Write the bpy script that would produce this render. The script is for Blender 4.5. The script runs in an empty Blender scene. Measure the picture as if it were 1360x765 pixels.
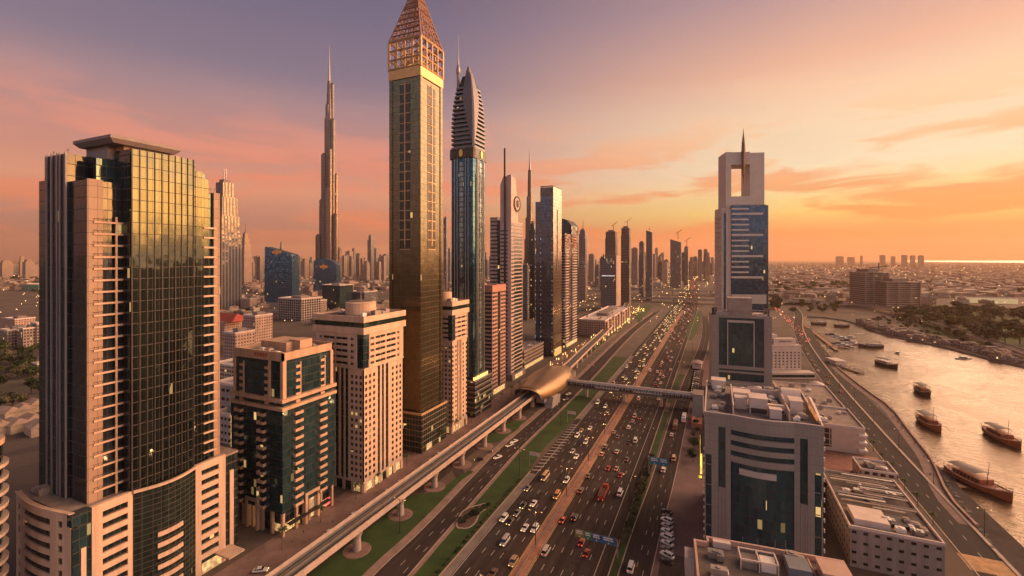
import bpy, bmesh, math, random
from mathutils import Vector, Matrix
random.seed(11)
R = math.radians
C = bpy.context.scene.collection
# ---------------------------------------------------------------- camera model
# World axes follow the highway: +Y runs along it, +X across it to the right.
F, H, CX, HY = 610.0, 105.0, 680.0, 343.0
HAZE = 0.00005
TH = math.atan(270/610); SN, CS = math.sin(TH), math.cos(TH)
def ray(px):
    k = (px-CX)/F
    return k*CS-SN, k*SN+CS
def XY(px, d):
    a, b = ray(px); return a*d, b*d
def G(px, py, z=0.0): return XY(px, F*(H-z)/(py-HY))
def ZP(py, d): return H-(py-HY)*d/F
def DEP(x, y): return -x*SN+y*CS
def DB(py, z=0.0): return F*(H-z)/(py-HY)

cam_d = bpy.data.cameras.new('camera'); cam = bpy.data.objects.new('camera', cam_d); C.objects.link(cam)
cam.location = (0, 0, H); cam.rotation_euler = (R(90), 0, TH)
cam_d.sensor_width = 36; cam_d.lens = 36*F/1360; cam_d.shift_y = -39.5/1360
cam_d.clip_start = 1; cam_d.clip_end = 90000
sc = bpy.context.scene; sc.camera = cam
sc.view_settings.view_transform = 'Standard'; sc.view_settings.look = 'None'
sc.view_settings.exposure = 1.0; sc.view_settings.gamma = 1; sc.view_settings.use_curve_mapping = False
sc.render.engine = 'CYCLES'
sc.cycles.max_bounces = 5; sc.cycles.diffuse_bounces = 2; sc.cycles.glossy_bounces = 3
sc.cycles.volume_bounces = 0; sc.cycles.use_denoising = True
sc.cycles.sample_clamp_indirect = 4

# ---------------------------------------------------------------- node helpers
class NT:
    def __init__(s, tree): s.t = tree; tree.nodes.clear()
    def n(s, typ, props=None, **ins):
        nd = s.t.nodes.new(typ)
        for k, v in (props or {}).items(): setattr(nd, k, v)
        for k, v in ins.items():
            key = int(k[1:]) if k[0] == 'i' and k[1:].isdigit() else k.replace('_', ' ')
            s.put(nd.inputs[key], v)
        return nd
    def put(s, sock, v):
        if isinstance(v, bpy.types.NodeSocket): s.t.links.new(v, sock)
        else:
            if hasattr(sock.default_value, '__len__') and hasattr(v, '__len__'):
                v = tuple(v)+(1,)*(len(sock.default_value)-len(v))
            sock.default_value = v
    def m(s, op, a, b=0.0, c=0.0):
        return s.n('ShaderNodeMath', {'operation': op}, i0=a, i1=b, i2=c).outputs[0]
    def vm(s, op, a, b=(0, 0, 0)):
        nd = s.n('ShaderNodeVectorMath', {'operation': op}, i0=a, i1=b)
        return nd.outputs['Value'] if op in ('DOT_PRODUCT', 'LENGTH') else nd.outputs['Vector']
    def mix(s, f, a, b, mode='MIX'):
        nd = s.n('ShaderNodeMix', {'data_type': 'RGBA', 'blend_type': mode})
        s.put(nd.inputs[0], f); s.put(nd.inputs[6], a); s.put(nd.inputs[7], b)
        return nd.outputs[2]
    def ramp(s, fac, stops, interp='LINEAR'):
        nd = s.n('ShaderNodeValToRGB'); cr = nd.color_ramp; cr.interpolation = interp
        while len(cr.elements) < len(stops): cr.elements.new(0.5)
        for e, (p, c) in zip(cr.elements, stops): e.position = p; e.color = tuple(c)+(1,)
        s.put(nd.inputs[0], fac); return nd.outputs[0]
    def sstep(s, x, a, b):
        nd = s.n('ShaderNodeMapRange', {'interpolation_type': 'SMOOTHSTEP'}, Value=x)
        nd.inputs[1].default_value = a; nd.inputs[2].default_value = b
        return nd.outputs[0]
def lin(r, g, b):
    f = lambda c: (c/255/12.92 if c/255 <= .04045 else ((c/255+.055)/1.055)**2.4)
    return (f(r), f(g), f(b))

# ---------------------------------------------------------------- world: dusk sky
SKY_AZ = TH-R(72); SUN_AZ = TH-R(80)          # heading of the sunset, measured like the camera's yaw (ccw from +Y)
SUN_EL = R(9)
sdir = Vector((-math.sin(SKY_AZ), math.cos(SKY_AZ), 0))
w = bpy.data.worlds.new("World"); sc.world = w; w.use_nodes = True
nt = NT(w.node_tree)
gen = nt.n('ShaderNodeTexCoord').outputs['Generated']
sep = nt.n('ShaderNodeSeparateXYZ', i0=gen)
hz = nt.n('ShaderNodeCombineXYZ', X=sep.outputs[0], Y=sep.outputs[1], Z=0.0).outputs[0]
hn = nt.vm('NORMALIZE', hz)
caz = nt.vm('DOT_PRODUCT', hn, tuple(sdir))                 # 1 towards the sunset, -1 opposite
el = nt.m('ARCSINE', sep.outputs[2])                        # radians
# clouds: stretched noise in (azimuth, elevation)
azn = nt.m('ARCTAN2', sep.outputs[0], sep.outputs[1])
cv = nt.n('ShaderNodeCombineXYZ', X=nt.m('MULTIPLY', azn, 2.2), Y=nt.m('MULTIPLY', el, 11.0), Z=3.1).outputs[0]
warp = nt.n('ShaderNodeTexNoise', Vector=cv, Scale=1.3, Detail=3.0)
cv2 = nt.vm('ADD', cv, nt.vm('MULTIPLY', warp.outputs['Color'], (.9, .9, 0)))
cl = nt.n('ShaderNodeTexNoise', Vector=cv2, Scale=1.6, Detail=8.0, Roughness=.55)
cmask = nt.sstep(cl.outputs[0], .45, .59)
cwide = nt.sstep(cl.outputs[0], .36, .75)
e01 = nt.m('DIVIDE', el, R(60))
S = lambda deg: deg/60
warm = nt.ramp(e01, [(0, lin(236, 126, 66)), (S(1.5), lin(240, 114, 42)), (S(3), lin(250, 154, 62)), (S(5), lin(262, 238, 118)),
                     (S(9.5), lin(264, 252, 208)), (S(15), lin(256, 224, 184)), (S(20), lin(242, 186, 154)), (S(27), lin(184, 149, 150)), (S(40), lin(88, 80, 98)), (1, lin(26, 28, 44))])
cool = nt.ramp(e01, [(0, lin(150, 96, 90)), (S(3.3), lin(178, 120, 106)), (S(7.4), lin(240, 158, 120)), (S(11), lin(216, 146, 126)),
                     (S(16.7), lin(164, 133, 139)), (S(20), lin(128, 115, 134)), (S(27), lin(106, 102, 128)), (S(40), lin(64, 64, 86)), (1, lin(24, 28, 44))])
mixf = nt.sstep(caz, .02, .93)
base = nt.mix(mixf, cool, warm)
# the side of the sky away from the sunset, behind the photographer: blue grey dusk
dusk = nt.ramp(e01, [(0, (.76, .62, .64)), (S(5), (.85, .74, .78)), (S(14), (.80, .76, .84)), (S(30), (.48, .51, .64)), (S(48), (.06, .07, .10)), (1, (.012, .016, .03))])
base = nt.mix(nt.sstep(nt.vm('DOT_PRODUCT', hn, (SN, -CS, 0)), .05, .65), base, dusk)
# bright afterglow round the place where the sun went down
gaz = nt.vm('DOT_PRODUCT', hn, (-math.sin(TH-R(87)), math.cos(TH-R(87)), 0))
glow = nt.m('MULTIPLY', nt.sstep(gaz, .93, .985), nt.m('MULTIPLY', nt.sstep(el, R(-1), R(4)), nt.m('SUBTRACT', 1.0, nt.sstep(el, R(5), R(16)))))
ccol = nt.mix(nt.sstep(el, R(3), R(16)), lin(246, 128, 84), lin(232, 148, 126))
ccol = nt.mix(mixf, ccol, nt.mix(nt.sstep(el, R(3), R(14)), lin(232, 120, 52), lin(250, 180, 116)))
band = nt.m('MULTIPLY', nt.sstep(el, R(.5), R(5)), nt.m('SUBTRACT', 1.0, nt.sstep(el, R(9), R(19))))
base = nt.mix(nt.m('MULTIPLY', nt.m('MULTIPLY', cmask, band), .8), base, ccol)
base = nt.mix(nt.m('MULTIPLY', nt.m('SUBTRACT', 1.0, cwide), nt.m('ADD', .10, nt.m('MULTIPLY', band, .34))), base, nt.mix(.6, base, lin(128, 96, 112)))
base = nt.mix(1.0, base, nt.mix(glow, (0, 0, 0), (27.0, 7.0, .05)), 'ADD')
sky = nt.n('ShaderNodeTexSky', {'sky_type': 'NISHITA', 'sun_disc': False, 'sun_elevation': R(4), 'sun_rotation': math.pi*2-SUN_AZ})
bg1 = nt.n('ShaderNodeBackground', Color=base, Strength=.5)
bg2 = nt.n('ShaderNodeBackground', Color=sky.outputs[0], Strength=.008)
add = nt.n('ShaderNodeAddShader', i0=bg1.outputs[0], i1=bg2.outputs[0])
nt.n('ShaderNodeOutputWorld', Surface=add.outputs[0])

sd = bpy.data.lights.new('sun', 'SUN'); so = bpy.data.objects.new('sun', sd); C.objects.link(so)
sd.energy = 4.9; sd.angle = R(80); sd.color = (1, .60, .35)
so.rotation_euler = (R(90)-R(10), 0, SUN_AZ+math.pi)
so.location = (0, 0, 600)

# ---------------------------------------------------------------- materials
MATS = {}
def mat(name, col, rough=.75, metal=0.0, var=.25, scale=.25, bump=0.0, spec=.5, streak=False):
    if name in MATS: return MATS[name]
    m = bpy.data.materials.new(name); m.use_nodes = True; t = NT(m.node_tree)
    pos = t.n('ShaderNodeNewGeometry').outputs['Position']
    if streak: pos = t.vm('MULTIPLY', pos, (1, 1, .07) if streak == 'v' else (1, .06, .12))
    nz = t.n('ShaderNodeTexNoise', Vector=pos, Scale=scale, Detail=5.0, Roughness=.6)
    nz2 = t.n('ShaderNodeTexNoise', Vector=pos, Scale=scale*9, Detail=3.0)
    f = t.m('ADD', t.m('MULTIPLY', nz.outputs[0], .7), t.m('MULTIPLY', nz2.outputs[0], .3))
    f = t.sstep(f, .3, .7)
    c = t.mix(f, tuple(x*(1-var) for x in col), tuple(min(1, x*(1+var)) for x in col))
    b = t.n('ShaderNodeBsdfPrincipled', Base_Color=c, Roughness=rough, Metallic=metal)
    b.inputs['Specular IOR Level'].default_value = spec
    if bump:
        bp = t.n('ShaderNodeBump', Strength=bump, Distance=.1, Height=nz2.outputs[0]); t.put(b.inputs['Normal'], bp.outputs[0])
    t.n('ShaderNodeOutputMaterial', Surface=b.outputs[0])
    MATS[name] = m; return m
def emit(name, col, st, sample=True, base=(.3, .3, .3)):
    if name in MATS: return MATS[name]
    m = bpy.data.materials.new(name); m.use_nodes = True; t = NT(m.node_tree)
    pos = t.n('ShaderNodeNewGeometry').outputs['Position']
    nz = t.n('ShaderNodeTexNoise', Vector=pos, Scale=.8, Detail=3.0)
    b = t.n('ShaderNodeBsdfPrincipled', Base_Color=base, Roughness=.4, Emission_Color=col,
            Emission_Strength=t.m('MULTIPLY', t.m('ADD', .35, t.sstep(nz.outputs[0], .35, .65)), st*.6))
    t.n('ShaderNodeOutputMaterial', Surface=b.outputs[0])
    if not sample: m.cycles.emission_sampling = 'NONE'
    MATS[name] = m; return m
def facade(name, wall, glass, fh=3.3, bw=1.5, wf=.93, hf=.85, lit=.02, metal=.75, rough=.07, tilt=.02, z0=0.0, sub=0, band=None, litc=(1, .62, .22), lits=.8, wrough=.7, jit=.32):
    """Wall with a grid of glass panes, laid out in metres on the wall itself."""
    if name in MATS: return MATS[name]
    glass = tuple(x*.6 for x in glass); lits *= .6
    m = bpy.data.materials.new(name); m.use_nodes = True; t = NT(m.node_tree)
    g = t.n('ShaderNodeNewGeometry'); pos = g.outputs['Position']; nrm = g.outputs['True Normal']
    sn_ = t.n('ShaderNodeSeparateXYZ', i0=nrm); sp = t.n('ShaderNodeSeparateXYZ', i0=pos)
    tan = t.n('ShaderNodeCombineXYZ', X=t.m('MULTIPLY', sn_.outputs[1], -1.0), Y=sn_.outputs[0], Z=0.0).outputs[0]
    h = t.vm('DOT_PRODUCT', pos, tan)
    u = t.m('DIVIDE', h, bw); v = t.m('DIVIDE', t.m('SUBTRACT', sp.outputs[2], z0), fh)
    inb = lambda x, f: t.m('LESS_THAN', t.m('ABSOLUTE', t.m('SUBTRACT', t.m('FRACT', t.m('ADD', x, 1000.0)), .5)), f/2)
    side = t.m('LESS_THAN', t.m('ABSOLUTE', sn_.outputs[2]), .6)
    mask = t.m('MULTIPLY', t.m('MULTIPLY', inb(u, wf), inb(v, hf)), side)
    cell = t.n('ShaderNodeCombineXYZ', X=t.m('FLOOR', u), Y=t.m('FLOOR', v), Z=t.m('MULTIPLY', sn_.outputs[0], 7.3)).outputs[0]
    wn = t.n('ShaderNodeTexWhiteNoise', {'noise_dimensions': '3D'}, Vector=cell)
    rv, rc = wn.outputs['Value'], wn.outputs['Color']
    wv = t.n('ShaderNodeTexNoise', Vector=pos, Scale=.22, Detail=2.0).outputs['Color']
    nb = t.vm('NORMALIZE', t.vm('ADD', t.vm('ADD', g.outputs['Normal'], t.vm('MULTIPLY', t.vm('SUBTRACT', wv, (.5, .5, .5)), (.045, .045, .06))), t.vm('MULTIPLY', t.vm('SUBTRACT', rc, (.5, .5, .5)), (tilt*2, tilt*2, tilt*2))))
    gc = t.mix(rv, tuple(x*(1-jit) for x in glass), tuple(min(1, x*(1+jit*.55)) for x in glass))
    wn2 = t.n('ShaderNodeTexWhiteNoise', {'noise_dimensions': '3D'}, Vector=t.vm('ADD', cell, (17.3, 5.1, 2.2)))
    big = t.n('ShaderNodeTexNoise', Vector=pos, Scale=.03, Detail=1.0)
    on = t.m('LESS_THAN', wn2.outputs['Value'], t.m("MULTIPLY", t.sstep(big.outputs[0], .4, .75), lit*1.1))
    gb = t.n('ShaderNodeBsdfPrincipled', Base_Color=gc, Roughness=rough, Metallic=metal, Normal=nb,
             Emission_Color=litc, Emission_Strength=t.m('MULTIPLY', t.m('MULTIPLY', on, lits), t.m('ADD', .15, rv)))
    nz = t.n('ShaderNodeTexNoise', Vector=t.vm('MULTIPLY', pos, (1, 1, .15)), Scale=.4, Detail=6.0, Roughness=.65)
    wc = t.mix(t.sstep(nz.outputs[0], .3, .7), tuple(x*.74 for x in wall), tuple(min(1, x*1.14) for x in wall))
    wb = t.n('ShaderNodeBsdfPrincipled', Base_Color=wc, Roughness=wrough)
    ms = t.n('ShaderNodeMixShader', Fac=mask, i1=wb.outputs[0], i2=gb.outputs[0])
    t.n('ShaderNodeOutputMaterial', Surface=ms.outputs[0])
    m.cycles.emission_sampling = 'NONE'
    MATS[name] = m; return m
def objglass(name, glass, metal=.6, rough=.1, lit=.025, lits=.6, wall=None):
    """window glass that differs from one window object to the next; a few are lit"""
    if name in MATS: return MATS[name]
    lits *= .6
    m = bpy.data.materials.new(name); m.use_nodes = True; t = NT(m.node_tree)
    oi = t.n('ShaderNodeObjectInfo'); g = t.n('ShaderNodeNewGeometry')
    cell = t.vm('FLOOR', t.vm('MULTIPLY', g.outputs['Position'], (.41, .41, .33)))
    wn = t.n('ShaderNodeTexWhiteNoise', {'noise_dimensions': '4D'}, Vector=cell, W=t.m('MULTIPLY', oi.outputs['Random'], 31.0))
    gc = t.mix(wn.outputs['Value'], tuple(x*.45 for x in glass), tuple(x*1.3 for x in glass))
    on = t.m('GREATER_THAN', wn.outputs['Value'], 1-lit)
    b = t.n('ShaderNodeBsdfPrincipled', Base_Color=gc, Metallic=metal, Roughness=rough, Emission_Color=(1, .6, .2), Emission_Strength=t.m('MULTIPLY', on, lits))
    t.n('ShaderNodeOutputMaterial', Surface=b.outputs[0])
    m.cycles.emission_sampling = 'NONE'
    MATS[name] = m; return m

# ---------------------------------------------------------------- mesh helpers
class Face:
    """A wall plane: origin o, along-direction u, outward normal n (2-D, local)."""
    def __init__(s, o, u, n, L): s.o, s.u, s.n, s.L = o, u, n, L
    def p(s, a, off, z): return (s.o[0]+s.u[0]*a+s.n[0]*off, s.o[1]+s.u[1]*a+s.n[1]*off, z)
    def ang(s): return math.atan2(s.u[1], s.u[0])
class MB:
    def __init__(s): s.v, s.f, s.m, s.mi = [], [], [], 0
    def add(s, vs, fs):
        n = len(s.v); s.v += [tuple(v) for v in vs]
        for f in fs: s.f.append([i+n for i in f]); s.m.append(s.mi)
        return s
    def box(s, x0, x1, y0, y1, z0, z1):
        return s.add([(x0, y0, z0), (x1, y0, z0), (x1, y1, z0), (x0, y1, z0), (x0, y0, z1), (x1, y0, z1), (x1, y1, z1), (x0, y1, z1)],
                     [(0, 3, 2, 1), (4, 5, 6, 7), (0, 1, 5, 4), (1, 2, 6, 5), (2, 3, 7, 6), (3, 0, 4, 7)])
    def bf(s, fc, a0, a1, o0, o1, z0, z1):
        q = [(a0, o0), (a1, o0), (a1, o1), (a0, o1)]
        return s.add([fc.p(a, o, z0) for a, o in q]+[fc.p(a, o, z1) for a, o in q],
                     [(0, 3, 2, 1), (4, 5, 6, 7), (0, 1, 5, 4), (1, 2, 6, 5), (2, 3, 7, 6), (3, 0, 4, 7)])
    def loft(s, rings, cap=True):
        k = len(rings[0]); vs = [v for r in rings for v in r]; fs = []
        for i in range(len(rings)-1):
            for j in range(k):
                a, b = i*k+j, i*k+(j+1) % k
                fs.append((a, b, b+k, a+k))
        if cap: fs += [tuple(range(k-1, -1, -1)), tuple(range((len(rings)-1)*k, len(rings)*k))]
        return s.add(vs, fs)
    def prism(s, poly, z0, z1, sc=1.0, top=None):
        cx = sum(p[0] for p in poly)/len(poly); cy = sum(p[1] for p in poly)/len(poly)
        zt = lambda i: z1 if top is None else top[i]
        return s.loft([[(x, y, z0) for x, y in poly], [(cx+(x-cx)*sc, cy+(y-cy)*sc, zt(i)) for i, (x, y) in enumerate(poly)]])
    def cyl(s, x, y, z0, z1, r0, r1=None, n=14):
        r1 = r0 if r1 is None else r1
        ring = lambda r, z: [(x+r*math.cos(2*math.pi*i/n), y+r*math.sin(2*math.pi*i/n), z) for i in range(n)]
        return s.loft([ring(r0, z0), ring(max(r1, .001), z1)])
    def lathe(s, x, y, prof, n=18):
        return s.loft([[(x+r*math.cos(2*math.pi*i/n), y+r*math.sin(2*math.pi*i/n), z) for i in range(n)] for r, z in prof])
    def tube(s, p, q, r, n=6, r2=None):
        p, q = Vector(p), Vector(q); d = (q-p).normalized()
        a = d.cross(Vector((0, 0, 1)) if abs(d.z) < .9 else Vector((1, 0, 0))).normalized(); b = d.cross(a)
        ring = lambda c, rr: [tuple(c+a*rr*math.cos(2*math.pi*i/n)+b*rr*math.sin(2*math.pi*i/n)) for i in range(n)]
        return s.loft([ring(p, r), ring(q, r if r2 is None else r2)])
    def sheet(s, pts, z):
        return s.add([(p[0], p[1], z) for p in pts], [tuple(range(len(pts)))])
    def mesh(s, name, mats):
        me = bpy.data.meshes.new(name); me.from_pydata(s.v, [], s.f)
        mats = mats if isinstance(mats, (list, tuple)) else [mats]
        for m in mats: me.materials.append(m)
        bm = bmesh.new(); bm.from_mesh(me)
        for f, mi in zip(bm.faces, s.m): f.material_index = mi
        bmesh.ops.recalc_face_normals(bm, faces=bm.faces)
        bm.to_mesh(me); bm.free(); return me
    def build(s, name, mats, parent=None, loc=None, rz=0.0):
        return link(name, s.mesh(name, mats), parent, loc, rz)
def link(name, me, parent=None, loc=None, rz=0.0):
    o = bpy.data.objects.new(name, me); C.objects.link(o)
    if parent: o.parent = parent
    if loc: o.location = loc
    if rz: o.rotation_euler = (0, 0, rz)
    return o
def sheet_up(pts, z, name, m, kind='structure'):
    """flat polygon facing up (any simple outline)"""
    bm = bmesh.new(); vs = [bm.verts.new((x, y, z)) for x, y in pts]
    es = [bm.edges.new((vs[i], vs[(i+1) % len(vs)])) for i in range(len(vs))]
    bmesh.ops.triangle_fill(bm, edges=es, use_beauty=True, use_dissolve=False, normal=(0, 0, 1))
    for f in bm.faces:
        if f.normal.z < 0: f.normal_flip()
    me = bpy.data.meshes.new(name); bm.to_mesh(me); bm.free(); me.materials.append(m)
    o = link(name, me)
    if kind: o['kind'] = kind
    return o
def slab(pts, z0, z1, name, m, kind='structure'):
    """simple outline extruded (kerbed lawns, islands)"""
    bm = bmesh.new(); vs = [bm.verts.new((x, y, z1)) for x, y in pts]; n = len(vs)
    es = [bm.edges.new((vs[i], vs[(i+1) % n])) for i in range(n)]
    bmesh.ops.triangle_fill(bm, edges=es, use_beauty=True, use_dissolve=False, normal=(0, 0, 1))
    lo = [bm.verts.new((x, y, z0)) for x, y in pts]
    for i in range(n): bm.faces.new((vs[i], vs[(i+1) % n], lo[(i+1) % n], lo[i]))
    bmesh.ops.recalc_face_normals(bm, faces=bm.faces)
    me = bpy.data.meshes.new(name); bm.to_mesh(me); bm.free(); me.materials.append(m)
    o = link(name, me)
    if kind: o['kind'] = kind
    return o
def offset(line, dist):
    out = []
    for i, p in enumerate(line):
        a = Vector(line[max(i-1, 0)]); b = Vector(line[min(i+1, len(line)-1)])
        d = (b-a).normalized(); out.append((p[0]+d.y*dist, p[1]-d.x*dist))
    return out
def smooth(line, it=2):
    for _ in range(it):
        o = [line[0]]
        for a, b in zip(line, line[1:]):
            o += [(a[0]*.75+b[0]*.25, a[1]*.75+b[1]*.25), (a[0]*.25+b[0]*.75, a[1]*.25+b[1]*.75)]
        line = o+[line[-1]]
    return line
def ribbon(mb, line, o0, o1, z):
    zz = z if callable(z) else (lambda i: z)
    A, B = offset(line, o0), offset(line, o1)
    for i in range(len(line)-1):
        mb.add([(*A[i], zz(i)), (*B[i], zz(i)), (*B[i+1], zz(i+1)), (*A[i+1], zz(i+1))], [(0, 1, 2, 3)])
    return mb
def deck(mb, line, o0, o1, zt, zb):
    """raised slab following a line; zt/zb are functions of the index or numbers"""
    ft = zt if callable(zt) else (lambda i: zt); fb = zb if callable(zb) else (lambda i: zb)
    A, B = offset(line, o0), offset(line, o1)
    rings = [[(*A[i], fb(i)), (*B[i], fb(i)), (*B[i], ft(i)), (*A[i], ft(i))] for i in range(len(line))]
    return mb.loft(rings)

# ---------------------------------------------------------------- things
def tag(o, label=None, cat=None, group=None, kind=None):
    if label: o['label'] = label
    if cat: o['category'] = cat
    if group: o['group'] = group
    if kind: o['kind'] = kind
    return o
def thing(name, label, cat, loc=(0, 0, 0), rz=0.0, group=None):
    o = bpy.data.objects.new(name, None); C.objects.link(o)
    o.location = loc; o.rotation_euler = (0, 0, rz); o.empty_display_size = 1
    return tag(o, label, cat, group)
def kids(o): return [c for c in KID.get(o.name, [])]
KID = {}
def copy_tree(root, loc, rz, label=None, group=None, sc=None):
    r = root.copy(); C.objects.link(r); r.location = loc; r.rotation_euler = (0, 0, rz)
    if label: r['label'] = label
    if group: r['group'] = group
    if sc: r.scale = sc
    for ch in root.children:
        c = ch.copy(); C.objects.link(c); c.parent = r
        for g in ch.children:
            d = g.copy(); C.objects.link(d); d.parent = c
    return r
def repeat_parts(root, name, me, spots, limit=100):
    """spots: (x, y, z, rz). The ones nearest the camera become parts of their own, the rest one 'stuff' part."""
    base = Vector(root.location); ca, sa = math.cos(root.rotation_euler.z), math.sin(root.rotation_euler.z)
    def dist(p):
        X, Y = base.x+p[0]*ca-p[1]*sa, base.y+p[0]*sa+p[1]*ca
        return X*X+Y*Y+(p[2]-H)**2
    spots = sorted(spots, key=dist)
    for x, y, z, rz in spots[:limit]: link(name, me, root, (x, y, z), rz)
    if spots[limit:]:
        vs, fs = [], []
        for x, y, z, rz in spots[limit:]:
            M = Matrix.Translation((x, y, z)) @ Matrix.Rotation(rz, 4, 'Z'); n = len(vs)
            vs += [tuple(M @ v.co) for v in me.vertices]; fs += [[i+n for i in p.vertices] for p in me.polygons]
        m2 = bpy.data.meshes.new(name); m2.from_pydata(vs, [], fs)
        for m in me.materials: m2.materials.append(m)
        o = link(name, m2, root); o['kind'] = 'stuff'
def lattice(mb, fc, cols, rows, o0, o1, z0, z1, a0=0.0, a1=None):
    """real piers and spandrels round openings cols x rows; returns the opening centres"""
    a1 = fc.L if a1 is None else a1
    edges = [a0]+[e for c in cols for e in c]+[a1]
    for i in range(0, len(edges), 2):
        if edges[i+1]-edges[i] > .02: mb.bf(fc, edges[i], edges[i+1], o0, o1, z0, z1)
    zed = [z0]+[e for r in rows for e in r]+[z1]
    for (c0, c1) in cols:
        for i in range(0, len(zed), 2):
            if zed[i+1]-zed[i] > .02: mb.bf(fc, c0, c1, o0, o1-.03, zed[i], zed[i+1])
    return [((c0+c1)/2, (r0+r1)/2) for c0, c1 in cols for r0, r1 in rows]
def pane_mesh(w, h, t=.06, frame=.09):
    """a window: pane with a slim frame, facing local -Y, centred on the origin"""
    mb = MB(); mb.box(-w/2+frame, w/2-frame, -t, 0, -h/2+frame, h/2-frame); mb.mi = 1
    for x0, x1, z0, z1 in ((-w/2, w/2, -h/2, -h/2+frame), (-w/2, w/2, h/2-frame, h/2), (-w/2, -w/2+frame, -h/2+frame, h/2-frame), (w/2-frame, w/2, -h/2+frame, h/2-frame), (-frame/2, frame/2, -h/2+frame, h/2-frame)):
        mb.box(x0, x1, -t-.05, 0, z0, z1)
    return mb
def spots_on(fc, centres, off):
    return [(*fc.p(a, off, z), fc.ang()) for a, z in centres]
# ================================================================ MATERIALS IN USE
ASPH = mat('asphalt', (.047, .036, .034), .85, spec=.15, var=.42, scale=.5, streak=True)
ASPH2 = mat('old_asphalt', (.062, .050, .048), .9, spec=.12, var=.28, scale=.08)
PAVE = mat('pavers', (.20, .125, .11), .85, var=.28, scale=.15)
PAVE2 = mat('grey_pavers', (.20, .165, .15), .85, var=.25, scale=.12)
MEDP = mat('median_pavers', (.30, .15, .105), .8, var=.32, scale=.3)
KERB = mat('kerb_stone', (.36, .27, .23), .8, var=.15, scale=.5)
WHITE = mat('road_paint', (.46, .42, .38), .6, var=.18, scale=.7)
YELL = mat('yellow_paint', (.55, .36, .10), .6, var=.2, scale=.7)
CONC = mat('concrete', (.34, .275, .24), .8, var=.16, scale=.2)
CONC2 = mat('dark_concrete', (.20, .165, .15), .85, var=.2, scale=.2)
ROOFM = mat('roof_screed', (.26, .20, .17), .9, var=.25, scale=.25)
ROOFD = mat('roof_felt', (.13, .105, .095), .9, var=.3, scale=.3)
STEEL = mat('steel', (.30, .28, .27), .45, .6, var=.15, scale=.6)
DARKM = mat('dark_metal', (.045, .042, .045), .5, .4, var=.2, scale=.6)
PWHITE = mat('white_coat', (.74, .68, .62), .5, var=.08, scale=.5)
SOIL = mat('planting_soil', (.10, .06, .045), .95, var=.35, scale=.5)
WARMLIT = emit('shop_glow', (1, .56, .18), .75)
WARMDIM = emit('lobby_glow', (1, .55, .18), .5)
LENSW = mat('lamp_lens', (.5, .5, .48), .15, .3); LENSR = mat('red_lens', (.22, .01, .01), .2)
SIGNY = emit('yellow_sign_glow', (1, .70, .08), 1.1)
REDLIT = emit('red_sign_glow', (1, .10, .08), 1.0)
HEAD = emit('headlamp_glow', (1, .60, .20), 4.0, False)
TAIL = emit('tail_lamp_glow', (1, .12, .06), 1.5, False)

def grass_mat():
    m = bpy.data.materials.new('turf'); m.use_nodes = True; t = NT(m.node_tree)
    pos = t.n('ShaderNodeNewGeometry').outputs['Position']
    a = t.n('ShaderNodeTexNoise', Vector=pos, Scale=.12, Detail=4.0); b = t.n('ShaderNodeTexNoise', Vector=pos, Scale=2.5, Detail=3.0)
    c = t.mix(t.sstep(a.outputs[0], .3, .7), (.020, .050, .009), (.038, .082, .014))
    c = t.mix(t.m('MULTIPLY', b.outputs[0], .5), c, (.017, .036, .008))
    bp = t.n('ShaderNodeBump', Strength=.6, Distance=.15, Height=b.outputs[0])
    s = t.n('ShaderNodeBsdfPrincipled', Base_Color=c, Roughness=.95, Normal=bp.outputs[0])
    t.n('ShaderNodeOutputMaterial', Surface=s.outputs[0]); return m
TURF = grass_mat()

def ground_mat():
    m = bpy.data.materials.new('city_ground'); m.use_nodes = True; t = NT(m.node_tree)
    pos = t.n('ShaderNodeNewGeometry').outputs['Position']
    v = t.n('ShaderNodeTexVoronoi', Vector=pos, Scale=.022, Randomness=.9)
    v2 = t.n('ShaderNodeTexVoronoi', Vector=pos, Scale=.006)
    c = t.ramp(t.n('ShaderNodeSeparateXYZ', i0=v.outputs['Color']).outputs[0],
               [(0, (.04, .034, .031)), (.25, (.085, .060, .049)), (.5, (.125, .092, .072)), (.72, (.165, .122, .097)), (.9, (.07, .057, .05)), (1, (.045, .052, .030))])
    c2 = t.ramp(t.n('ShaderNodeSeparateXYZ', i0=v2.outputs['Color']).outputs[1], [(0, (.06, .05, .042)), (.5, (.13, .095, .075)), (.8, (.105, .078, .064)), (1, (.04, .048, .024))])
    n = t.n('ShaderNodeTexNoise', Vector=pos, Scale=.35, Detail=6.0)
    c = t.mix(.45, c, c2); c = t.mix(t.m('MULTIPLY', t.sstep(n.outputs[0], .35, .7), .5), c, (.075, .058, .05))
    s = t.n('ShaderNodeBsdfPrincipled', Base_Color=c, Roughness=.95)
    t.n('ShaderNodeOutputMaterial', Surface=s.outputs[0]); return m
GROUND = ground_mat()

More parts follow.
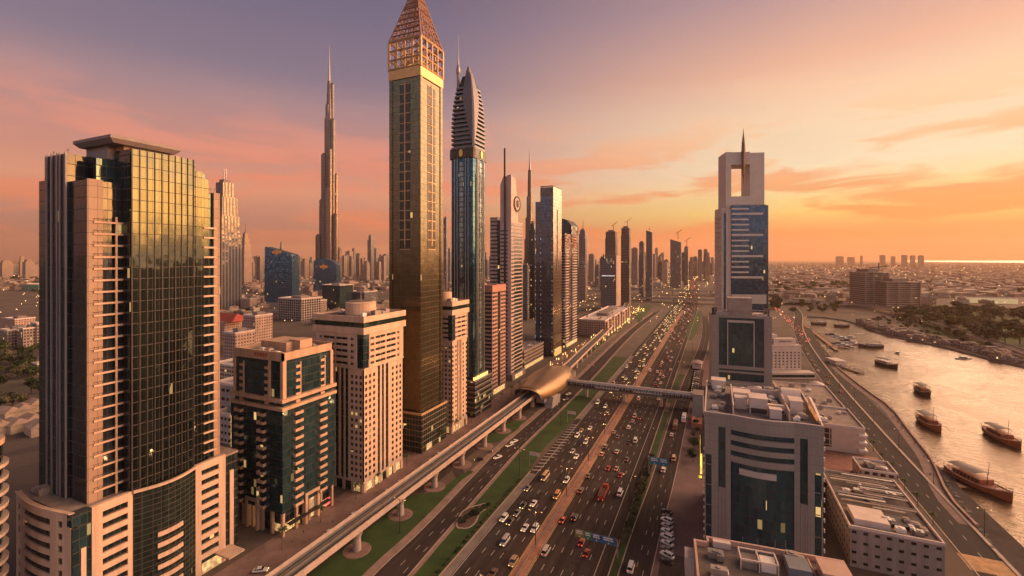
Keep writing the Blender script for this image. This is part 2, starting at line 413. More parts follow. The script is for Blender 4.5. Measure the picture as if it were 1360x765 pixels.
def water_mat(name='creek_water', sc_=.14, st=.95, metal=.42):
    m = bpy.data.materials.new(name); m.use_nodes = True; t = NT(m.node_tree)
    pos = t.n('ShaderNodeNewGeometry').outputs['Position']
    q = t.n('ShaderNodeMapping', {'vector_type': 'POINT'}, Vector=pos, Rotation=(0, 0, R(35)), Scale=(1, 2.6, 1)).outputs[0]
    a = t.n('ShaderNodeTexNoise', Vector=q, Scale=sc_, Detail=5.0, Roughness=.6)
    b = t.n('ShaderNodeTexNoise', Vector=pos, Scale=.018, Detail=3.0, Distortion=1.2)
    bp = t.n('ShaderNodeBump', Strength=st, Distance=1.0, Height=a.outputs[0])
    rg = t.m('ADD', .06, t.m('MULTIPLY', t.sstep(b.outputs[0], .38, .62), .26))
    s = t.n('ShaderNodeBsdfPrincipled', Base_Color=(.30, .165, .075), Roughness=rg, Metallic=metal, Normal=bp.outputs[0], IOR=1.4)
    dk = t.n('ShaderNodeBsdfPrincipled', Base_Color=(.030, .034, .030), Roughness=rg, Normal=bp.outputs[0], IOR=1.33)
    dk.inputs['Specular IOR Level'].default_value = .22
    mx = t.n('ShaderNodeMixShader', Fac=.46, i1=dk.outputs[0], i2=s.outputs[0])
    t.n('ShaderNodeOutputMaterial', Surface=mx.outputs[0]); return m
WATER = water_mat()

# ================================================================ GROUND, CREEK, SEA
creek = [G(*p) for p in ((1420, 765), (1330, 742), (1300, 700), (1262, 661), (1243, 618), (1236, 606), (1212, 577), (1186, 542), (1152, 519), (1125, 498), (1113, 488),
         (1110, 478), (1097, 466), (1082, 448), (1066, 432), (1058, 424), (1072, 420), (1094, 421), (1122, 425), (1150, 433), (1165, 441), (1188, 446), (1215, 452),
         (1245, 458), (1280, 467), (1320, 477), (1360, 486), (1450, 508), (1600, 545), (1850, 610), (2100, 690), (2000, 765))]
bm = bmesh.new()
def loop(pts):
    vs = [bm.verts.new((x, y, 0)) for x, y in pts]
    return [bm.edges.new((vs[i], vs[(i+1) % len(vs)])) for i in range(len(vs))]
es = loop([(21000*math.cos(i*math.pi/36), 21000*math.sin(i*math.pi/36)) for i in range(72)])+loop(creek)
bmesh.ops.triangle_fill(bm, edges=es, use_beauty=True, use_dissolve=False, normal=(0, 0, 1))
for f in bm.faces:
    if f.normal.z < 0: f.normal_flip()
me = bpy.data.meshes.new('ground'); bm.to_mesh(me); bm.free(); me.materials.append(GROUND)
link('ground', me)['kind'] = 'structure'
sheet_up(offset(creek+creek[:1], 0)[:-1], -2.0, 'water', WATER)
qb = MB()
for i in range(len(creek)):
    a, b = creek[i], creek[(i+1) % len(creek)]
    qb.add([(*a, -3), (*b, -3), (*b, 0), (*a, 0)], [(0, 1, 2, 3)])
q = qb.build('quay_wall', CONC2); tag(q, 'dark stone quay wall running round the edge of the creek', 'quay wall')
sea = [XY(1205, 15200), XY(1262, 12600), XY(1300, 11800), XY(1360, 10600), XY(1500, 9800), XY(1800, 12000), XY(1700, 20400), XY(1205, 20400)]
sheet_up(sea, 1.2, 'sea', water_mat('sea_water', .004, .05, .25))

# ================================================================ ROADS
Y0, Y1 = 40.0, 1120.0
XL0, XL1, XM0, XM1, XR0, XR1 = -83.2, -79.6, -61.9, -57.6, -36.7, -32.6
def straight(y0=Y0, y1=Y1, n=12): return [(0, y0+(y1-y0)*i/n) for i in range(n+1)]
# beyond the interchange the highway swings left, then right towards the horizon
cl = [(-59.5, Y0), (-59.5, 600), (-60, 900), (-63, 1150), (-75, 1450), (-80, 1800), XY(914, 2100), XY(935, 2800), XY(953, 3700), XY(985, 5600)]
cl = smooth(cl, 3)
mb = ribbon(MB(), cl, XL0+59.5, XR1+59.5, .02); mb.build('road', ASPH)['kind'] = 'structure'
mk = MB(); yl = MB()
def dash(mb, x, y0, y1, ln, gap, w=.16, z=.045):
    y = y0
    while y < y1: mb.box(x-w/2, x+w/2, y, y+ln, z-.01, z); y += ln+gap
for k in range(1, 5): dash(mk, XL1+k*3.54, Y0, 640, 3.2, 8.5, .2)
for k in range(1, 6): dash(mk, XM1+.6+k*3.4, Y0, 640, 3.2, 8.5, .2)
mk.box(XL1-.12, XL1+.12, Y0, 1000, .034, .045); mk.box(XR0-.12, XR0+.12, Y0, 1000, .034, .045)
for x in (XM0-.55, XM1+.55): yl.box(x-.11, x+.11, Y0, 1000, .034, .045)
# hatched gore at the exit
for i in range(17): mk.add([(XL0+.2, 212+i*4.2, .05), (XL0+.2, 212.7+i*4.2, .05), (XL1+.3+(1.8 if 3 < i < 14 else .4), 214.2+i*4.2, .05), (XL1+.3+(1.8 if 3 < i < 14 else .4), 213.4+i*4.2, .05)], [(0, 1, 2, 3)])
yl.build('yellow_lines', YELL)['kind'] = 'structure'
m = MB(); m.box(XM0, XM1, Y0, 990, 0, .16); m.build('median', MEDP)['kind'] = 'structure'
# guard barrier: kerb band along each side of the median and road edges
kb = MB()
for x, w_ in ((XM0-.2, .2), (XM1, .2), (XR1, .35)): kb.box(x, x+w_, Y0, 980, 0, .30)
kb.box(XL0-.35, XL0, Y0, 211, 0, .2); kb.box(XL0-.35, XL0, 290, 520, 0, .2)
kb.build('kerb', KERB)['kind'] = 'structure'
shp = MB(); shp.box(XL0, XL1-.4, Y0, 209, .021, .030); shp.box(XL0, XL1-.4, 292, 505, .021, .030); shp.build('hard_shoulder', PAVE2)['kind'] = 'structure'
rp_ = random.Random(44); pa = MB(); pj = MB()
for i in range(60):
    x = rp_.choice((rp_.uniform(XL1+1, XM0-3), rp_.uniform(XM1+2, XR0-4))); y = rp_.uniform(100, 420); pa.box(x, x+rp_.uniform(1.2, 3.2), y, y+rp_.uniform(4, 26), .022, .027+i*.0001)
for i in range(22): pj.box(XL1, XM0-.9, 96+i*17.3, 96.14+i*17.3, .0222, .0285); pj.box(XM1+.9, XR0, 101+i*19.1, 101.14+i*19.1, .0222, .0285)
pa.build('road_patch', mat('patch_asphalt', (.034, .028, .027), .85, var=.3, scale=.4))['kind'] = 'structure'; pj.build('road_joint', mat('tar_joint', (.022, .020, .020), .7))['kind'] = 'structure'
gr = MB()
gr.box(-59.95, -59.55, Y0, 980, .55, .85)
for i in range(150): gr.box(-59.85, -59.65, Y0+i*6, Y0+.2+i*6, .16, .55)
g = gr.build('guard_rail', STEEL); tag(g, 'steel guard rail running down the middle of the red paved median', 'guard rail')

# frontage road on the left, between the lawns
FL = smooth([G(*p) for p in ((440, 830), (494, 765), (560, 706), (629, 632), (668, 592), (720, 548), (765, 506), (800, 472), (836, 438), (868, 415))], 2)
FRd = smooth([G(*p) for p in ((485, 830), (541, 765), (600, 697), (653, 637), (692, 593), (740, 548), (790, 499), (822, 462), (850, 434), (879, 412))], 2)
def between(A, B, z, name, m_):
    n = len(A); mb = MB()
    for i in range(n-1): mb.add([(*A[i], z), (*B[i], z), (*B[i+1], z), (*A[i+1], z)], [(0, 1, 2, 3)])
    o = mb.build(name, m_); o['kind'] = 'structure'; return o
between(FL, FRd, .024, 'frontage_road', ASPH)
mid = [((a[0]+b[0])/2, (a[1]+b[1])/2) for a, b in zip(FL, FRd)]
def dashed(mb, line, off, ln=3.0, gap=6.0, w=.18, z=.05):
    A = offset(line, off-w/2); B = offset(line, off+w/2); acc = 0
    for i in range(len(line)-1):
        L = (Vector(line[i+1])-Vector(line[i])).length; t = 0.0
        while t < L:
            ph = (acc+t) % (ln+gap)
            if ph < ln:
                e = min(L, t+ln-ph); f0, f1 = t/L, e/L
                P = lambda Q, f: (Q[i][0]+(Q[i+1][0]-Q[i][0])*f, Q[i][1]+(Q[i+1][1]-Q[i][1])*f, z)
                mb.add([P(A, f0), P(B, f0), P(B, f1), P(A, f1)], [(0, 1, 2, 3)]); t = e+.01
            else: t += (ln+gap)-ph
        acc += L
dashed(mk, mid, 0); dashed(mk, mid[:24], 3.2, 3, 9)
# slip loop that turns under the viaduct
lp = smooth([G(*p) for p in ((655, 622), (640, 622), (622, 640), (612, 634), (604, 616), (588, 614), (560, 628), (520, 660))], 2)
ribbon(MB(), lp, -2.6, 2.6, .03).build('slip_road', ASPH2)['kind'] = 'structure'
wk = MB(); ribbon(wk, FL, -3.6, -.25, .05); ribbon(wk, FRd, .25, 1.9, .05); wk.build('footpath', mat('path_pavers', (.25, .17, .145), .85, var=.25, scale=.25))['kind'] = 'structure'
kk = MB(); deck(kk, FL, -.3, 0, .17, 0); deck(kk, FRd, 0, .3, .17, 0); kk.build('kerb', KERB)['kind'] = 'structure'

# service street, forecourts and parking between the towers and the viaduct
m = MB(); m.box(-152, -123.2, 40, 640, .004, .012); m.build('forecourt', PAVE)['kind'] = 'structure'
m = MB(); m.box(-136.5, -129.5, 40, 640, .016, .022); m.box(-129.5, -119.2, 60, 300, .016, .022); m.build('service_street', ASPH2)['kind'] = 'structure'
mp = MB()
for i in range(95): mp.box(-129.4, -125.0, 70+i*2.9, 70.12+i*2.9, .026, .034)
mp.build('parking_lines', WHITE)['kind'] = 'structure'

m = MB(); m.box(-123, XL0-.4, 290, 1000, .004, .014); m.build('verge', mat('verge_paving', (.11, .085, .07), .9, var=.3, scale=.1))['kind'] = 'structure'
# lawns
lawnm = []
def lawn(pts): slab(pts, 0, .13, 'lawn', TURF)
inner = [p for p in offset(FRd, 2.0) if 60 < p[1] < 520 and p[0] < XL0-1.0]
lawn([(XL0-.5, inner[0][1])] + [(XL0-.5, 200), (XL0-1.2, 214), (XL0-3.2, 232), (XL0-3.4, 252), (XL0-.8, 285), (XL0-.5, 300), (XL0-.5, inner[-1][1])]+inner[::-1])
o1 = [p for p in offset(FL, -3.8) if 70 < p[1] < 196]
lawn(o1+[(-108.6, 199), (-111.5, 199), (-113.0, 190)]+[(-114, 175), (-123, 168), (-123, o1[0][1]), (-116, o1[0][1]-8)])
lawn([G(*p) for p in ((640, 590), (662, 566), (697, 556), (688, 570), (664, 586))])
lawn([G(*p) for p in ((757, 489), (786, 469), (815, 443), (824, 436), (834, 430), (835, 420), (826, 425), (800, 452), (772, 474))])
lawn([G(*p) for p in ((842, 418), (852, 408), (862, 404), (866, 408), (858, 418), (848, 430))])
lawn([(-31.9, 118), (-29.4, 118), (-28.9, 190), (-28.6, 330), (-31.9, 330)])
lawn([(-31.9, 352), (-28.9, 352), (-27.6, 400), (-25.0, 440), (-30.9, 440)])
lawn([G(*p) for p in ((910, 448), (916, 430), (922, 418), (931, 412), (933, 420), (926, 440), (918, 452))])
sl = MB(); sl.cyl(0, 0, .131, .22, 1, 1)
bed = smooth([G(*p) for p in ((606, 697), (612, 681), (622, 675), (634, 672), (648, 668), (650, 674), (636, 682), (633, 694), (622, 703), (608, 702))], 2)
slab(bed, .13, .20, 'flower_bed', SOIL)
bk = MB(); deck(bk, bed+bed[:1], -.25, .35, .30, .12); bk.build('bed_kerb', KERB)['kind'] = 'structure'

# street on the right between the hedge strip and the towers, with its plaza and car park
RS = smooth([(-27.0, 60), (-27.2, 140), (-26.8, 185), (-25.2, 225), (-24.6, 300), (-24.2, 360), (-22, 440), (-16, 560), (-14, 700), (-20, 900)], 2)
ribbon(MB(), RS, -2.2, 7.4, .02).build('side_street', ASPH)['kind'] = 'structure'
dashed(mk, RS, 2.6, 3, 7); dashed(mk, RS[:14], 5.0, 3, 9)
ribbon(MB(), RS, 7.4, 60, .008).build('plaza', mat('plaza_pavers', (.155, .098, .10), .85, var=.2, scale=.12))['kind'] = 'structure'
kk = MB(); deck(kk, RS, 7.4, 7.75, .15, 0); deck(kk, RS, -2.6, -2.2, .17, 0); kk.build('kerb', KERB)['kind'] = 'structure'
m = MB(); m.box(-17.4, -9.2, 118, 172, .012, .020); m.box(-19, -10.0, 360, 470, .012, .02); m.build('car_park', ASPH2)['kind'] = 'structure'
rp = MB(); rp.box(XR1+.4, -29.7, Y0, 116, .01, .05); rp.box(XR1+.5, -29.6, 331, 351, .01, .06); rp.build('footpath', PAVE)['kind'] = 'structure'

# road and promenade along the creek
ck = [(81.5, 60), (82, 200), (82, 300), (84, 420), (88, 540), (97, 680), (112, 830), (140, 1000), (150, 1150)]
ck = smooth(ck, 2)
ribbon(MB(), ck, -2, 9.2, .02).build('creek_road', mat('creek_asphalt', (.046, .040, .039), .9, spec=.12, var=.25, scale=.06, streak=True))['kind'] = 'structure'
ribbon(MB(), ck[:26], 10.6, 20.5, .021).build('creek_road', ASPH2)['kind'] = 'structure'
kk = MB(); deck(kk, ck, 9.3, 10.5, .25, 0); deck(kk, ck, -2.5, -2.1, .16, 0); kk.build('kerb', mat('pale_kerb', (.40, .31, .26), .8, var=.2))['kind'] = 'structure'
dashed(mk, ck, 3.6, 3, 8)
pr = creek[2:11]; pr = smooth(pr, 1)
wl = MB(); deck(wl, pr, -.2, -1.1, .95, 0); w_ = wl.build('promenade_wall', mat('wall_render', (.33, .22, .18), .8, var=.25)); tag(w_, 'low reddish parapet wall along the edge of the creek promenade', 'parapet wall')
pm = MB(); ribbon(pm, pr, -6.0, -1.2, .034); pm.build('promenade', PAVE)['kind'] = 'structure'
mk.build('road_markings', WHITE)['kind'] = 'structure'
rk = random.Random(5)
rb = MB()
for i in range(420):
    t = rk.random(); a, b = Vector(creek[1]), Vector(creek[4]); p = a.lerp(b, t)
    n_ = Vector((1, 0)); off = rk.uniform(-.5, 4.5); x, y = p.x+off, p.y+rk.uniform(-1, 1); s_ = rk.uniform(.4, 1.0)
    rb.box(x-s_, x+s_*rk.uniform(.5, 1), y-s_, y+s_*rk.uniform(.4, 1), -2.6, -2+1.9*(1-off/5.5)+rk.uniform(-.2, .4))
o = rb.build('rock_armour', mat('rock', (.12, .095, .085), .9, var=.35, scale=.6)); o['kind'] = 'stuff'
# distant streets across the plain
st = MB()
def road_px(pts, w_, z=.03): ribbon(st, smooth([G(*p) for p in pts], 2), -w_/2, w_/2, z)
road_px(((-40, 430), (60, 428), (160, 426), (300, 424), (420, 422), (520, 428)), 26)
road_px(((-40, 418), (60, 414), (200, 410), (330, 408), (520, 410)), 22, .04)
road_px(((-60, 580), (30, 560), (120, 543), (300, 520), (330, 512), (430, 480)), 15, .035)
road_px(((-60, 620), (60, 592), (180, 570), (300, 548)), 10, .045)
road_px(((300, 500), (330, 470), (350, 430), (352, 410)), 10, .05)
road_px(((1032, 430), (1030, 412), (1040, 396), (1060, 380)), 22, .05)
road_px(((940, 392), (1020, 388), (1180, 386), (1420, 389)), 24, .06)
road_px(((940, 372), (1100, 370), (1400, 372)), 26, .07)
st.build('far_road', mat('far_asphalt', (.085, .062, .055), .85, var=.2))['kind'] = 'structure'
# ramps of the interchange
def ramp_px(pts, w_, zs, name, label):
    ln = [G(*p) for p in pts]; n0 = len(ln); sm = smooth(ln, 2); k = len(sm)
    zf = lambda i: zs[0]+(zs[1]-zs[0])*math.sin(math.pi*i/(k-1)) if len(zs) == 2 else zs[0]
    root = thing(name, label, 'flyover', (*sm[k//2], 0))
    L = lambda p: (p[0]-root.location.x, p[1]-root.location.y)
    loc_ = [L(p) for p in sm]
    deck(MB(), loc_, -w_/2, w_/2, zf, lambda i: zf(i)-1.6).build('deck', ASPH2, root)
    for s_ in (-1, 1):
        mb = MB(); deck(mb, loc_, s_*w_/2-.3, s_*w_/2+.3, lambda i: zf(i)+1.0, lambda i: zf(i)-1.8); mb.build('parapet', CONC, root)
    for i in range(4, k-4, 5):
        if zf(i) > 3:
            mb = MB(); mb.cyl(*loc_[i], 0, zf(i)-1.7, 1.4, 1.4, 10); mb.build('pier', CONC, root)
    return root
ramp_px(((828, 398), (860, 400), (900, 402), (946, 404), (1010, 404), (1100, 405)), 22, (6.5, 9.5), 'flyover', 'nearer of the two long flyovers crossing over the highway at the interchange')
ramp_px(((815, 392), (850, 391), (900, 392), (950, 393), (1040, 394)), 22, (7, 13), 'flyover', 'farther of the two flyovers crossing the highway, beyond the other one')
# ================================================================ HERO TOWERS, LEFT OF THE HIGHWAY
def faces(x0, x1, y0, y1):
    """front (towards the camera), right (towards the road), back, left faces of a box"""
    return (Face((x0, y0), (1, 0), (0, -1), x1-x0), Face((x1, y0), (0, 1), (1, 0), y1-y0),
            Face((x1, y1), (-1, 0), (0, 1), x1-x0), Face((x0, y1), (0, -1), (-1, 0), y1-y0))
def parapet(mb, x0, x1, y0, y1, z0, z1, t=.4):
    mb.box(x0, x1, y0, y0+t, z0, z1); mb.box(x0, x1, y1-t, y1, z0, z1); mb.box(x0, x0+t, y0+t, y1-t, z0, z1); mb.box(x1-t, x1, y0+t, y1-t, z0, z1)
def roof_plant(root, x0, x1, y0, y1, z, seed, n=7):
    """air handlers, ducts and a water tank standing on a roof"""
    rr = random.Random(seed)
    for i in range(n):
        w_, d_, h_ = rr.uniform(1.4, 3.6), rr.uniform(1.4, 3), rr.uniform(1, 2.2)
        x, y = rr.uniform(x0+w_, x1-w_), rr.uniform(y0+d_, y1-d_)
        mb = MB(); mb.box(x-w_/2, x+w_/2, y-d_/2, y+d_/2, z+.25+.011*i, z+h_); mb.cyl(x, y, z+h_, z+h_+.25, min(w_, d_)*.35, n=10)
        for sx in (-1, 1): mb.box(x+sx*w_*.4-.1, x+sx*w_*.4+.1, y-d_*.4, y+d_*.4, z, z+.25)
        mb.build('air_handler', [CONC, STEEL, PWHITE][i % 3], root)
# ---- A: big glass tower on a stone podium
STONE = mat('pink_stone', (.52, .36, .265), .75, var=.2, scale=.3, streak='v')
STONE_T = facade('stone_cladding', (.10, .06, .045), (.53, .36, .26), 3.3, 2.1, .955, .965, lit=0, metal=0, rough=.55, tilt=.003, jit=.10)
GOLDG = facade('bronze_curtain_wall', (.055, .05, .05), (.068, .10, .10), 3.3, 1.30, .95, .94, lit=.005, metal=.9, rough=.04, tilt=.004, jit=.14)
BLUEG = facade('slate_curtain_wall', (.045, .045, .05), (.05, .075, .10), 3.3, 1.9, .95, .94, lit=.012, metal=.55, rough=.06, tilt=.008, jit=.3)
TEALG = facade('teal_curtain_wall', (.03, .035, .035), (.075, .165, .205), 3.3, 1.6, .94, .92, lit=.03, metal=.7, rough=.06, tilt=.02)
DARKG = facade('dark_curtain_wall', (.05, .045, .042), (.05, .078, .092), 3.3, 1.5, .93, .86, lit=.035, metal=.6, rough=.07, tilt=.02)
WINM = objglass('window_glass', (.060, .075, .078))
def tower_a():
    x1, y0 = -155.5, 64.0
    r = thing('glass_tower', 'tall glass tower with a flat canopy roof, rising from a pink stone podium', 'skyscraper', (x1, y0, 0))
    # local: x from -31 to 0, y from 0 to 47
    # podium ---------------------------------------------------------------
    PZ = 37.0
    core = MB(); core.box(-30.3, -.6, 1.2, 46.4, 0, PZ-1.2); core.build('podium_core', DARKG, r)
    fr, rt, bk_, lf = faces(-31, 0, 0, 47)
    pw = MB(); fl = [(3.2+i*3.3, 3.2+i*3.3+1.75) for i in range(10)]
    # two stone panels on the road side with long ribbon openings, curved glass between them
    c = lattice(pw, Face((0, 0), (0, 1), (1, 0), 47), [(6.6, 12.6)], fl, -1.2, 0, 0, PZ, 4.2, 13.8)
    c2 = lattice(pw, Face((0, 0), (0, 1), (1, 0), 47), [(33.4, 39.2)], fl, -1.2, 0, 0, PZ, 31.5, 41.6)
    pw.box(-1.4, -.05, 43.2, 44.6, 0, 30.5); pw.box(-1.4, -.05, 1.9, 3.0, 0, 27)
    # curved stone front facing the camera
    arc = [(-31+i*31/12*.965, -1.7*math.sin(math.pi*i/12)) for i in range(13)]
    holes = []
    for i in range(12):
        (xa, ya), (xb, yb) = arc[i], arc[i+1]; L = math.hypot(xb-xa, yb-ya); u = ((xb-xa)/L, (yb-ya)/L)
        fc = Face((xa, ya), u, (u[1], -u[0]), L)
        if i in (1, 10): op = [(.35, L-.35)]
        elif 3 <= i <= 8: op = [(0.0, L)]
        else: op = []
        if op: holes += [(fc, o_) for o_ in lattice(pw, fc, op, fl, -1.0, 0, 0, PZ)]
        else: pw.bf(fc, 0, L, -1.0, 0, 0, PZ)
    pw.build('podium_wall', STONE, r)
    big = pane_mesh(6.0, 1.75, .1, .08).mesh('podium_window', [WINM, DARKM])
    sm_ = pane_mesh(1.7, 1.75, .1, .08).mesh('podium_window', [WINM, DARKM])
    sd2 = pane_mesh(5.8, 1.75, .1, .08).mesh('podium_window', [WINM, DARKM])
    repeat_parts(r, 'podium_window', big, spots_on(rt, c, -.75)); repeat_parts(r, 'podium_window', sd2, spots_on(rt, c2, -.75))
    md = pane_mesh(2.46, 1.75, .1, .05).mesh('podium_window', [WINM, DARKM])
    for fc, o_ in holes:
        p = spots_on(fc, [o_], -.6)[0]; link('podium_window', sm_ if fc.L-1 < 1.8 and fc.o[0] in (arc[1][0], arc[10][0]) else md, r, p[:3], p[3])
    # bowed dark glass bay between the stone panels
    bow = [(2.6*math.sin(math.pi*i/10), 13.8+17.7*i/10) for i in range(11)]
    bm_ = MB(); bm_.prism([(-1, 13.8)]+[(x+.05, y) for x, y in bow]+[(-1, 31.5)], 0, PZ-.6); bm_.build('bowed_bay', facade('bay_glass', (.06, .05, .045), (.07, .105, .10), 1.65, 1.7, .95, .90, lit=.03, metal=.65, rough=.07, tilt=.02), r)
    cb = MB(); deck(cb, [(x+.35, y) for x, y in bow], -.5, .25, PZ+.1, PZ-.6); cb.build('cornice', STONE, r)
    for i in range(6):
        mb = MB(); deck(mb, [(x+.28, y) for x, y in bow[3:8]], -.15, .2, 22.5-i*3.3, 21.2-i*3.3); mb.build('spandrel_band', STONE, r)
    rf = MB(); rf.box(-30.4, -.5, .3, 46.5, PZ-1.2, PZ-.55); rf.build('podium_roof', ROOFM, r)
    pp = MB(); parapet(pp, -1.3, 0, 4.2, 13.8, PZ, PZ+.01, .3); deck(pp, arc, -.0, .35, PZ+.25, PZ); pp.build('podium_parapet', STONE, r)
    roof_plant(r, -29, -20, 1, 5, PZ-.55, 4, 5)
    cor = MB(); cor.box(-2.6, -.3, .2, 4.1, 0, PZ-4); cor.box(-2.9, .1, -.2, 4.1, PZ-3.4, PZ-.2); cor.build('corner_bay', TEALG, r)
    # tower ------------------------------------------------------------------
    Z0 = PZ-.55
    def blk(name, x0, x1_, ya, yb, za, zb, m_):
        mb = MB(); mb.box(x0, x1_, ya, yb, za, zb); return mb.build(name, m_, r)
    blk('shoulder_block', -31.2, -26.2, 5, 26, Z0, 127.5, BLUEG)
    cbk = blk('front_block', -26.2, -13.6, 4.4, 26, Z0, 135, BLUEG)
    blk('front_block', -13.6, -5.05, 5, 25, Z0, 127, BLUEG)
    blk('stone_shaft', -5.0, -4.3, 5.05, 8.6, Z0, 127.3, STONE_T)
    blk('inner_glass', -9.5, -8.0, 8.7, 13.4, Z0, 134, TEALG)
    blk('recess_wall', -8.4, -.75, 13.42, 13.57, Z0, 136, DARKG)
    blk('rear_block', -28, -8.4, 13.7, 40, Z0, 134.5, TEALG)
    # bowed main glass block with vertical fins
    nb = [(.55*math.sin(math.pi*i/9)-.2, 13.6+17.4*i/9) for i in range(10)]
    mb = MB(); mb.prism([(-8.5, 13.6)]+nb+[(-8.5, 31)], Z0, 137); mb.build('glass_bow', GOLDG, r)
    for x, y in nb:
        mb = MB(); mb.box(x-.06, x+.22, y-.11, y+.11, PZ, 137.2); mb.build('facade_fin', DARKM, r)
    for x in (-24.4, -21.6, -18.4, -16.9, -13.7):
        mb = MB(); mb.box(x-.2, x+.2, 4.0, 4.38, Z0, 135.4); mb.build('facade_fin', mat('fin_grey', (.26, .25, .27), .5, .3, var=.1), r)
    blk('glass_slot', -8, -2.3, 31.02, 32.9, Z0, 136, DARKG)
    blk('glass_wing', -9, -2.2, 33, 35.2, Z0, 134, GOLDG)
    blk('glass_wing', -9, -2.8, 35.25, 37.6, Z0, 132, GOLDG)
    sw = blk('stone_wing', -9, -2.75, 39.3, 41.4, Z0, 127.6, STONE_T)
    blk('wing_glass', -9, -3.7, 37.6, 39.25, Z0, 127.2, TEALG)
    # balconies of the recess and of the far wing
    bal = MB(); bal.box(-3.4, 1.35, 0, 7.0, 0, .28); bal.box(1.2, 1.35, 0, 7.0, .28, .55); bal.box(-3.4, 1.2, -.03, .12, .28, .55)
    bme = bal.mesh('balcony', [STONE])
    rl = MB()
    for k in range(8): rl.tube((1.3, .1+k*.95, .5), (1.3, .1+k*.95, 1.25), .035, 4)
    rl.tube((1.3, 0, 1.27), (1.3, 7, 1.27), .05, 5); rl.tube((1.3, .05, 1.27), (-3.3, .05, 1.27), .05, 5); rme = rl.mesh('railing', DARKM)
    z = Z0+2.6
    while z < 116:
        o = link('balcony', bme, r, (-5.3, 6.4, z)); link('railing', rme, o); z += 3.3
    b2 = MB(); b2.box(0, 1.5, 0, 4.3, 0, .28); b2.box(1.36, 1.5, 0, 4.3, .28, .6); b2m = b2.mesh('balcony', STONE)
    z = Z0+2.6
    while z < 118:
        o = link('balcony', b2m, r, (-3.4, 35.4, z)); z += 3.3
    col = MB(); col.box(-4.4, -4.0, 11.5, 12.0, Z0, 117); col.build('balcony_column', STONE, r)
    # head of the tower
    blk('plant_room', -21, -9.4, 12, 33, 134.5, 138.4, mat('render_grey', (.26, .22, .21), .8, var=.12))
    blk('plant_room', -9.3, -5.5, 14.2, 30, 137, 138.4, STONE)
    cn = MB(); a = [(-22.5, 9.4), (-2.2, 9.4), (-2.2, 28.4), (-22.5, 28.4)]
    cn.loft([[(x*.9-1.2, (y-19)*.88+19, 138.4) for x, y in a], [(x, y, 139.6) for x, y in a], [(x, y, 140.4) for x, y in a], [(x*.99-.1, (y-19)*.98+19, 140.55) for x, y in a]])
    cn.build('canopy_roof', mat('canopy_grey', (.22, .185, .18), .6, var=.12), r)
    pa = MB(); parapet(pa, -31.2, -26.3, 5, 26, 127.5, 128.2); pa.build('roof_parapet', BLUEG, r)
    g_ = MB()
    for x, y, zb in ((-30, 6, 127.5), (-29, 7, 127.5), (-17, 6, 135), (-25, 6, 135), (-4.6, 41, 127.6), (-5.5, 40, 127.6)):
        g_.tube((x, y, zb), (x, y, zb+2.0), .09, 5); g_.tube((x-.8, y, zb+1.5), (x+.8, y, zb+1.6), .07, 5)
    g_.build('window_cleaning_davit', STEEL, r)
    mb = MB(); mb.box(-1, 7, 38, 43.6, 4.2, 4.7); mb.build('entrance_canopy', STONE, r)
    mb = MB(); mb.box(.05, .25, 33.6, 40, .4, 3.8); mb.build('shopfront', WARMLIT, r)
tower_a()

# ---- sliver of a round balconied tower at the left frame edge
def tower_left_edge():
    x, y = XY(-44, 118)
    r = thing('balcony_tower', 'curved white balcony block cut by the left edge of the view', 'apartment block', (x, y, 0))
    mb = MB(); mb.cyl(0, 0, 0, 56, 6.2, n=20); mb.build('wall', DARKG, r)
    bl = MB(); bl.cyl(0, 0, 0, .3, 7.3, n=24); bl.cyl(0, 0, .3, .95, 7.35, 7.35, 24); bme = bl.mesh('balcony', mat('balcony_white', (.46, .37, .32), .7, var=.12))
    for i in range(14): link('balcony', bme, r, (0, 0, 3.4+i*3.6))
    mb = MB(); mb.cyl(0, 0, 56, 57.5, 6.6, n=20); mb.build('roof', STONE, r)
tower_left_edge()

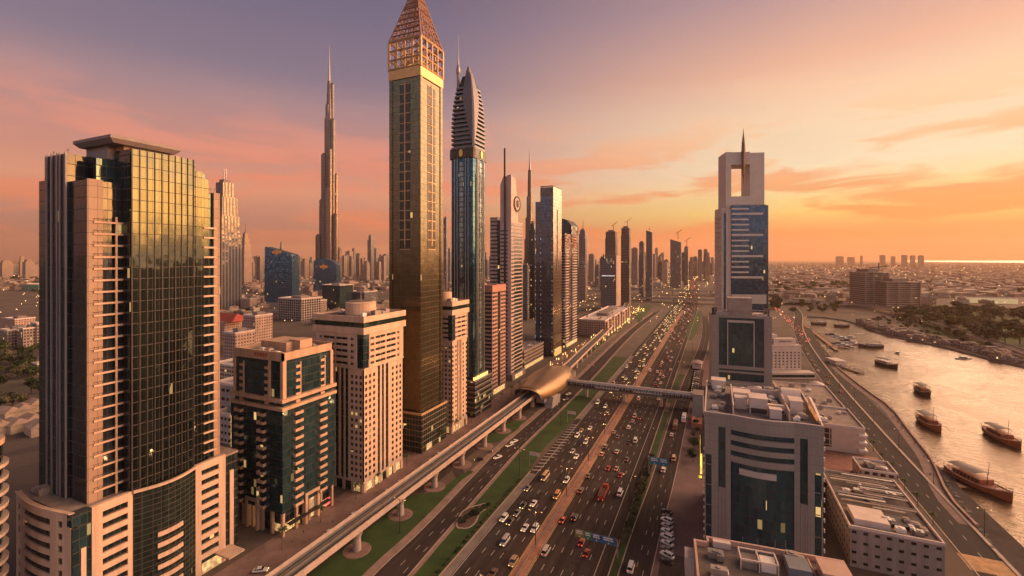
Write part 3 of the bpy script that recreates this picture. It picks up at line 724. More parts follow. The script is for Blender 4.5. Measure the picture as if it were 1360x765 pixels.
# ---- B: dark teal apartment tower with stacks of balconies
def tower_b():
    x1, y0, W, D, Z = -148.2, 122.5, 29.0, 26.0, 69.0
    r = thing('apartment_tower', 'dark teal glass apartment tower with stacks of pink balconies', 'apartment tower', (x1, y0, 0))
    TAN = mat('tan_render', (.48, .31, .21), .78, var=.2, scale=.3, streak='v')
    gl = facade('teal_apartment_glass', (.02, .024, .024), (.075, .17, .20), 3.25, 1.45, .95, .90, lit=.035, metal=.66, rough=.07, tilt=.014)
    mb = MB(); mb.box(-W, 0, 0, D, 9, 47.6); mb.build('lower_shaft', gl, r)
    mb = MB(); mb.box(-W+1.2, -.9, .9, D-1, 47.6, 66.8); mb.build('upper_shaft', gl, r)
    mb = MB(); mb.box(-W+2, -2.2, 2.2, D-1.5, 0, 9); mb.build('base', DARKG, r)
    for z0, z1 in ((47.6, 48.8), (50.6, 51.9)):
        mb = MB(); parapet(mb, -W-.5, .55, -.55, D+.4, z0, z1, 1.6); mb.build('stone_band', TAN, r)
    fr, rt, *_ = faces(-W, 0, 0, D)
    up = MB(); f2, r2, b2, l2 = faces(-W+.8, -.5, .5, D-.5)
    up.bf(f2, 0, 27.7, -.8, 0, 66, 69.4)
    up.bf(r2, 0, 25, -.8, 0, 66.2, 69.2); up.bf(b2, 0, 27.7, -.8, 0, 66, 69.3); up.bf(l2, .8, 24.2, -.8, 0, 66, 69.3)
    up.bf(f2, 0, 1.2, -.7, .05, 51.9, 66); up.bf(f2, 26.4, 27.65, -.7, .05, 51.9, 66); up.bf(r2, .06, 1.6, -.6, .06, 51.9, 66.2); up.bf(r2, 23.4, 24.9, -.6, .05, 51.9, 66.2)
    up.bf(f2, 20.2, 21.1, -.3, .25, 51.9, 66)
    up.build('stone_crown', TAN, r)
    sg = MB()
    for i in range(5): sg.bf(f2, 12.4+i*1.5, 13.3+i*1.5, .02, .2, 67.1, 68.6)
    sg.build('roof_sign', mat('sign_red', (.36, .10, .075), .6, var=.2), r)
    # balcony stacks
    bal = MB(); bal.box(-1.9, 1.9, -1.35, 0, 0, .25); bal.box(-1.9, 1.9, -1.4, -1.2, .25, 1.15); bal.box(-1.9, -1.75, -1.2, 0, .25, 1.15); bal.box(1.75, 1.9, -1.2, 0, .25, 1.15)
    bme = bal.mesh('balcony', [TAN])
    tr = MB(); tr.box(-1.2, .2, -.08, -.02, .25, 2.5); dme = tr.mesh('balcony_door', WINM)
    for fc, aa in ((fr, (5.6, 18.4)), (rt, (6.6, 18.6))):
        for a in aa:
            for i in range(12):
                o = link('balcony', bme, r, fc.p(a, 0, 9.6+i*3.2), fc.ang()); link('balcony_door', dme, o)
    bs = MB(); bs.box(-.95, .95, -.5, 0, 0, 1.05); bsm = bs.mesh('balcony', [TAN])
    for fc, aa in ((f2, (4.6, 18.8)), (r2, (7.0, 19.2))):
        for a in aa:
            for i in range(6): link('balcony', bsm, r, fc.p(a, -.4, 48.9+i*2.7 if i else 48.95), fc.ang())
            mb = MB(); mb.bf(fc, a+1.0, a+1.45, -.4, .1, 52, 64.5); mb.build('pilaster', TAN, r)
    # roof
    mb = MB(); mb.box(-W+1.7, -1.4, 1.4, D-1.4, 66.8, 67.3); mb.build('roof', ROOFM, r)
    mb = MB(); mb.box(-W+7, -7.5, 8, 19, 67.3, 71.4); mb.box(-9.5, -3.5, 11, 17, 67.32, 72.2); mb.build('penthouse', TAN, r)
    roof_plant(r, -W+2, -2, 2, 8, 67.3, 8, 8); roof_plant(r, -W+2, -2, 19, 24, 67.3, 9, 5)
    # street level: shopfronts, portals, canopy
    for i, (a0, a1) in enumerate(((1.5, 6.0), (6.3, 9.6), (19.6, 22), (22.3, 25))):
        mb = MB(); mb.bf(rt, a0, a1, -2.1, -1.9, .5, 3.6); mb.build('shopfront', WARMLIT if i != 3 else REDLIT, r)
    mb = MB(); mb.bf(fr, 21, 26, -2.1, -1.9, .5, 3.4); mb.bf(fr, 4, 8, -2.1, -1.9, .5, 3); mb.build('shopfront', WARMDIM, r)
    for fc, a in ((rt, 13.8), (fr, 12.4)):
        mb = MB(); mb.bf(fc, a-3.6, a-2.4, -1.6, .5, 0, 12); mb.bf(fc, a+2.4, a+3.6, -1.6, .5, 0, 12); mb.bf(fc, a-2.4, a+2.4, -1.6, .5, 10.8, 12); mb.build('portal', TAN, r)
        mb = MB(); mb.bf(fc, a-2.3, a+2.3, -1.7, -1.5, .3, 9.5); mb.build('portal_glass', emit('portal_glow', (1, .6, .22), .55), r)
    mb = MB(); mb.bf(rt, 2, 22, -.2, 2.0, 4.3, 4.6); mb.build('street_canopy', DARKM, r)
    for fc, n_ in ((rt, 5), (fr, 6)):
        for i in range(n_):
            a = 1+i*(fc.L-2)/(n_-1); mb = MB(); mb.bf(fc, a-.45, a+.45, -1.4, -.4, 0, 9); mb.build('column', TAN, r)
tower_b()

# ---- C and E: beige office towers with square punched windows
BEIGE = mat('beige_panel', (.58, .40, .29), .75, var=.2, scale=.3, streak='v')
def beige_tower(x1, y0, W, D, Z, label, scale_cols):
    r = thing('office_tower', label, 'office tower', (x1, y0, 0))
    fh = 2.78
    zs = Z-23.2                       # where the wider upper storeys start
    core = MB(); core.box(-W+.5, -.5, .5, D-.5, 0, Z-8); core.build('glass_core', DARKG, r)
    pier = MB(); fr, rt, bk_, lf = faces(-W, 0, 0, D)
    rows = [(6.4+i*fh, 6.4+i*fh+1.55) for i in range(int((zs-6.6)/fh))]
    urows = [(zs+1.0+i*fh, zs+1.0+i*fh+1.35) for i in range(5)]
    allc = []; wide = []; strips = []
    for fc in (fr, rt):
        L = fc.L; k = L/28.0
        if fc is fr: sq = [(L-2.4, L-1.0), (L-4.9, L-3.5), (L-7.4, L-6.0), (L-19.5, L-18.1), (L-22, L-20.6), (L-24.5, L-23.1)]; st_ = [(L-10.6, L-8.9), (L-13.3, L-11.6), (L-16.6, L-14.6)]
        else: sq = [(1.0*k, 1.0*k+1.4), (3.5*k, 3.5*k+1.4), (6.2*k, 6.2*k+1.5), (19.4*k, 19.4*k+1.4), (22.4*k, 22.4*k+1.4), (25.2*k, 25.2*k+1.4)]; st_ = [(9.4*k, 10.9*k), (12.3*k, 13.7*k), (15.0*k, 16.9*k)]
        if scale_cols and fc is rt: sq = [s for i, s in enumerate(sq) if i != 1 and i != 4]
        sq = sorted(sq); 
        allo = sorted(sq+st_)
        # piers, and spandrels only between the square windows
        edges = [0.0]+[e for c_ in allo for e in c_]+[L]
        for i in range(0, len(edges), 2):
            if edges[i+1]-edges[i] > .05: pier.bf(fc, edges[i], edges[i+1], -.5, 0, 5.2, zs)
        zed = [5.2]+[e for q in rows for e in q]+[zs]
        for c_ in sq:
            for i in range(0, len(zed), 2):
                if zed[i+1]-zed[i] > .02: pier.bf(fc, c_[0], c_[1], -.5, -.03, zed[i], zed[i+1])
            allc += spots_on(fc, [((c_[0]+c_[1])/2, (q[0]+q[1])/2) for q in rows], -.3)
        for j, c_ in enumerate(st_): strips.append((fc, c_, 20 if j == 2 else 6.5))
        # upper storeys: long ribbons
        up = [(1.6*k+2.4, 4.2*k+2.4), (5*k+2.4, 12*k+2.4), (12.6*k+2.4, 19.6*k+2.4), (20.6*k+2.4, 22.2*k+2.4)] if fc is rt else [(2.5, 4.0), (5.0, 12.0), (12.6, 19.6), (21.2, 23.2)]
        up = [c_ for c_ in up if c_[1] < L-.3]
        cc = lattice(pier, fc, up, urows, -.5, .45, zs, Z-7.6, 3.3 if fc is rt else .4, L-.4 if fc is rt else L-3.3)
        for a, z in cc:
            wd = [c_ for c_ in up if c_[0] < a < c_[1]][0]; wide.append((spots_on(fc, [(a, z)], .1)[0], wd[1]-wd[0]))
        pier.bf(fc, 0, L, -.4, .5, zs-.6, zs-.03)
        pier.bf(fc, 0, L, -.4, .12, 4.4, 5.2)
        for a in [1.2+i*(L-2.4)/5 for i in range(6)]: pier.bf(fc, a-.7, a+.7, -.5, .02, 0, 4.4)
    pier.bf(bk_, 0, W, -.45, 0, 0, Z-7.6); pier.bf(lf, .5, D-.5, -.45, 0, 0, Z-7.6)
    pier.build('wall', BEIGE, r)
    wm = pane_mesh(1.4, 1.55, .06, .1).mesh('window', [WINM, mat('brown_frame', (.16, .075, .045), .6)])
    repeat_parts(r, 'window', wm, allc, 94)
    cache = {}
    for sp, wd in wide:
        key = round(wd, 2)
        if key not in cache: cache[key] = pane_mesh(wd, 1.35, .06, .12).mesh('ribbon_window', [WINM, BEIGE])
        link('ribbon_window', cache[key], r, sp[:3], sp[3])
    for fc, c_, zb in strips:
        mb = MB(); mb.bf(fc, c_[0]+.02, c_[1]-.02, -.5, -.25, zb, zs-.8); mb.build('glass_strip', DARKG, r)
    # glazed notch at the corner, cornice bands and drum
    mb = MB(); mb.box(-3.2, .35, -.35, 3.2, zs, Z-8.2); mb.build('corner_glass', TEALG, r)
    mb = MB(); mb.box(-W-1, 1, -1, D+1, Z-8, Z-5); mb.build('cornice', BEIGE, r)
    mb = MB(); mb.box(-W-.2, .4, -.4, D+.2, Z-5, Z-2.7); mb.build('glass_band', facade('green_band', (.03, .03, .03), (.05, .10, .075), 2.4, 1.5, .95, 1.0, lit=0, metal=.6), r)
    mb = MB(); mb.box(-W-1, 1, -1, D+1, Z-2.7, Z-.9); parapet(mb, -W-1, 1, -1, D+1, Z-.9, Z, .5); mb.build('parapet', BEIGE, r)
    mb = MB(); mb.box(-W-.45, .45, -.45, D+.45, Z-.9, Z-.78); mb.build('roof', ROOFD, r)
    q = min(W, D)*.25
    mb = MB(); mb.cyl(-W/2, D/2, Z-.78, Z+4.6, q, n=28); mb.cyl(-W/2, D/2, Z+4.6, Z+5.2, q*1.04, q*.9, 28); mb.build('roof_drum', BEIGE, r)
    mb = MB(); mb.cyl(-W/2, D/2, Z+5.2, Z+5.5, q*.86, q*.8, 28); mb.build('drum_roof', ROOFD, r)
    mb = MB(); mb.tube((-W/2, D/2, Z+5), (-W/2, D/2, Z+13), .14, 5, .05); mb.build('mast', STEEL, r)
    roof_plant(r, -W+1, -W*.62, 1, D-1, Z-.78, int(y0), 5); roof_plant(r, -W*.35, -.8, 1, D-1, Z-.78, int(y0)+1, 6)
    for a0, a1 in ((2, 7), (8, 13), (16, 20), (21, 26)):
        if a1 < D-.5:
            mb = MB(); mb.bf(rt, a0, a1, -.35, -.2, .4, 4.1); mb.build('shopfront', WARMLIT, r)
    mb = MB(); mb.bf(fr, W-6, W-1.5, -.35, -.2, .4, 4); mb.build('shopfront', WARMDIM, r)
beige_tower(-143.3, 160.3, 28.5, 28.3, 79, 'wide beige office tower with square windows and a roof drum, beside the teal tower', False)
beige_tower(-143.7, 236, 22, 18.5, 79, 'slim beige office tower squeezed between the gold tower and the pointed tower', True)

# ---- D: gold tower with an open lattice crown
def tower_gold():
    x1, y0, W, D, Z = -145.6, 207.0, 21.1, 21.8, 204.0
    r = thing('gold_tower', 'tallest gold tower topped by an open lattice cage and pyramid', 'skyscraper', (x1, y0, 0))
    gg = facade('gold_glass', (.095, .085, .06), (.225, .19, .115), 3.1, 1.35, .965, .955, lit=.006, metal=.85, rough=.17, tilt=.004, jit=.16)
    GS = mat('gold_metal', (.50, .33, .19), .5, .35, var=.15, scale=.3)
    mb = MB(); mb.box(-W+.4, -.4, .4, D-.4, 20.5, Z); mb.build('shaft', gg, r)
    # corner piers and chamfer fins
    for x, y in ((-W, 0), (-2.2, 0), (-W, D-2.2), (-2.2, D-2.2)):
        mb = MB(); mb.box(x, x+2.2, y, y+2.2, 20.5, Z); mb.build('corner_pier', gg, r)
    fr, rt, *_ = faces(-W+.4, -.4, .4, D-.4)
    wm = MB(); wm.box(-1.55, 1.55, -.12, 0, -2.2, 2.2); wm.mi = 1
    for x in (-1.62, 0, 1.55): wm.box(x, x+.07, -.2, 0, -2.25, 2.25)
    wme = wm.mesh('window', [objglass('gold_window', (.012, .011, .010), .15, .25, .0), GS])
    for fc in (fr, rt):
        mid_ = fc.L/2
        for i in range(17):
            for s in (-2.0, 2.0): link('window', wme, r, fc.p(mid_+s, .03, 201-2.8-i*5.35), fc.ang())
        mb = MB(); mb.bf(fc, mid_-.36, mid_+.36, .02, .45, 112, 202); mb.build('window_rib', GS, r)
        for i in range(18):
            mb = MB(); mb.bf(fc, mid_-3.7, mid_+3.7, .03, .3, 201.0-i*5.35-.35, 201.0-i*5.35); mb.build('sill_band', GS, r)
    mb = MB(); mb.box(-W-.25, .25, -.25, D+.25, Z, Z+5.2); mb.build('crown_band', mat('lit_gold_band', (.62, .34, .13), .4, .5, var=.15), r)
    # cage
    cg = MB(); zb, zt = Z+5.2, Z+21.5; n = 4
    for fi, fc in enumerate(faces(-W, 0, 0, D)):
        for i in range(n+1):
            a = i*fc.L/n; q = .8 if i in (0, n) else .55
            if i == n: continue
            cg.tube(fc.p(a, 0, zb), fc.p(a, 0, zt), q, 6)
        for j in range(4):
            z = zb+(zt-zb)*(j+.15)/3.2 if j < 3 else zt
            cg.tube(fc.p(0, 0, z), fc.p(fc.L, 0, z), .55 if j < 3 else .8, 6)
        # inner frame
        for i in range(1, n): cg.tube(fc.p(i*fc.L/n, -5, zb), fc.p(i*fc.L/n, -5, zt), .28, 5)
        for z in (zb+5, zb+10): cg.tube(fc.p(4, -5, z), fc.p(fc.L-4, -5, z), .28, 5)
        for i in range(n): cg.tube(fc.p(i*fc.L/n, 0, zb+.8), fc.p((i+1)*fc.L/n, 0, zb+6), .16, 4)
    cg.build('lattice_cage', GS, r)
    py_ = MB(); ap = Vector((-W/2, D/2, zt+38))
    for fc in faces(-W, 0, 0, D):
        A, B = Vector(fc.p(0, 0, zt)), Vector(fc.p(fc.L, 0, zt))
        py_.tube(A, ap, .55, 6, .3)
        for i in range(1, 6): py_.tube(A.lerp(B, i/6), A.lerp(B, i/6).lerp(ap, .92), .40, 5, .2)
        for j in range(1, 11):
            t = j/11.5; py_.tube(A.lerp(ap, t), B.lerp(ap, t), .42, 5)
        for j in range(0, 10, 2):
            t0, t1 = j/11.5, (j+1)/11.5
            for i in range(6): py_.tube(A.lerp(B, i/6).lerp(ap, t0), A.lerp(B, (i+1)/6).lerp(ap, t1), .22, 4)
    py_.build('lattice_pyramid', mat('rust_lattice', (.30, .16, .11), .6, .3, var=.2), r)
    mb = MB(); mb.cyl(-W/2, D/2, zb, zb+6, 5.2, n=18); mb.cyl(-W/2, D/2, zb+6, zb+7, 5.6, n=18); mb.build('crown_drum', GS, r)
    mb = MB(); mb.cyl(-W/2, D/2, zb+1.4, zb+4.6, 5.3, n=18); mb.build('crown_lamp', emit('crown_glow', (1, .55, .10), 1.5), r)
    # podium
    gp = facade('podium_grid', (.16, .12, .085), (.05, .085, .08), 3.0, 1.9, .88, .84, lit=.06, metal=.6, rough=.08)
    mb = MB(); mb.box(-W-1.4, 1.6, -1.4, D+1.8, 0, 20.5); mb.build('podium', gp, r)
    mb = MB(); parapet(mb, -W-1.8, 2.0, -1.8, D+2.2, 20.5, 21.6, .7); mb.build('podium_cornice', GS, r)
    mb = MB(); mb.box(1.62, 1.9, 3, 8, .4, 3.6); mb.build('lobby_glass', WARMDIM, r)
tower_gold()

# ---- F: blue tower with a pointed louvred crown
def tower_pointed():
    x1, y0, W, D, Z = -146.9, 268.6, 18.0, 19.0, 172.0
    r = thing('pointed_tower', 'blue glass tower with a pointed louvred crown and thin spire', 'skyscraper', (x1, y0, 0))
    bg = facade('deep_blue_glass', (.02, .025, .03), (.045, .135, .215), 3.4, 1.1, .93, .94, lit=.01, metal=.85, rough=.05, tilt=.005, jit=.25)
    rd = [(0, 2.2), (-.7, .7), (-2.2, 0), (-W+2.2, 0), (-W+.7, .7), (-W, 2.2), (-W, D-2.2), (-W+2.2, D), (-2.2, D), (0, D-2.2)]
    mb = MB(); mb.prism(rd, 24, Z); mb.build('shaft', bg, r)
    fr, rt, *_ = faces(-W, 0, 0, D)
    for fc in (fr, rt):
        m_ = fc.L/2
        mb = MB(); mb.bf(fc, m_-1.5, m_+1.5, -.2, .35, 30, Z-2); mb.build('glass_spine', facade('pale_glass', (.12, .13, .13), (.34, .42, .42), 3.4, 1.0, .9, .8, lit=.03, metal=.7, rough=.12), r)
        for s in (-5.2, -3.2, 3.2, 5.2):
            mb = MB(); mb.bf(fc, m_+s-.25, m_+s+.25, -.1, .5, 26, Z); mb.build('facade_fin', mat('fin_steel', (.32, .34, .34), .35, .8, var=.1), r)
        mb = MB(); mb.bf(fc, m_-1.4, m_+1.4, .9, 1.15, Z+2.2, Z+5); mb.bf(fc, m_-.9, m_+.9, 1.16, 1.3, Z+1.2, Z+6); mb.build('medallion', mat('gilt', (.6, .42, .12), .35, .8), r)
        mb = MB(); mb.bf(fc, m_-2.2, m_+2.2, -.15, .45, 88, 92); mb.build('mechanical_grille', DARKM, r)
    mb = MB(); mb.prism([(x+(.8 if x > -9 else -.8), y+(.8 if y > 9 else -.8)) for x, y in rd], Z, Z+6.5); mb.build('crown_collar', facade('collar', (.05, .04, .035), (.08, .07, .06), 1.6, 1.4, .7, .8, lit=.12, metal=.5), r)
    # ogive crown: stacked louvre plates shrinking upwards
    ht = 55.0; PR = [(0, 1), (.3, 1.0), (.55, .90), (.75, .72), (.9, .48), (1.01, .24)]
    def prof(t):
        for (a, p), (b, q) in zip(PR, PR[1:]):
            if t <= b: return p+(q-p)*(t-a)/(b-a)
        return .2
    cx, cy = -W/2, D/2
    core = MB(); core.loft([[(cx+(x-cx)*prof(t)*.88, cy+(y-cy)*prof(t)*.88, Z+6.5+ht*t) for x, y in rd] for t in [i/14*.93 for i in range(15)]])
    core.build('crown_core', DARKG, r)
    for i in range(15):
        t = i/15*.80; k = prof(t); z = Z+7.0+ht*t
        pl = MB(); pl.prism([(cx+(x-cx)*k*1.02, cy+(y-cy)*k*1.02) for x, y in rd], z, z+1.15, .985); pl.build('louvre', mat('louvre_grey', (.21, .195, .21), .5, .4, var=.1), r)
    SH = mat('shell_panel', (.17, .16, .18), .5, .4, var=.1)
    # folded shell on the near corner: a leaf that starts as a point and widens upwards
    ring = []
    for i in range(15):
        t = i/14*.97; k = prof(t)*1.07; wd = .06+t*1.45
        cxn, cyn = cx+(0-cx)*k, cy+(0-cy)*k
        a = min(1, wd)*9*k
        z = Z+6.5+ht*t
        ring.append([(cxn-a, cyn-.05, z), (cxn-.9*k, cyn-.05, z), (cxn+.05, cyn+.9*k, z), (cxn+.05, cyn+a*1.05, z), (cxn-.5*k-.2, cyn+a, z), (cxn-.8*k-.3, cyn+.8*k+.3, z), (cxn-a, cyn+.5*k+.2, z)])
    mb = MB(); mb.loft(ring); mb.build('crown_shell', SH, r)
    top = Z+6.5+ht
    mb = MB(); mb.tube((cx-2.3, cy-2.6, top-9), (cx, cy, top+3.6), .7, 6); mb.tube((cx+2.6, cy+2.3, top-9), (cx, cy, top+3.6), .7, 6); mb.tube((cx+2.6, cy-2.3, top-9), (cx, cy, top+3.6), .7, 6); mb.cyl(cx, cy, top-4, top+1.5, 2.6, 1.5, 10); mb.build('crown_cap', SH, r)
    mb = MB(); sx, sy = cx-7.0, cy-2
    mb.lathe(sx, sy, [(1.3, Z+38), (1.1, top-2), (1.6, top), (1.5, top+3), (.7, top+5), (.5, top+9), (.22, top+12), (.10, top+26)], 8); mb.build('spire', STEEL, r)
    # podium with lit terrace
    gp = facade('dark_podium', (.05, .045, .045), (.045, .05, .055), 3.2, 2.0, .86, .6, lit=.10, metal=.5)
    mb = MB(); mb.box(-W-2, 2.5, -2.5, D+3, 0, 23.4); mb.build('podium', gp, r)
    for i in range(6):
        mb = MB(); parapet(mb, -W-2.4, 2.9, -2.9, D+3.4, 3+i*3.4, 3.5+i*3.4, .5); mb.build('floor_edge', CONC2, r)
    mb = MB(); parapet(mb, -W-2, 2.5, -2.5, D+3, 23.4, 24.4, .3); mb.build('terrace_rail', STEEL, r)
    for a in range(9):
        mb = MB(); mb.box(.9, 1.5, -1.8+a*2.4, -.9+a*2.4, 24.0, 26.2); mb.build('terrace_lamp', emit('terrace_glow', (1, .50, .12), 2), r)
tower_pointed()

# ---- G: brown tower with banded balconies
def tower_brown():
    x1, y0, W, D, Z = -155.4, 314, 22.0, 24.0, 84.0
    r = thing('brown_tower', 'brown banded tower with flat red brown roof in front of the clock tower', 'office tower', (x1, y0, 0))
    BR = mat('brown_panel', (.40, .235, .185), .78, var=.14, scale=.15)
    mb = MB(); mb.box(-W+.6, -.6, .6, D-.6, 0, Z-5); mb.build('glass_core', DARKG, r)
    fr, rt, *_ = faces(-W, 0, 0, D)
    for i in range(24):
        z = 6+i*3.05
        mb = MB(); mb.bf(fr, 0, W-.7, -.6, 0, z, z+1.35); mb.bf(rt, 0, 9.6, -.6, .05, z, z+1.35); mb.bf(rt, 14.4, D, -.6, .05, z, z+1.35); mb.build('balcony_band', BR, r)
    for a in (0, 3.1, 6.3, 9.0, 14.4, 17.6, 20.6, 23.4):
        mb = MB(); mb.bf(rt, a, a+.6, -.55, .0, 0, Z-4); mb.build('pier', BR, r)
    mb = MB(); mb.box(-W-.3, .3, -.3, D+.3, Z-5, Z-.6); parapet(mb, -W-.3, .3, -.3, D+.3, Z-.6, Z+.4); mb.build('roof_block', mat('rust_panel', (.42, .20, .15), .75, var=.12), r)
    mb = MB(); mb.bf(rt, 2, 22, -.3, .35, .4, 4); mb.build('shopfront', WARMLIT, r)
    mb = MB(); mb.bf(rt, 10.2, 13.8, -.55, .2, 5, Z-4.9); mb.build('glass_strip', BLUEG, r)
    roof_plant(r, -W+2, -2, 2, D-2, Z-.6, 21, 6)
tower_brown()

# ---- H: clock tower
def tower_clock():
    x1, y0, D = -160.0, 361.0, 25.0
    r = thing('clock_tower', 'pinkish tower with a round emblem, a slanted top and a tall mast', 'skyscraper', (x1, y0, 0))
    fs = facade('striped_stone', (.42, .33, .30), (.085, .085, .095), 3.3, 30, 1.0, .42, lit=.02, metal=.45, rough=.2)
    PK = mat('pale_pink_stone', (.58, .42, .36), .72, var=.10, scale=.1)
    mb = MB(); mb.box(-9.2, -.5, .4, D-.4, 0, 136); mb.build('shaft', fs, r)
    # stone ends and tapering head, sloping in profile
    pf = [(0, 0), (D, 0), (D, 137), (D*.62, 137), (D*.40, 174), (0, 177)]
    mb = MB(); mb.loft([[(-4.0, y, z) for y, z in pf], [(-.55, y, z) for y, z in pf]]); mb.build('stone_blade', PK, r)
    sl = MB()
    for i in range(36): sl.box(-.54, -.2, 6.5, D-1.2, 5+i*3.3, 6.6+i*3.3)
    o = sl.build('ribbon_windows', DARKG, r)
    pf2 = [(-11, 0), (-3.8, 0), (-3.8, 176), (-8, 176), (-11, 169)]
    mb = MB(); mb.loft([[(x, 0, z) for x, z in pf2], [(x, 6.2, z) for x, z in pf2]]); mb.build('front_pylon', PK, r)
    mb = MB(); mb.box(-7.2, -5.4, -.5, 0, 4, 168); mb.build('glass_slot', DARKG, r)
    for i in range(38):
        if i < 40: mb = MB(); mb.box(-10.6, -3.9, -.22, -.02, 6+i*3.3, 7.3+i*3.3); mb.build('window_band', DARKG, r)
    mb = MB(); mb.box(-14.2, -11.0, 1.4, 18, 0, 138); mb.build('recessed_glass', DARKG, r)
    mb = MB(); mb.box(-21, -14.2, .5, 19, 0, 140); mb.build('left_wing', fs, r)
    mb = MB(); mb.box(-21.2, -14, .3, 19.2, 140, 141); mb.build('wing_roof', PK, r)
    # emblem disc on the road side
    n = 28; cyc, czc = 12.0, 153.0
    pr = lambda x, rr: [(x, cyc+rr*math.cos(2*math.pi*i/n), czc+rr*math.sin(2*math.pi*i/n)) for i in range(n)]
    mb = MB(); mb.loft([pr(-.5, 7.0), pr(.4, 7.0), pr(.5, 5.6), pr(.05, 5.4)]); mb.build('emblem_ring', DARKM, r)
    mb = MB(); mb.loft([pr(-.4, 5.2), pr(.12, 5.2)]); mb.build('emblem_disc', PK, r)
    mb = MB()
    for a in (-1.9, 0, 1.9): mb.box(.1, .5, cyc+a-.45, cyc+a+.45, czc-3.4+abs(a)*.4, czc+3.4-abs(a)*.4)
    mb.box(.1, .46, cyc-3, cyc+3, czc-.4, czc+.4); mb.build('emblem_mark', DARKM, r)
    mb = MB(); mb.box(-7.0, -5.5, -1.3, -.52, 137, 200); mb.build('mast', mat('mast_brown', (.10, .07, .06), .6, .3), r)
    mb = MB(); mb.box(-22, 1.5, -2, D+2, 0, 5); mb.build('base', CONC2, r)
    mb = MB(); mb.box(1.52, 1.7, 4, 20, .5, 4); mb.build('shopfront', WARMLIT, r)
tower_clock()

# ---- J: slate blade tower, K: banded pair
def tower_blade():
    r = thing('blade_tower', 'slate blue slab tower with a lower left shoulder, beyond the clock tower', 'skyscraper', (-157.8, 465, 0))
    sg = facade('slate_glass', (.05, .05, .06), (.16, .19, .25), 3.5, 1.6, .96, .95, lit=.02, metal=.7, rough=.1, tilt=.01)
    bz = facade('bronze_end', (.10, .075, .055), (.36, .28, .20), 3.5, 1.4, .95, .95, lit=.004, metal=.8, rough=.13, tilt=.01)
    mb = MB(); mb.box(-14.6, -.7, 0, 29, 0, 181); mb.build('slab', sg, r)
    mb = MB(); mb.box(-.7, 0, .2, 29.2, 0, 181.5); mb.build('end_wall', bz, r)
    mb = MB(); mb.box(-20.5, -14.6, .6, 27, 0, 166); mb.build('left_shoulder', sg, r)
    mb = MB(); mb.box(0, .3, 12.4, 14.8, 92, 158); mb.build('window_slot', DARKM, r)
    mb = MB(); mb.box(-14.6, -.7, -.25, -.02, 172, 180.6); mb.build('crown_panel', facade('crown_glass', (.06, .05, .05), (.20, .16, .15), 2.5, 1.6, .9, .9, lit=0, metal=.7), r)
    for x in (-14.2, -1.4, -20.2):
        for i in range(26):
            mb = MB(); mb.box(x-.2, x+.4, -.5, -.05, 5+i*5, 6.6+i*5) ; mb.build('facade_lamp', emit('cool_lamp', (.75, .85, 1), .3, False) if i % 3 == 0 else STEEL, r)
    mb = MB(); mb.box(.05, 1.2, 3, 25, 0, 7); mb.build('lit_entrance', emit('entrance_glow', (1, .55, .08), .6), r)
    mb = MB(); parapet(mb, -14.6, 0, 0, 29.2, 181.5, 182.6); mb.build('roof_parapet', DARKM, r)
tower_blade()
def tower_pair():
    r = thing('banded_tower', 'red and white banded twin bay tower with curved dark back, right of the slate slab', 'apartment tower', (-160, 516, 0))
    wh = mat('balcony_pale', (.55, .47, .44), .7, var=.1); rd_ = mat('balcony_red', (.42, .12, .08), .7, var=.15)
    mb = MB(); mb.box(-22, -.8, 0, 24, 0, 134); mb.box(-22, -.8, 27, 50, 0, 134.5); mb.build('shaft', facade('maroon_glass', (.12, .07, .065), (.075, .06, .065), 3.2, 2.4, .8, .7, lit=.03, metal=.5), r)
    for i in range(39):
        z = 6+i*3.3
        m_ = rd_ if i > 33 else wh
        mb = MB(); mb.box(-.8, .5, .4, 10.5+(i*7 % 5), z, z+.75); mb.box(-9, -.8, -.5, -.02, z, z+.8); mb.build('balcony_band', m_, r)
        mb = MB(); mb.box(-.8, .5, 28+(i*5 % 4), 48, z+.01, z+.75); mb.build('balcony_band', m_, r)
    bk_ = MB(); pts = [(-36, 150), (-30, 156), (-23, 157), (-14, 154), (-8, 147), (-8, 0), (-36, 0)]
    bk_.loft([[(x, 51, z) for x, z in pts], [(x, 84, z) for x, z in pts]]); bk_.build('curved_back', BLUEG, r)
    mb = MB(); mb.tube((-16, 30, 134), (-16, 30, 168), .8, 6, .5); mb.build('mast', DARKM, r)
    mb = MB(); mb.box(.05, .8, 2, 46, .6, 4.5); mb.build('shopfront', WARMLIT, r)
tower_pair()
# ================================================================ RIGHT SIDE OF THE HIGHWAY
GREYP = mat('grey_panel', (.47, .415, .375), .72, var=.08, scale=.1)
GREY_T = facade('grey_cladding', (.20, .155, .14), (.46, .415, .375), 2.9, 1.9, .97, .965, lit=0, metal=0, rough=.6, tilt=.002, jit=.05)
TEALD = facade('deep_teal_glass', (.02, .025, .026), (.055, .17, .22), 3.4, 1.5, .95, .93, lit=.03, metal=.5, rough=.07, tilt=.02)
PINKR = mat('pink_render', (.62, .51, .45), .8, var=.12, scale=.2)

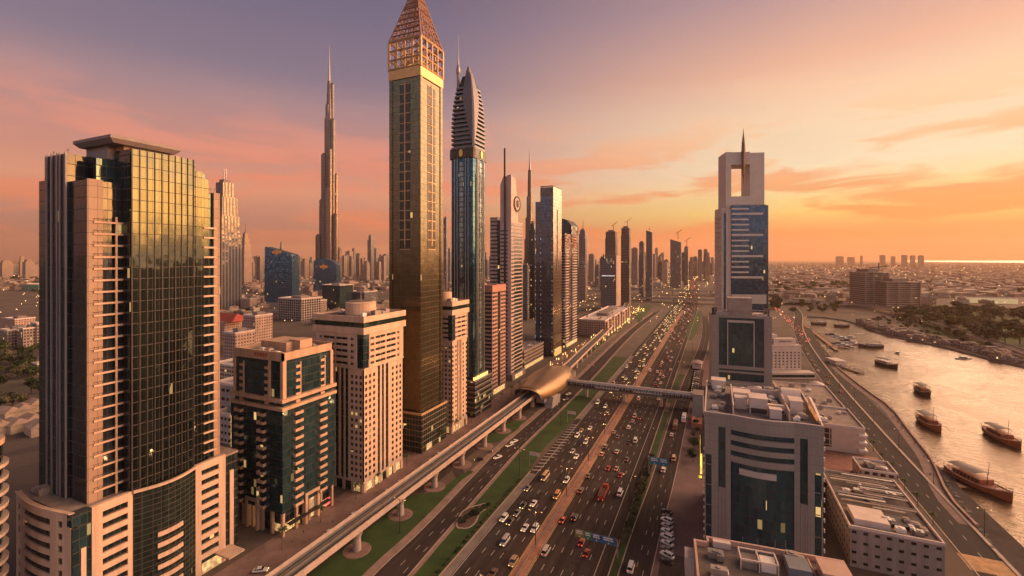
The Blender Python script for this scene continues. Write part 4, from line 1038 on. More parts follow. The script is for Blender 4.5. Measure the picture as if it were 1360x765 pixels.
def office_front():
    ox, oy, W, D, Z = -3.5, 176.8, 35.6, 46.0, 50.5
    r = thing('office_block', 'grey clad office block with bowed front of dark teal glass, left of the creek', 'office block', (ox, oy, 0))
    def L(px):                                   # pixel column -> metres along the front
        k = ray(px); return oy/k[1]*k[0]-ox
    def Zp(py, px): return ZP(py, oy/ray(px)[1])
    front = Face((0, 0), (1, 0), (0, -1), W)
    core = MB(); core.box(.4, W-.4, .9, D-.4, 0, Z-2.2); core.build('glass_core', TEALD, r)
    c0, c1 = L(970.5), L(1055)
    bow = lambda x: 1.7*math.sin(math.pi*(x-c0)/(c1-c0)) if c0 < x < c1 else 0
    st0, st1, st2, st3 = L(954), L(963.6), L(1062.5), L(1073); e0, e1 = L(945), L(1082)
    z1, z2, z3, z4 = Zp(567, 958), Zp(647, 958), Zp(583, 1068), Zp(670, 1068)
    g0, g1 = Zp(603, 940), Zp(629, 1088)
    w_ = MB()
    w_.bf(front, 0, e0, -1, 0, g0, Z); w_.bf(front, e0, st0, -1, .1, 0, Z)
    w_.bf(front, st0, st1, -1, 0, z1, Z); w_.bf(front, st0, st1, -1, -.1, 0, z2); w_.bf(front, st1, c0, -1, .1, 0, Z)
    w_.bf(front, c1, st2, -1, .1, 0, Z); w_.bf(front, st2, st3, -1, 0, z3, Z); w_.bf(front, st2, st3, -1, -.1, 0, z4)
    w_.bf(front, st3, e1, -1, .1, 0, Z); w_.bf(front, e1, W, -1, 0, g1, Z)
    w_.box(0, .4, 1, D, 0, Z); w_.box(W-.4, W, 1, D, 0, Z); w_.box(.4, W-.4, D-.4, D, 0, Z)
    w_.build('wall', GREY_T, r)
    for a in (st0, st0+1.3, st2, st2+1.4):
        mb = MB(); mb.bf(front, a+.4, a+.55, -.09, .2, .3, (z2 if a < 15 else z4)-.4); mb.build('pilaster', GREYP, r)
    # bowed centre: glass with stone ribbons between the upper window bands
    n = 14; xs = [c0+(c1-c0)*i/n for i in range(n+1)]
    ln = [(x, -bow(x)) for x in xs]
    zt = [Zp(570, 970.5), Zp(583.5, 970.5), Zp(597, 970.5)]
    gz = Zp(612, 970.5)
    mb = MB(); mb.prism([(c0, .88)]+[(x, y+.25) for x, y in ln]+[(c1, .88)], 0, Z-1.4); mb.build('bowed_glass', TEALD, r)
    bands = [(zt[0], Z), (zt[1], zt[0]-1.75), (zt[2], zt[1]-1.75), (gz, zt[2]-1.75)]
    for a, b in bands:
        mb = MB(); deck(mb, ln, -.3, .35, b, a); mb.build('stone_ribbon', GREY_T, r)
    mb = MB(); deck(mb, ln[2:11], .0, .6, gz-1.6, gz-3.6); mb.build('stone_ribbon', GREYP, r)
    rf = MB(); rf.prism([(.4, .9)]+[(x, y+.6) for x, y in ln]+[(W-.4, .9), (W-.4, D-.4), (.4, D-.4)], Z-2.1, Z-1.3); rf.build('roof', mat('grey_roof', (.17, .145, .145), .85, var=.25, scale=.3), r)
    tp = MB(); deck(tp, [(0, -.1)]+ln+[(W, -.1)], -.35, .15, Z+.25, Z); tp.box(-.1, .35, .1, D, Z, Z+.2); tp.box(W-.35, W+.1, .1, D, Z, Z+.2); tp.build('parapet_cap', PINKR, r)
    for i in range(9):
        mb = MB(); mb.bf(front, .6+i % 2*(W-3.6), .6+i % 2*(W-3.6)+2.2, -.9, -.62, 3+i*3.6, 3.25+i*3.6); mb.build('glazing_bar', STEEL, r)
    # roof clutter
    pk = MB()
    pk.box(9.2, 9.6, 4, 34, Z-1.3, Z+2.4); pk.box(26.5, 26.9, 5, 34, Z-1.3, Z+2.4); pk.box(9.6, 26.5, 33.6, 34, Z-1.3, Z+1.5)
    pk.build('screen_wall', PINKR, r)
    for (x0, x1, y0, y1, zt_) in ((10.2, 14.2, 13, 17, 2.6), (14.8, 20.5, 9, 16, 4.2), (20.9, 26.2, 12, 13.2, 1.7), (20.9, 24.6, 6, 9, 1.8), (28, 32, 14, 20, 3.4), (2, 7.5, 38, 44, 2.2), (10, 16, 24, 30, 1.7)):
        mb = MB(); mb.box(x0, x1, y0, y1, Z-1.3, Z+zt_); mb.box(x0-.15, x1+.15, y0-.15, y1+.15, Z+zt_+.003, Z+zt_+.2); mb.build('plant_room', PINKR, r)
    mb = MB(); mb.box(15.2, 20.2, 8.6, 8.95, Z-1, Z+.8); mb.box(21, 26, 12.0, 12.01, Z-1, Z); mb.build('louvre_bank', DARKM, r)
    roof_plant(r, 10, 26, 17, 33, Z-1.3, 31, 26); roof_plant(r, 27, 34, 4, 32, Z-1.3, 32, 16); roof_plant(r, 1, 9, 6, 40, Z-1.3, 33, 9); roof_plant(r, 10, 34, 34, 44, Z-1.3, 34, 14)
    pf = MB(); n = 14
    pf.loft([[(x, 30+5*math.cos(math.pi*i/n), Z-1.3+5.2*math.sin(math.pi*i/n)) for i in range(n+1)] for x in (26.8, 33.2)]); pf.build('barrel_vault', PINKR, r)
    cv = MB(); N = 12
    cv.loft([[(W-.5, 4+20*i/N, Z-.6), (W+.3, 4+20*i/N, Z-.6), (W+.3, 4+20*i/N, Z+.3+2.6*math.sin(math.pi*i/N*.5)), (W-.5, 4+20*i/N, Z+.5+2.6*math.sin(math.pi*i/N*.5))] for i in range(N+1)])
    cv.build('curved_fin', PINKR, r)
    mb = MB(); mb.box(W-.75, W-.52, 7, 22, Z-.6, Z+1.0); mb.build('orange_light_strip', emit('orange_strip', (1, .33, .06), .5), r)
    ar = MB()
    for i in range(9): ar.tube((1.5+i*.4, .8-.3*math.sin(i/8*math.pi), Z+.2), (1.5+i*.4+.4, .8, Z+.2+.6*math.sin((i+1)/9*math.pi)), .18, 5)
    ar.build('roof_arch', PINKR, r)
    # projecting vertical sign on the road side
    mb = MB(); mb.box(-1.5, -.9, 5, 5.5, 24, 41); mb.build('sign_post', DARKM, r)
    mb = MB(); mb.box(-1.6, -1.52, 4.9, 5.6, 25, 40); mb.box(-1.5, -.9, 4.86, 4.99, 26, 33.5); mb.box(-2.1, -1.0, 4.86, 4.98, 24.5, 25.4); mb.build('lit_sign', SIGNY, r)
    for i in range(14):
        mb = MB(); mb.box(W, W+.35, -.2, .25, 3+i*3.3, 4.2+i*3.3); mb.box(-.35, 0, .4, .8, 3+i*2.6, 3.8+i*2.6); mb.build('facade_lamp', PWHITE, r)
office_front()

def roof_near():
    r = thing('roof_terrace_block', 'pink parapeted flat roof of a block at the bottom edge, covered with plant frames', 'building', (-5.1, 125.4, 0), R(5))
    Z = 33.8
    mb = MB(); mb.box(0, 32.4, -32, 0, 0, Z); mb.build('wall', facade('pink_block', (.44, .30, .25), (.06, .07, .07), 3.4, 2.4, .5, .45, lit=.05, metal=.5), r)
    mb = MB(); mb.box(.6, 31.8, -31, -.6, Z, Z+.06); mb.build('roof', ROOFD, r)
    mb = MB()
    mb.box(3.0, 32.4, -.5, 0, Z, Z+1.3); mb.box(3.0, 3.5, -2.4, -.5, Z, Z+1.31); mb.box(0, 3.0, -2.9, -2.4, Z, Z+1.3); mb.box(0, .5, -32, -2.9, Z, Z+1.3); mb.box(31.9, 32.4, -32, -.5, Z, Z+1.3)
    mb.box(24.8, 25.1, -20, -.5, Z, Z+.8)
    mb.build('parapet', mat('salmon_render', (.52, .34, .27), .8, var=.12, scale=.3), r)
    mb = MB(); mb.box(-2.2, -.1, -7.5, -3.2, Z-5, Z-.6); mb.build('balcony_box', PINKR, r)
    fr_ = MB()
    for x in (9.6, 13.4, 17.2):
        for y in (-4.6, -9): fr_.box(x, x+.25, y, y+.25, Z+.06, Z+2.3)
    for y in (-4.6, -9): fr_.box(9.6, 17.45, y, y+.25, Z+2.3, Z+2.55)
    for x in (9.6, 13.4, 17.2): fr_.box(x, x+.25, -8.75, -4.6, Z+2.31, Z+2.54)
    fr_.build('plant_frame', PINKR, r)
    mb = MB(); mb.box(10, 13.2, -8.4, -5, Z+.06, Z+1.7); mb.build('chiller', CONC2, r)
    mb = MB(); mb.box(14, 17, -8.4, -5, Z+.06, Z+1.9); mb.build('chiller', PWHITE, r)
    mb = MB(); mb.box(19.5, 24, -8.5, -3.6, Z+.06, Z+2.2); mb.build('plant_room', mat('blue_grey_cover', (.16, .17, .20), .6, var=.15), r)
    mb = MB(); mb.box(4.4, 8.4, -2.3, -1.0, Z+.06, Z+1.5); mb.build('water_tank', PINKR, r)
    mb = MB(); mb.box(26, 31, -9, -3.5, Z+.06, Z+2.6); mb.box(25.8, 31.2, -9.2, -3.3, Z+2.6, Z+2.8); mb.build('stair_head', mat('salmon_render', ()), r)
    tb = MB()
    for i, x in enumerate((11.2, 14.5, 18.2, 20.4)): tb.tube((x, -.9, Z+.2), (x, -.9, Z+3.2+i*.3), .05, 5)
    for i in range(5): tb.tube((8+i*.1, -1.4-i*.5, Z+.2), (18, -1.4-i*.5, Z+.2), .07, 4)
    tb.build('pipework', STEEL, r)
    roof_plant(r, 5, 30, -24, -11, Z+.06, 61, 14); roof_plant(r, 1, 9, -22, -4, Z+.06, 62, 5); roof_plant(r, 18, 25, -4, -1, Z+.06, 63, 4)
roof_near()

def office_mid():
    d = 350.0; x0, y0 = XY(945, d); W = 40.6; D = 30; Z = 62
    r = thing('office_block', 'teal fronted office block with pink grey frame just before the portal tower', 'office block', (x0, y0, 0), TH-R(20))
    q = lambda px: (px-945)/80*40.6; zz = lambda py: ZP(py, d)
    front = Face((0, 0), (1, 0), (0, -1), W)
    mb = MB(); mb.box(.3, W-.3, .6, D, 0, Z-1); mb.build('glass_core', TEALD, r)
    mb = MB(); a0, a1 = q(955), q(1015)
    mb.bf(front, 0, a0, -1, .4, 0, Z); mb.bf(front, a1, W, -1, .4, 0, Z); mb.bf(front, a0, a1, -1, .38, zz(421), Z)
    mb.bf(front, a0, a1, -1, .2, zz(488), zz(483.5)); mb.bf(front, a0, a1, -1, .2, zz(493), zz(490.5)); mb.bf(front, a0, a1, -1, .2, 0, zz(503))
    mb.box(0, .5, 1, D, 0, Z); mb.box(W-.5, W, 1, D, 0, Z); mb.box(.5, W-.5, D-.4, D, 0, Z)
    mb.build('wall', GREY_T, r)
    for px in (967, 1002):
        mb = MB(); mb.bf(front, q(px)-.3, q(px)+.3, -.5, .6, zz(483.4), zz(424)); mb.build('facade_fin', GREYP, r)
    mb = MB(); mb.bf(front, q(967.5), q(1001.5), -.6, .5, zz(427), zz(424)); mb.build('stone_ribbon', GREYP, r)
    mb = MB(); mb.box(.5, W-.5, 1, D-.4, Z-1, Z-.5); mb.build('roof', ROOFM, r)
    mb = MB(); mb.box(12, 28, 4, 15, Z-.5, Z+12.0); mb.box(11.6, 28.4, 3.6, 15.4, Z+12.0, Z+13.0); mb.build('plant_room', CONC, r)
    pk = MB()
    for i in range(15): pk.tube((2.5+i*2.55, 2.2, Z-.5), (2.5+i*2.55, 2.2, Z+4), .14, 4)
    pk.box(2, 39, 2.0, 2.4, Z+4, Z+4.4); pk.build('screen_rail', CONC, r)
    mb = MB(); mb.box(3.5, 12, 3, 12, Z-.5, Z+1.6); mb.box(3.2, 12.4, 2.7, 12.2, Z+1.6, Z+2.0); mb.build('plant_room', GREYP, r)
    mb = MB(); mb.box(30, 38, 3, 12, Z-.5, Z+1.4); mb.build('plant_room', PINKR, r)
    for x in (.6, W-4.4):
        mb = MB(); mb.box(x, x+3.6, 5, 9, Z, Z+5); mb.build('water_tank', DARKM, r)
    roof_plant(r, 8, 32, 16, 27, Z-.5, 41, 6)
office_mid()

def portal_tower():
    d = 500.0; x0, y0 = XY(964, d); yaw = TH-R(7.5)
    r = thing('portal_tower', 'tower with a square open portal frame and a hanging spindle spire on top', 'skyscraper', (x0, y0, 0), yaw)
    W, D = 39.5, 26.0; ZT, ZG = 220.6, 162.0
    PG = mat('portal_grey', (.56, .49, .44), .7, var=.08, scale=.1)
    zz = lambda py: ZP(py, d)
    fr = MB(); zo0, zo1 = zz(261), zz(219)
    a, b = 5.6, 24.8
    fr.box(0, a, 0, D, ZG-2, ZT); fr.box(b, W, 0, D, ZG-2, ZT-1.5); fr.box(a, b, 0, D-.01, zo1, ZT-.4); fr.box(a, b, 0.01, D, ZG-2, zo0)
    fr.build('portal_frame', PG, r)
    bg = facade('portal_blue_glass', (.03, .04, .05), (.085, .21, .36), 3.7, 1.6, .96, .95, lit=.015, metal=.72, rough=.08, tilt=.015)
    mb = MB(); mb.box(5.0, W+3, -2.4, D, 0, ZG); mb.build('glass_body', bg, r)
    mb = MB(); mb.box(-4, 4.98, .8, D-.5, 0, ZG-2); mb.box(0, 4.9, -1.4, .8, 0, ZG-4); mb.build('stone_spine', PG, r)
    mb = MB(); mb.box(-1.9, -.1, .5, .79, 20, ZG-8); mb.build('glass_slot', bg, r)
    for i in range(14):
        z = zz(279)-i*5.7
        wide = i % 4 == 1
        mb = MB(); mb.box(5.0, (37 if wide else 22.5), -3.3, -2.41, z, z+(2.2 if wide else 1.7)); mb.build('floor_band', PG, r)
    for i in range(24):
        mb = MB(); mb.box(-5.6, -4, 4, D-4, 30+i*5.2, 31.6+i*5.2); mb.build('balcony', PG, r)
    mb = MB(); mb.box(6, 40, -2.3, D-1, ZG, ZG+.8); mb.build('roof', ROOFM, r)
    for x in (9, 34):
        mb = MB(); mb.box(x, x+4, 2, 5, ZG-1, ZG+4.5); mb.build('plant_room', CONC2, r)
    sp = MB(); sx = 18.2*.98
    sp.lathe(sx, -.8, [(.06, zz(247)), (1.0, zz(232)), (2.0, zz(214)), (2.3, zz(203)), (1.7, zz(190)), (.7, zz(180)), (.05, zz(171))], 8); sp.build('spindle_spire', mat('spire_bronze', (.17, .11, .085), .5, .5), r)
    mb = MB(); mb.box(4.9, W+1, -2.6, -2.41, 56, 66); mb.build('mechanical_band', GREYP, r)
portal_tower()

def hotel_white():
    d = 410.0; x0, y0 = XY(1022, d); W = 42/F*d; Z = 105-117*d/F
    r = thing('hotel', 'white low hotel with columns of dark windows behind the teal fronted block', 'hotel', (x0, y0, 0), TH)
    PW = mat('hotel_white', (.52, .43, .38), .75, var=.1)
    core = MB(); core.box(.3, W-.3, .5, 15.5, 0, Z-.5); core.build('glass_core', DARKG, r)
    f_ = MB(); fc = Face((0, 0), (1, 0), (0, -1), W)
    cols = [(1.2+i*3.45, 2.9+i*3.45) for i in range(8)]; rows = [(7+i*2.6, 8.5+i*2.6) for i in range(6)]
    cc = lattice(f_, fc, cols, rows, -.5, 0, 0, Z); f_.box(0, .3, .5, 16, 0, Z); f_.box(W-.3, W, .5, 16, 0, Z); f_.box(.3, W-.3, 15.6, 16, 0, Z); f_.build('wall', PW, r)
    wm = pane_mesh(1.7, 1.5, .05, .1).mesh('window', [WINM, PW])
    repeat_parts(r, 'window', wm, spots_on(fc, cc, -.3))
    mb = MB(); mb.box(-.2, W+.2, -.2, 16.2, Z, Z+.9); mb.build('parapet', PW, r)
    mb = MB(); mb.box(6, 26, 4, 11, Z+.9, Z+6); mb.box(2, 12, 9, 15, Z+.9, Z+9); mb.build('roof_block', PW, r)
    mb = MB(); mb.box(11, 22, 3.8, 3.99, Z+3, Z+4.2); mb.build('roof_sign', mat('sign_brown', (.25, .15, .11)), r)
    mb = MB(); mb.box(-4, W+6, -10, -.6, 0, 5.2); mb.build('annex', PW, r)
    mb = MB(); mb.box(-3.5, W+5.5, -10.15, -10.02, 1.2, 3.6); mb.build('annex_glazing', DARKG, r)
hotel_white()

# low buildings between the office block and the creek road
def low_block(name, label, x0, x1, y0, y1, z, wm_, rm=ROOFM, seed=0, plant=6, par=1.0):
    r = thing(name, label, 'building', (x0, y0, 0))
    mb = MB(); mb.box(0, x1-x0, 0, y1-y0, 0, z); mb.build('wall', wm_, r)
    mb = MB(); mb.box(.5, x1-x0-.5, .5, y1-y0-.5, z+.003, z+.06); mb.build('roof', rm, r)
    mb = MB(); parapet(mb, -.1, x1-x0+.1, -.1, y1-y0+.1, z, z+par, .45); mb.build('parapet', PINKR, r)
    if plant: roof_plant(r, 1, x1-x0-1, 1, y1-y0-1, z+.06, seed, plant)
    return r
CREAM = facade('cream_block', (.50, .38, .30), (.10, .085, .08), 3.6, 3.0, .62, .5, lit=.05, metal=.4)
b_ = low_block('low_block', 'cream block with dark gridded windows beside the red paved yard', 47, 73, 300, 335, 13.5, mat('cream_render', (.55, .42, .33), .8, var=.1), seed=71, plant=10)
mb = MB(); mb.box(.8, 11, -.14, -.02, 2, 12); mb.build('window_grid', facade('grid_windows', (.33, .25, .21), (.09, .08, .08), 3.1, 2.6, .8, .82, lit=0, metal=.4), b_)
mb = MB(); mb.box(23, 27, -1.6, 6, 2, 3); mb.box(23, 27, -1.6, 6, 6, 7); mb.box(23, 27, -1.6, 6, 10, 11); mb.build('corner_balcony', PWHITE, b_)
b_ = low_block('low_block', 'long terraced roof block with rooftop plant and pale parapets behind the office block', 33, 70, 236, 296, 9.0, CREAM, seed=72, plant=16) if False else low_block('low_block', 'pale terraced block with a row of roof windows behind the cream block', 40, 74, 345, 400, 11, CREAM, seed=72, plant=16)
low_block('market_hall', 'wide dark flat roofed hall in front of the white hotel', 6, 58, 345+62, 345+98, 6, CONC2, ROOFD, 73, 9) if False else None
low_block('market_hall', 'wide dark flat roofed hall between the office blocks and the creek road', 2, 36, 262, 330, 10, CONC2, ROOFD, 73, 9)
dm = thing('pavilion', 'small white domed pavilion beside the creek road', 'pavilion', (72.5, 425, 0))
mb = MB(); mb.cyl(0, 0, 0, 4, 6, n=16); mb.build('base', PWHITE, dm)
mb = MB(); mb.lathe(0, 0, [(6.6, 4), (6.2, 5.2), (4.6, 7.2), (2.2, 8.4), (.1, 8.8)], 18); mb.build('dome', PINKR, dm)
def pergola():
    r = thing('pergola_block', 'grey block roofed with rows of pale pergola slats beside the creek road', 'building', (42, 190, 0))
    mb = MB(); mb.box(0, 25, 0, 46, 0, 13); mb.build('wall', facade('grey_block', (.30, .245, .22), (.05, .05, .05), 3.4, 3.2, .42, .28, lit=.03, metal=.3), r)
    mb = MB(); mb.box(.4, 24.6, .4, 45.6, 13, 13.1); mb.build('roof', ROOFD, r)
    mb = MB(); parapet(mb, -.15, 25.15, -.15, 46.15, 13, 14.0, .45); mb.build('parapet', PINKR, r)
    for i in range(15):
        mb = MB(); y = 15+i*2.0+random.uniform(-.3, .3); x9 = 1.2
        mb.box(1.2+random.choice((0, 0, 0, 5, 9)), 23.6-random.choice((0, 0, 0, 4, 8)), y, y+random.uniform(.5, 1.3), 14.6+.01*i, 14.82+.01*i)
        for x in (11, 14): mb.box(x, x+.15, y+.2, y+.4, 13.1, 14.61+.01*i)
        mb.build('pergola_slat', [CONC, CONC2, CONC2, ROOFM, STEEL][i*3 % 5], r)
    mb = MB(); mb.box(2, 12, 3, 13, 13.1, 15.2); mb.build('roof_room', PINKR, r)
    mb = MB(); mb.box(13, 18, 6, 13, 13.1, 14.2); mb.build('skylight', BLUEG, r)
    roof_plant(r, 1, 24, 1, 14, 13.1, 65, 12); roof_plant(r, 1, 24, 16, 44, 13.1, 66, 10)
    for i in range(5):
        mb = MB(); mb.box(1, 24, 1+i*2.6-(.6 if i > 3 else 0), 1.4+i*2.6, 13.3, 13.7); mb.build('roof_beam', CONC, r) if i < 1 else None
pergola()
low_block('service_block', 'small tan service block at the corner of the red paved yard', 62, 76, 262, 276, 6, CREAM, seed=77, plant=5)
low_block('grey_annex', 'small grey green annex in the gap beside the bowed office block', 34.5, 41, 226, 244, 12, mat('annex_grey', (.20, .19, .175), .8, var=.2), CONC2, 75, 2)
y_ = MB(); y_.box(36, 78, 248, 299, .005, .03); y_.build('yard', mat('red_pavers', (.26, .125, .10), .85, var=.3, scale=.2))['kind'] = 'structure'
y_ = MB(); y_.box(78.6, 91, 204, 214, .03, .045); y_.build('yard', mat('ochre_pavers', (.42, .25, .12), .85, var=.35, scale=.35))['kind'] = 'structure'

# ================================================================ METRO, FOOTBRIDGE, SIGNS, LAMPS
def viaduct():
    r = thing('metro_viaduct', 'long concrete metro viaduct on single columns along the left of the highway', 'viaduct', (-118.4, 60, 0))
    ln = [(-118.4, 30), (-118.4, 200), (-118.4, 300), (-118.6, 385)]+[G(775, 466, 9.3), G(798, 445, 9.3), G(815, 428, 9.3), G(827, 413, 9.3), G(833, 404, 9.3), G(832, 397, 9.3), G(822, 391, 9.3), G(790, 386, 9.3)]
    ln = smooth(ln, 2); L = [(x+118.4, y-60) for x, y in ln]
    mb = MB(); k = len(L)
    A = lambda o: offset(L, o)
    prof = [(-1.9, 7.0), (1.9, 7.0), (4.0, 8.6), (4.0, 9.3), (-4.0, 9.3), (-4.0, 8.6)]
    offs = {o: A(o) for o, _ in prof}
    mb.loft([[(*offs[o][i], z) for o, z in prof] for i in range(k)]); mb.build('girder', CONC, r)
    for s in (-1, 1):
        mb = MB(); deck(mb, L, s*4.0-.14, s*4.0+.14, 10.6, 8.4); mb.build('parapet', mat('parapet_pink', (.44, .33, .28), .75, var=.15, scale=.3), r)
        for q in (-.72, .72):
            mb = MB(); deck(mb, L, s*1.9+q-.08, s*1.9+q+.08, 9.62, 9.32); mb.build('rail', STEEL, r)
        mb = MB(); deck(mb, L, s*1.9-1.25, s*1.9+1.25, 9.34, 9.3); mb.build('track_bed', mat('track_ballast', (.075, .058, .05), .9, var=.35, scale=.8), r)
    mb = MB(); deck(mb, L, -.25, .25, 9.75, 9.3); mb.build('walkway', CONC2, r)
    pm = MB(); pm.lathe(0, 0, [(1.5, 0), (1.35, 4.6), (1.9, 6.2), (2.2, 7.02)], 16); me_ = pm.mesh('column', CONC)
    y = 78.6
    while y < 640:
        if not 292 < y < 390:
            j = max(i for i in range(k-1) if L[i][1] <= y-60); f_ = (y-60-L[j][1])/(L[j+1][1]-L[j][1]); link('column', me_, r, (L[j][0]+(L[j+1][0]-L[j][0])*f_+(.6 if y < 300 else 0), y-60, 0))
        y += 24.9
    return r
viaduct()
isl = MB()
y = 78.6
while y < 290:
    isl.cyl(-117.8, y, .1, .24, 5.0, 4.8, 20); y += 24.9
isl.build('pavement_island', PAVE)['kind'] = 'structure'

def station():
    r = thing('metro_station', 'golden shell roofed metro station straddling the viaduct', 'metro station', (-118.4, 295, 0))
    GOLD = bpy.data.materials.new('golden_shell'); GOLD.use_nodes = True; t = NT(GOLD.node_tree)
    pos = t.n('ShaderNodeNewGeometry').outputs['Position']
    br = t.n('ShaderNodeTexVoronoi', {'distance': 'CHEBYCHEV'}, Vector=pos, Scale=.5)
    wnc = t.n('ShaderNodeSeparateXYZ', i0=br.outputs['Color']).outputs[0]
    b = t.n('ShaderNodeBsdfPrincipled', Base_Color=t.mix(t.m('LESS_THAN', t.m('FRACT', t.m('DIVIDE', t.n('ShaderNodeSeparateXYZ', i0=pos).outputs[1], 3.2)), .09), t.mix(wnc, (.32, .20, .10), (.35, .22, .115)), (.22, .14, .08)), Metallic=.7, Roughness=t.m('ADD', .34, t.m('MULTIPLY', wnc, .05)))
    t.n('ShaderNodeOutputMaterial', Surface=b.outputs[0])
    N, K = 26, 22
    def section(i, shrink=0.0):
        s = i/N; y = 84*s
        hw = (10.0+5.6*math.sin(math.pi*min(1, s*1.05)))*(1-.42*max(0, (s-.72)/.28)**1.5)-shrink
        top = 15.8+3.0*math.sin(math.pi*(s*.9+.05))-4.6*max(0, (s-.6)/.4)**1.6-shrink
        low = 8.6-2.8*math.sin(math.pi*s)
        out = []
        for j in range(K+1):
            a = math.pi*j/K; ca, sa = math.cos(a), math.sin(a)
            yy = y-(6.0*sa if i == 0 else 0)*1.0-(2.5*sa if i == 1 else 0)+(4*sa if i == N else 0)
            out.append((hw*math.copysign(abs(ca)**.8, ca), yy, low+(top-low)*sa**.85))
        return out
    mb = MB()
    outer = [section(i) for i in range(N+1)]; inner = [section(i, .5) for i in range(N+1)]
    vs = [p for s in outer for p in s]+[p for s in inner for p in s]; fs = []; off = (N+1)*(K+1)
    for i in range(N):
        for j in range(K):
            a = i*(K+1)+j; fs.append((a, a+1, a+K+2, a+K+1)); fs.append((off+a, off+a+K+1, off+a+K+2, off+a+1))
    for i in range(N):
        for j in (0, K):
            a = i*(K+1)+j; fs.append((a, a+K+1, off+a+K+1, off+a))
    for i in (0, N):
        for j in range(K):
            a = i*(K+1)+j; fs.append((a, a+1, off+a+1, off+a))
    mb.add(vs, fs); o = mb.build('shell_roof', GOLD, r)
    for p in o.data.polygons: p.use_smooth = True
    rim = MB()
    for S_ in (outer[0], outer[N]):
        for p, q in zip(S_, S_[1:]): rim.tube(p, q, .35, 6)
    rim.build('shell_rim', CONC, r)
    mb = MB(); mb.box(-9, -4.2, 5, 84, 4.5, 9.5); mb.box(4.2, 10, 5, 84, 4.5, 9.5); mb.build('platform', CONC2, r)
    mb = MB(); mb.box(-8, 9.4, 16, 74, 0.2, 4.5); mb.build('concourse', DARKG, r)
    mb = MB(); pts = [(8.8, 9, 0), (8.8, 27, 0), (8.8, 29, 8.4), (8.8, 12, 8.4)]; mb.loft([pts, [(x+5.5, y, z*.86) for x, y, z in pts]]); mb.build('stair_block', mat('stair_stone', (.30, .255, .23), .8, var=.2, scale=.5), r)
    mb = MB(); mb.box(9.42, 9.6, 30, 72, 1.2, 4.2); mb.build('concourse_glazing', TEALG, r)
    for y in (8, 30, 52, 74):
        mb = MB(); mb.cyl(0, y, 0, 7, 1.5, n=12); mb.build('column', CONC, r)
station()

def footbridge():
    r = thing('footbridge', 'enclosed tubular footbridge crossing over the whole highway from the golden station', 'footbridge', (-106, 341, 0))
    n = 10; x0, x1 = 0.0, 92.0
    pr = lambda x, s: [(x, 2.6*s*math.cos(2*math.pi*i/12), 9.4+2.35*s*math.sin(2*math.pi*i/12)) for i in range(12)]
    mb = MB(); mb.loft([pr(x0, 1), pr(x1, 1)]); mb.build('glazed_tube', facade('tube_glass', (.30, .25, .22), (.12, .10, .11), 2.4, 2.2, .86, 1.0, lit=.0, metal=.6, rough=.15), r)
    mb = MB(); mb.loft([[(x, 2.9*math.cos(math.pi*i/8), 11.0+1.15*math.sin(math.pi*i/8)) for i in range(9)] for x in (x0-.5, x1+.5)]); mb.build('roof_skin', mat('bridge_roof', (.52, .44, .40), .4, .6, var=.12), r)
    mb = MB(); mb.box(x0, x1, -2.2, 2.2, 6.5, 7.15); mb.build('floor_deck', CONC2, r)
    for x in (17, 45, 71):
        mb = MB(); mb.loft([[(x-.8, -1.6, 0), (x+.8, -1.6, 0), (x+.8, 1.6, 0), (x-.8, 1.6, 0)], [(x-.7, -2.1, 6.5), (x+.7, -2.1, 6.5), (x+.7, 2.1, 6.5), (x-.7, 2.1, 6.5)]]); mb.build('pier', CONC, r)
    for i in range(24):
        mb = MB(); x = 2+i*3.8
        mb.loft([[(x, 2.66*math.cos(2*math.pi*j/12), 9.4+2.42*math.sin(2*math.pi*j/12)) for j in range(12)], [(x+.3, 2.66*math.cos(2*math.pi*j/12), 9.4+2.42*math.sin(2*math.pi*j/12)) for j in range(12)]], False); mb.build('hoop', STEEL, r)
    for x, w_ in ((24, 18), (52, 20)):
        mb = MB()
        for i in range(11): mb.box(x+i*w_/11, x+i*w_/11+w_/16, -2.86, -2.72, 8.4, 9.3)
        mb.build('deck_lettering', mat('dim_letters', (.5, .5, .42), .6), r)
footbridge()
def bridge_tower():
    r = thing('stair_tower', 'pale stair and lift tower at the right end of the footbridge', 'stair tower', (-14, 334, 0))
    mb = MB(); mb.box(0, 6.5, 0, 13, 0, 12.6); mb.build('shaft', mat('stair_white', (.42, .38, .37), .7, var=.12), r)
    mb = MB(); mb.loft([[(.3, -.2, 12.6), (6.2, -.2, 12.6), (6.2, -16, 2.5), (.3, -16, 2.5)], [(.3, -.2, 9), (6.2, -.2, 9), (6.2, -16, .2), (.3, -16, .2)]]); mb.build('escalator_hood', mat('hood_glass', (.30, .30, .30), .25, .6, var=.1), r)
    mb = MB(); mb.box(.5, 6.5, -30, -17, 0, 3.4); mb.build('ticket_kiosk', mat('kiosk_red', (.40, .16, .11), .7, var=.2), r)
    mb = MB(); mb.box(-.2, 6.8, -.1, 13.2, 12.6, 13); mb.build('roof', CONC, r)
bridge_tower()
def kiosk_right():
    r = thing('car_park_block', 'low block with curved grey roof among the parked cars past the footbridge', 'building', (-20, 470, 0))
    mb = MB(); mb.box(0, 8, 0, 14, 0, 4.5); mb.build('wall', PINKR, r)
    mb = MB(); mb.loft([[(-1+10*i/8, y, 4.5+1.2*math.sin(math.pi*i/8)) for i in range(9)] for y in (-1, 15)]); mb.build('roof', CONC, r)
kiosk_right()

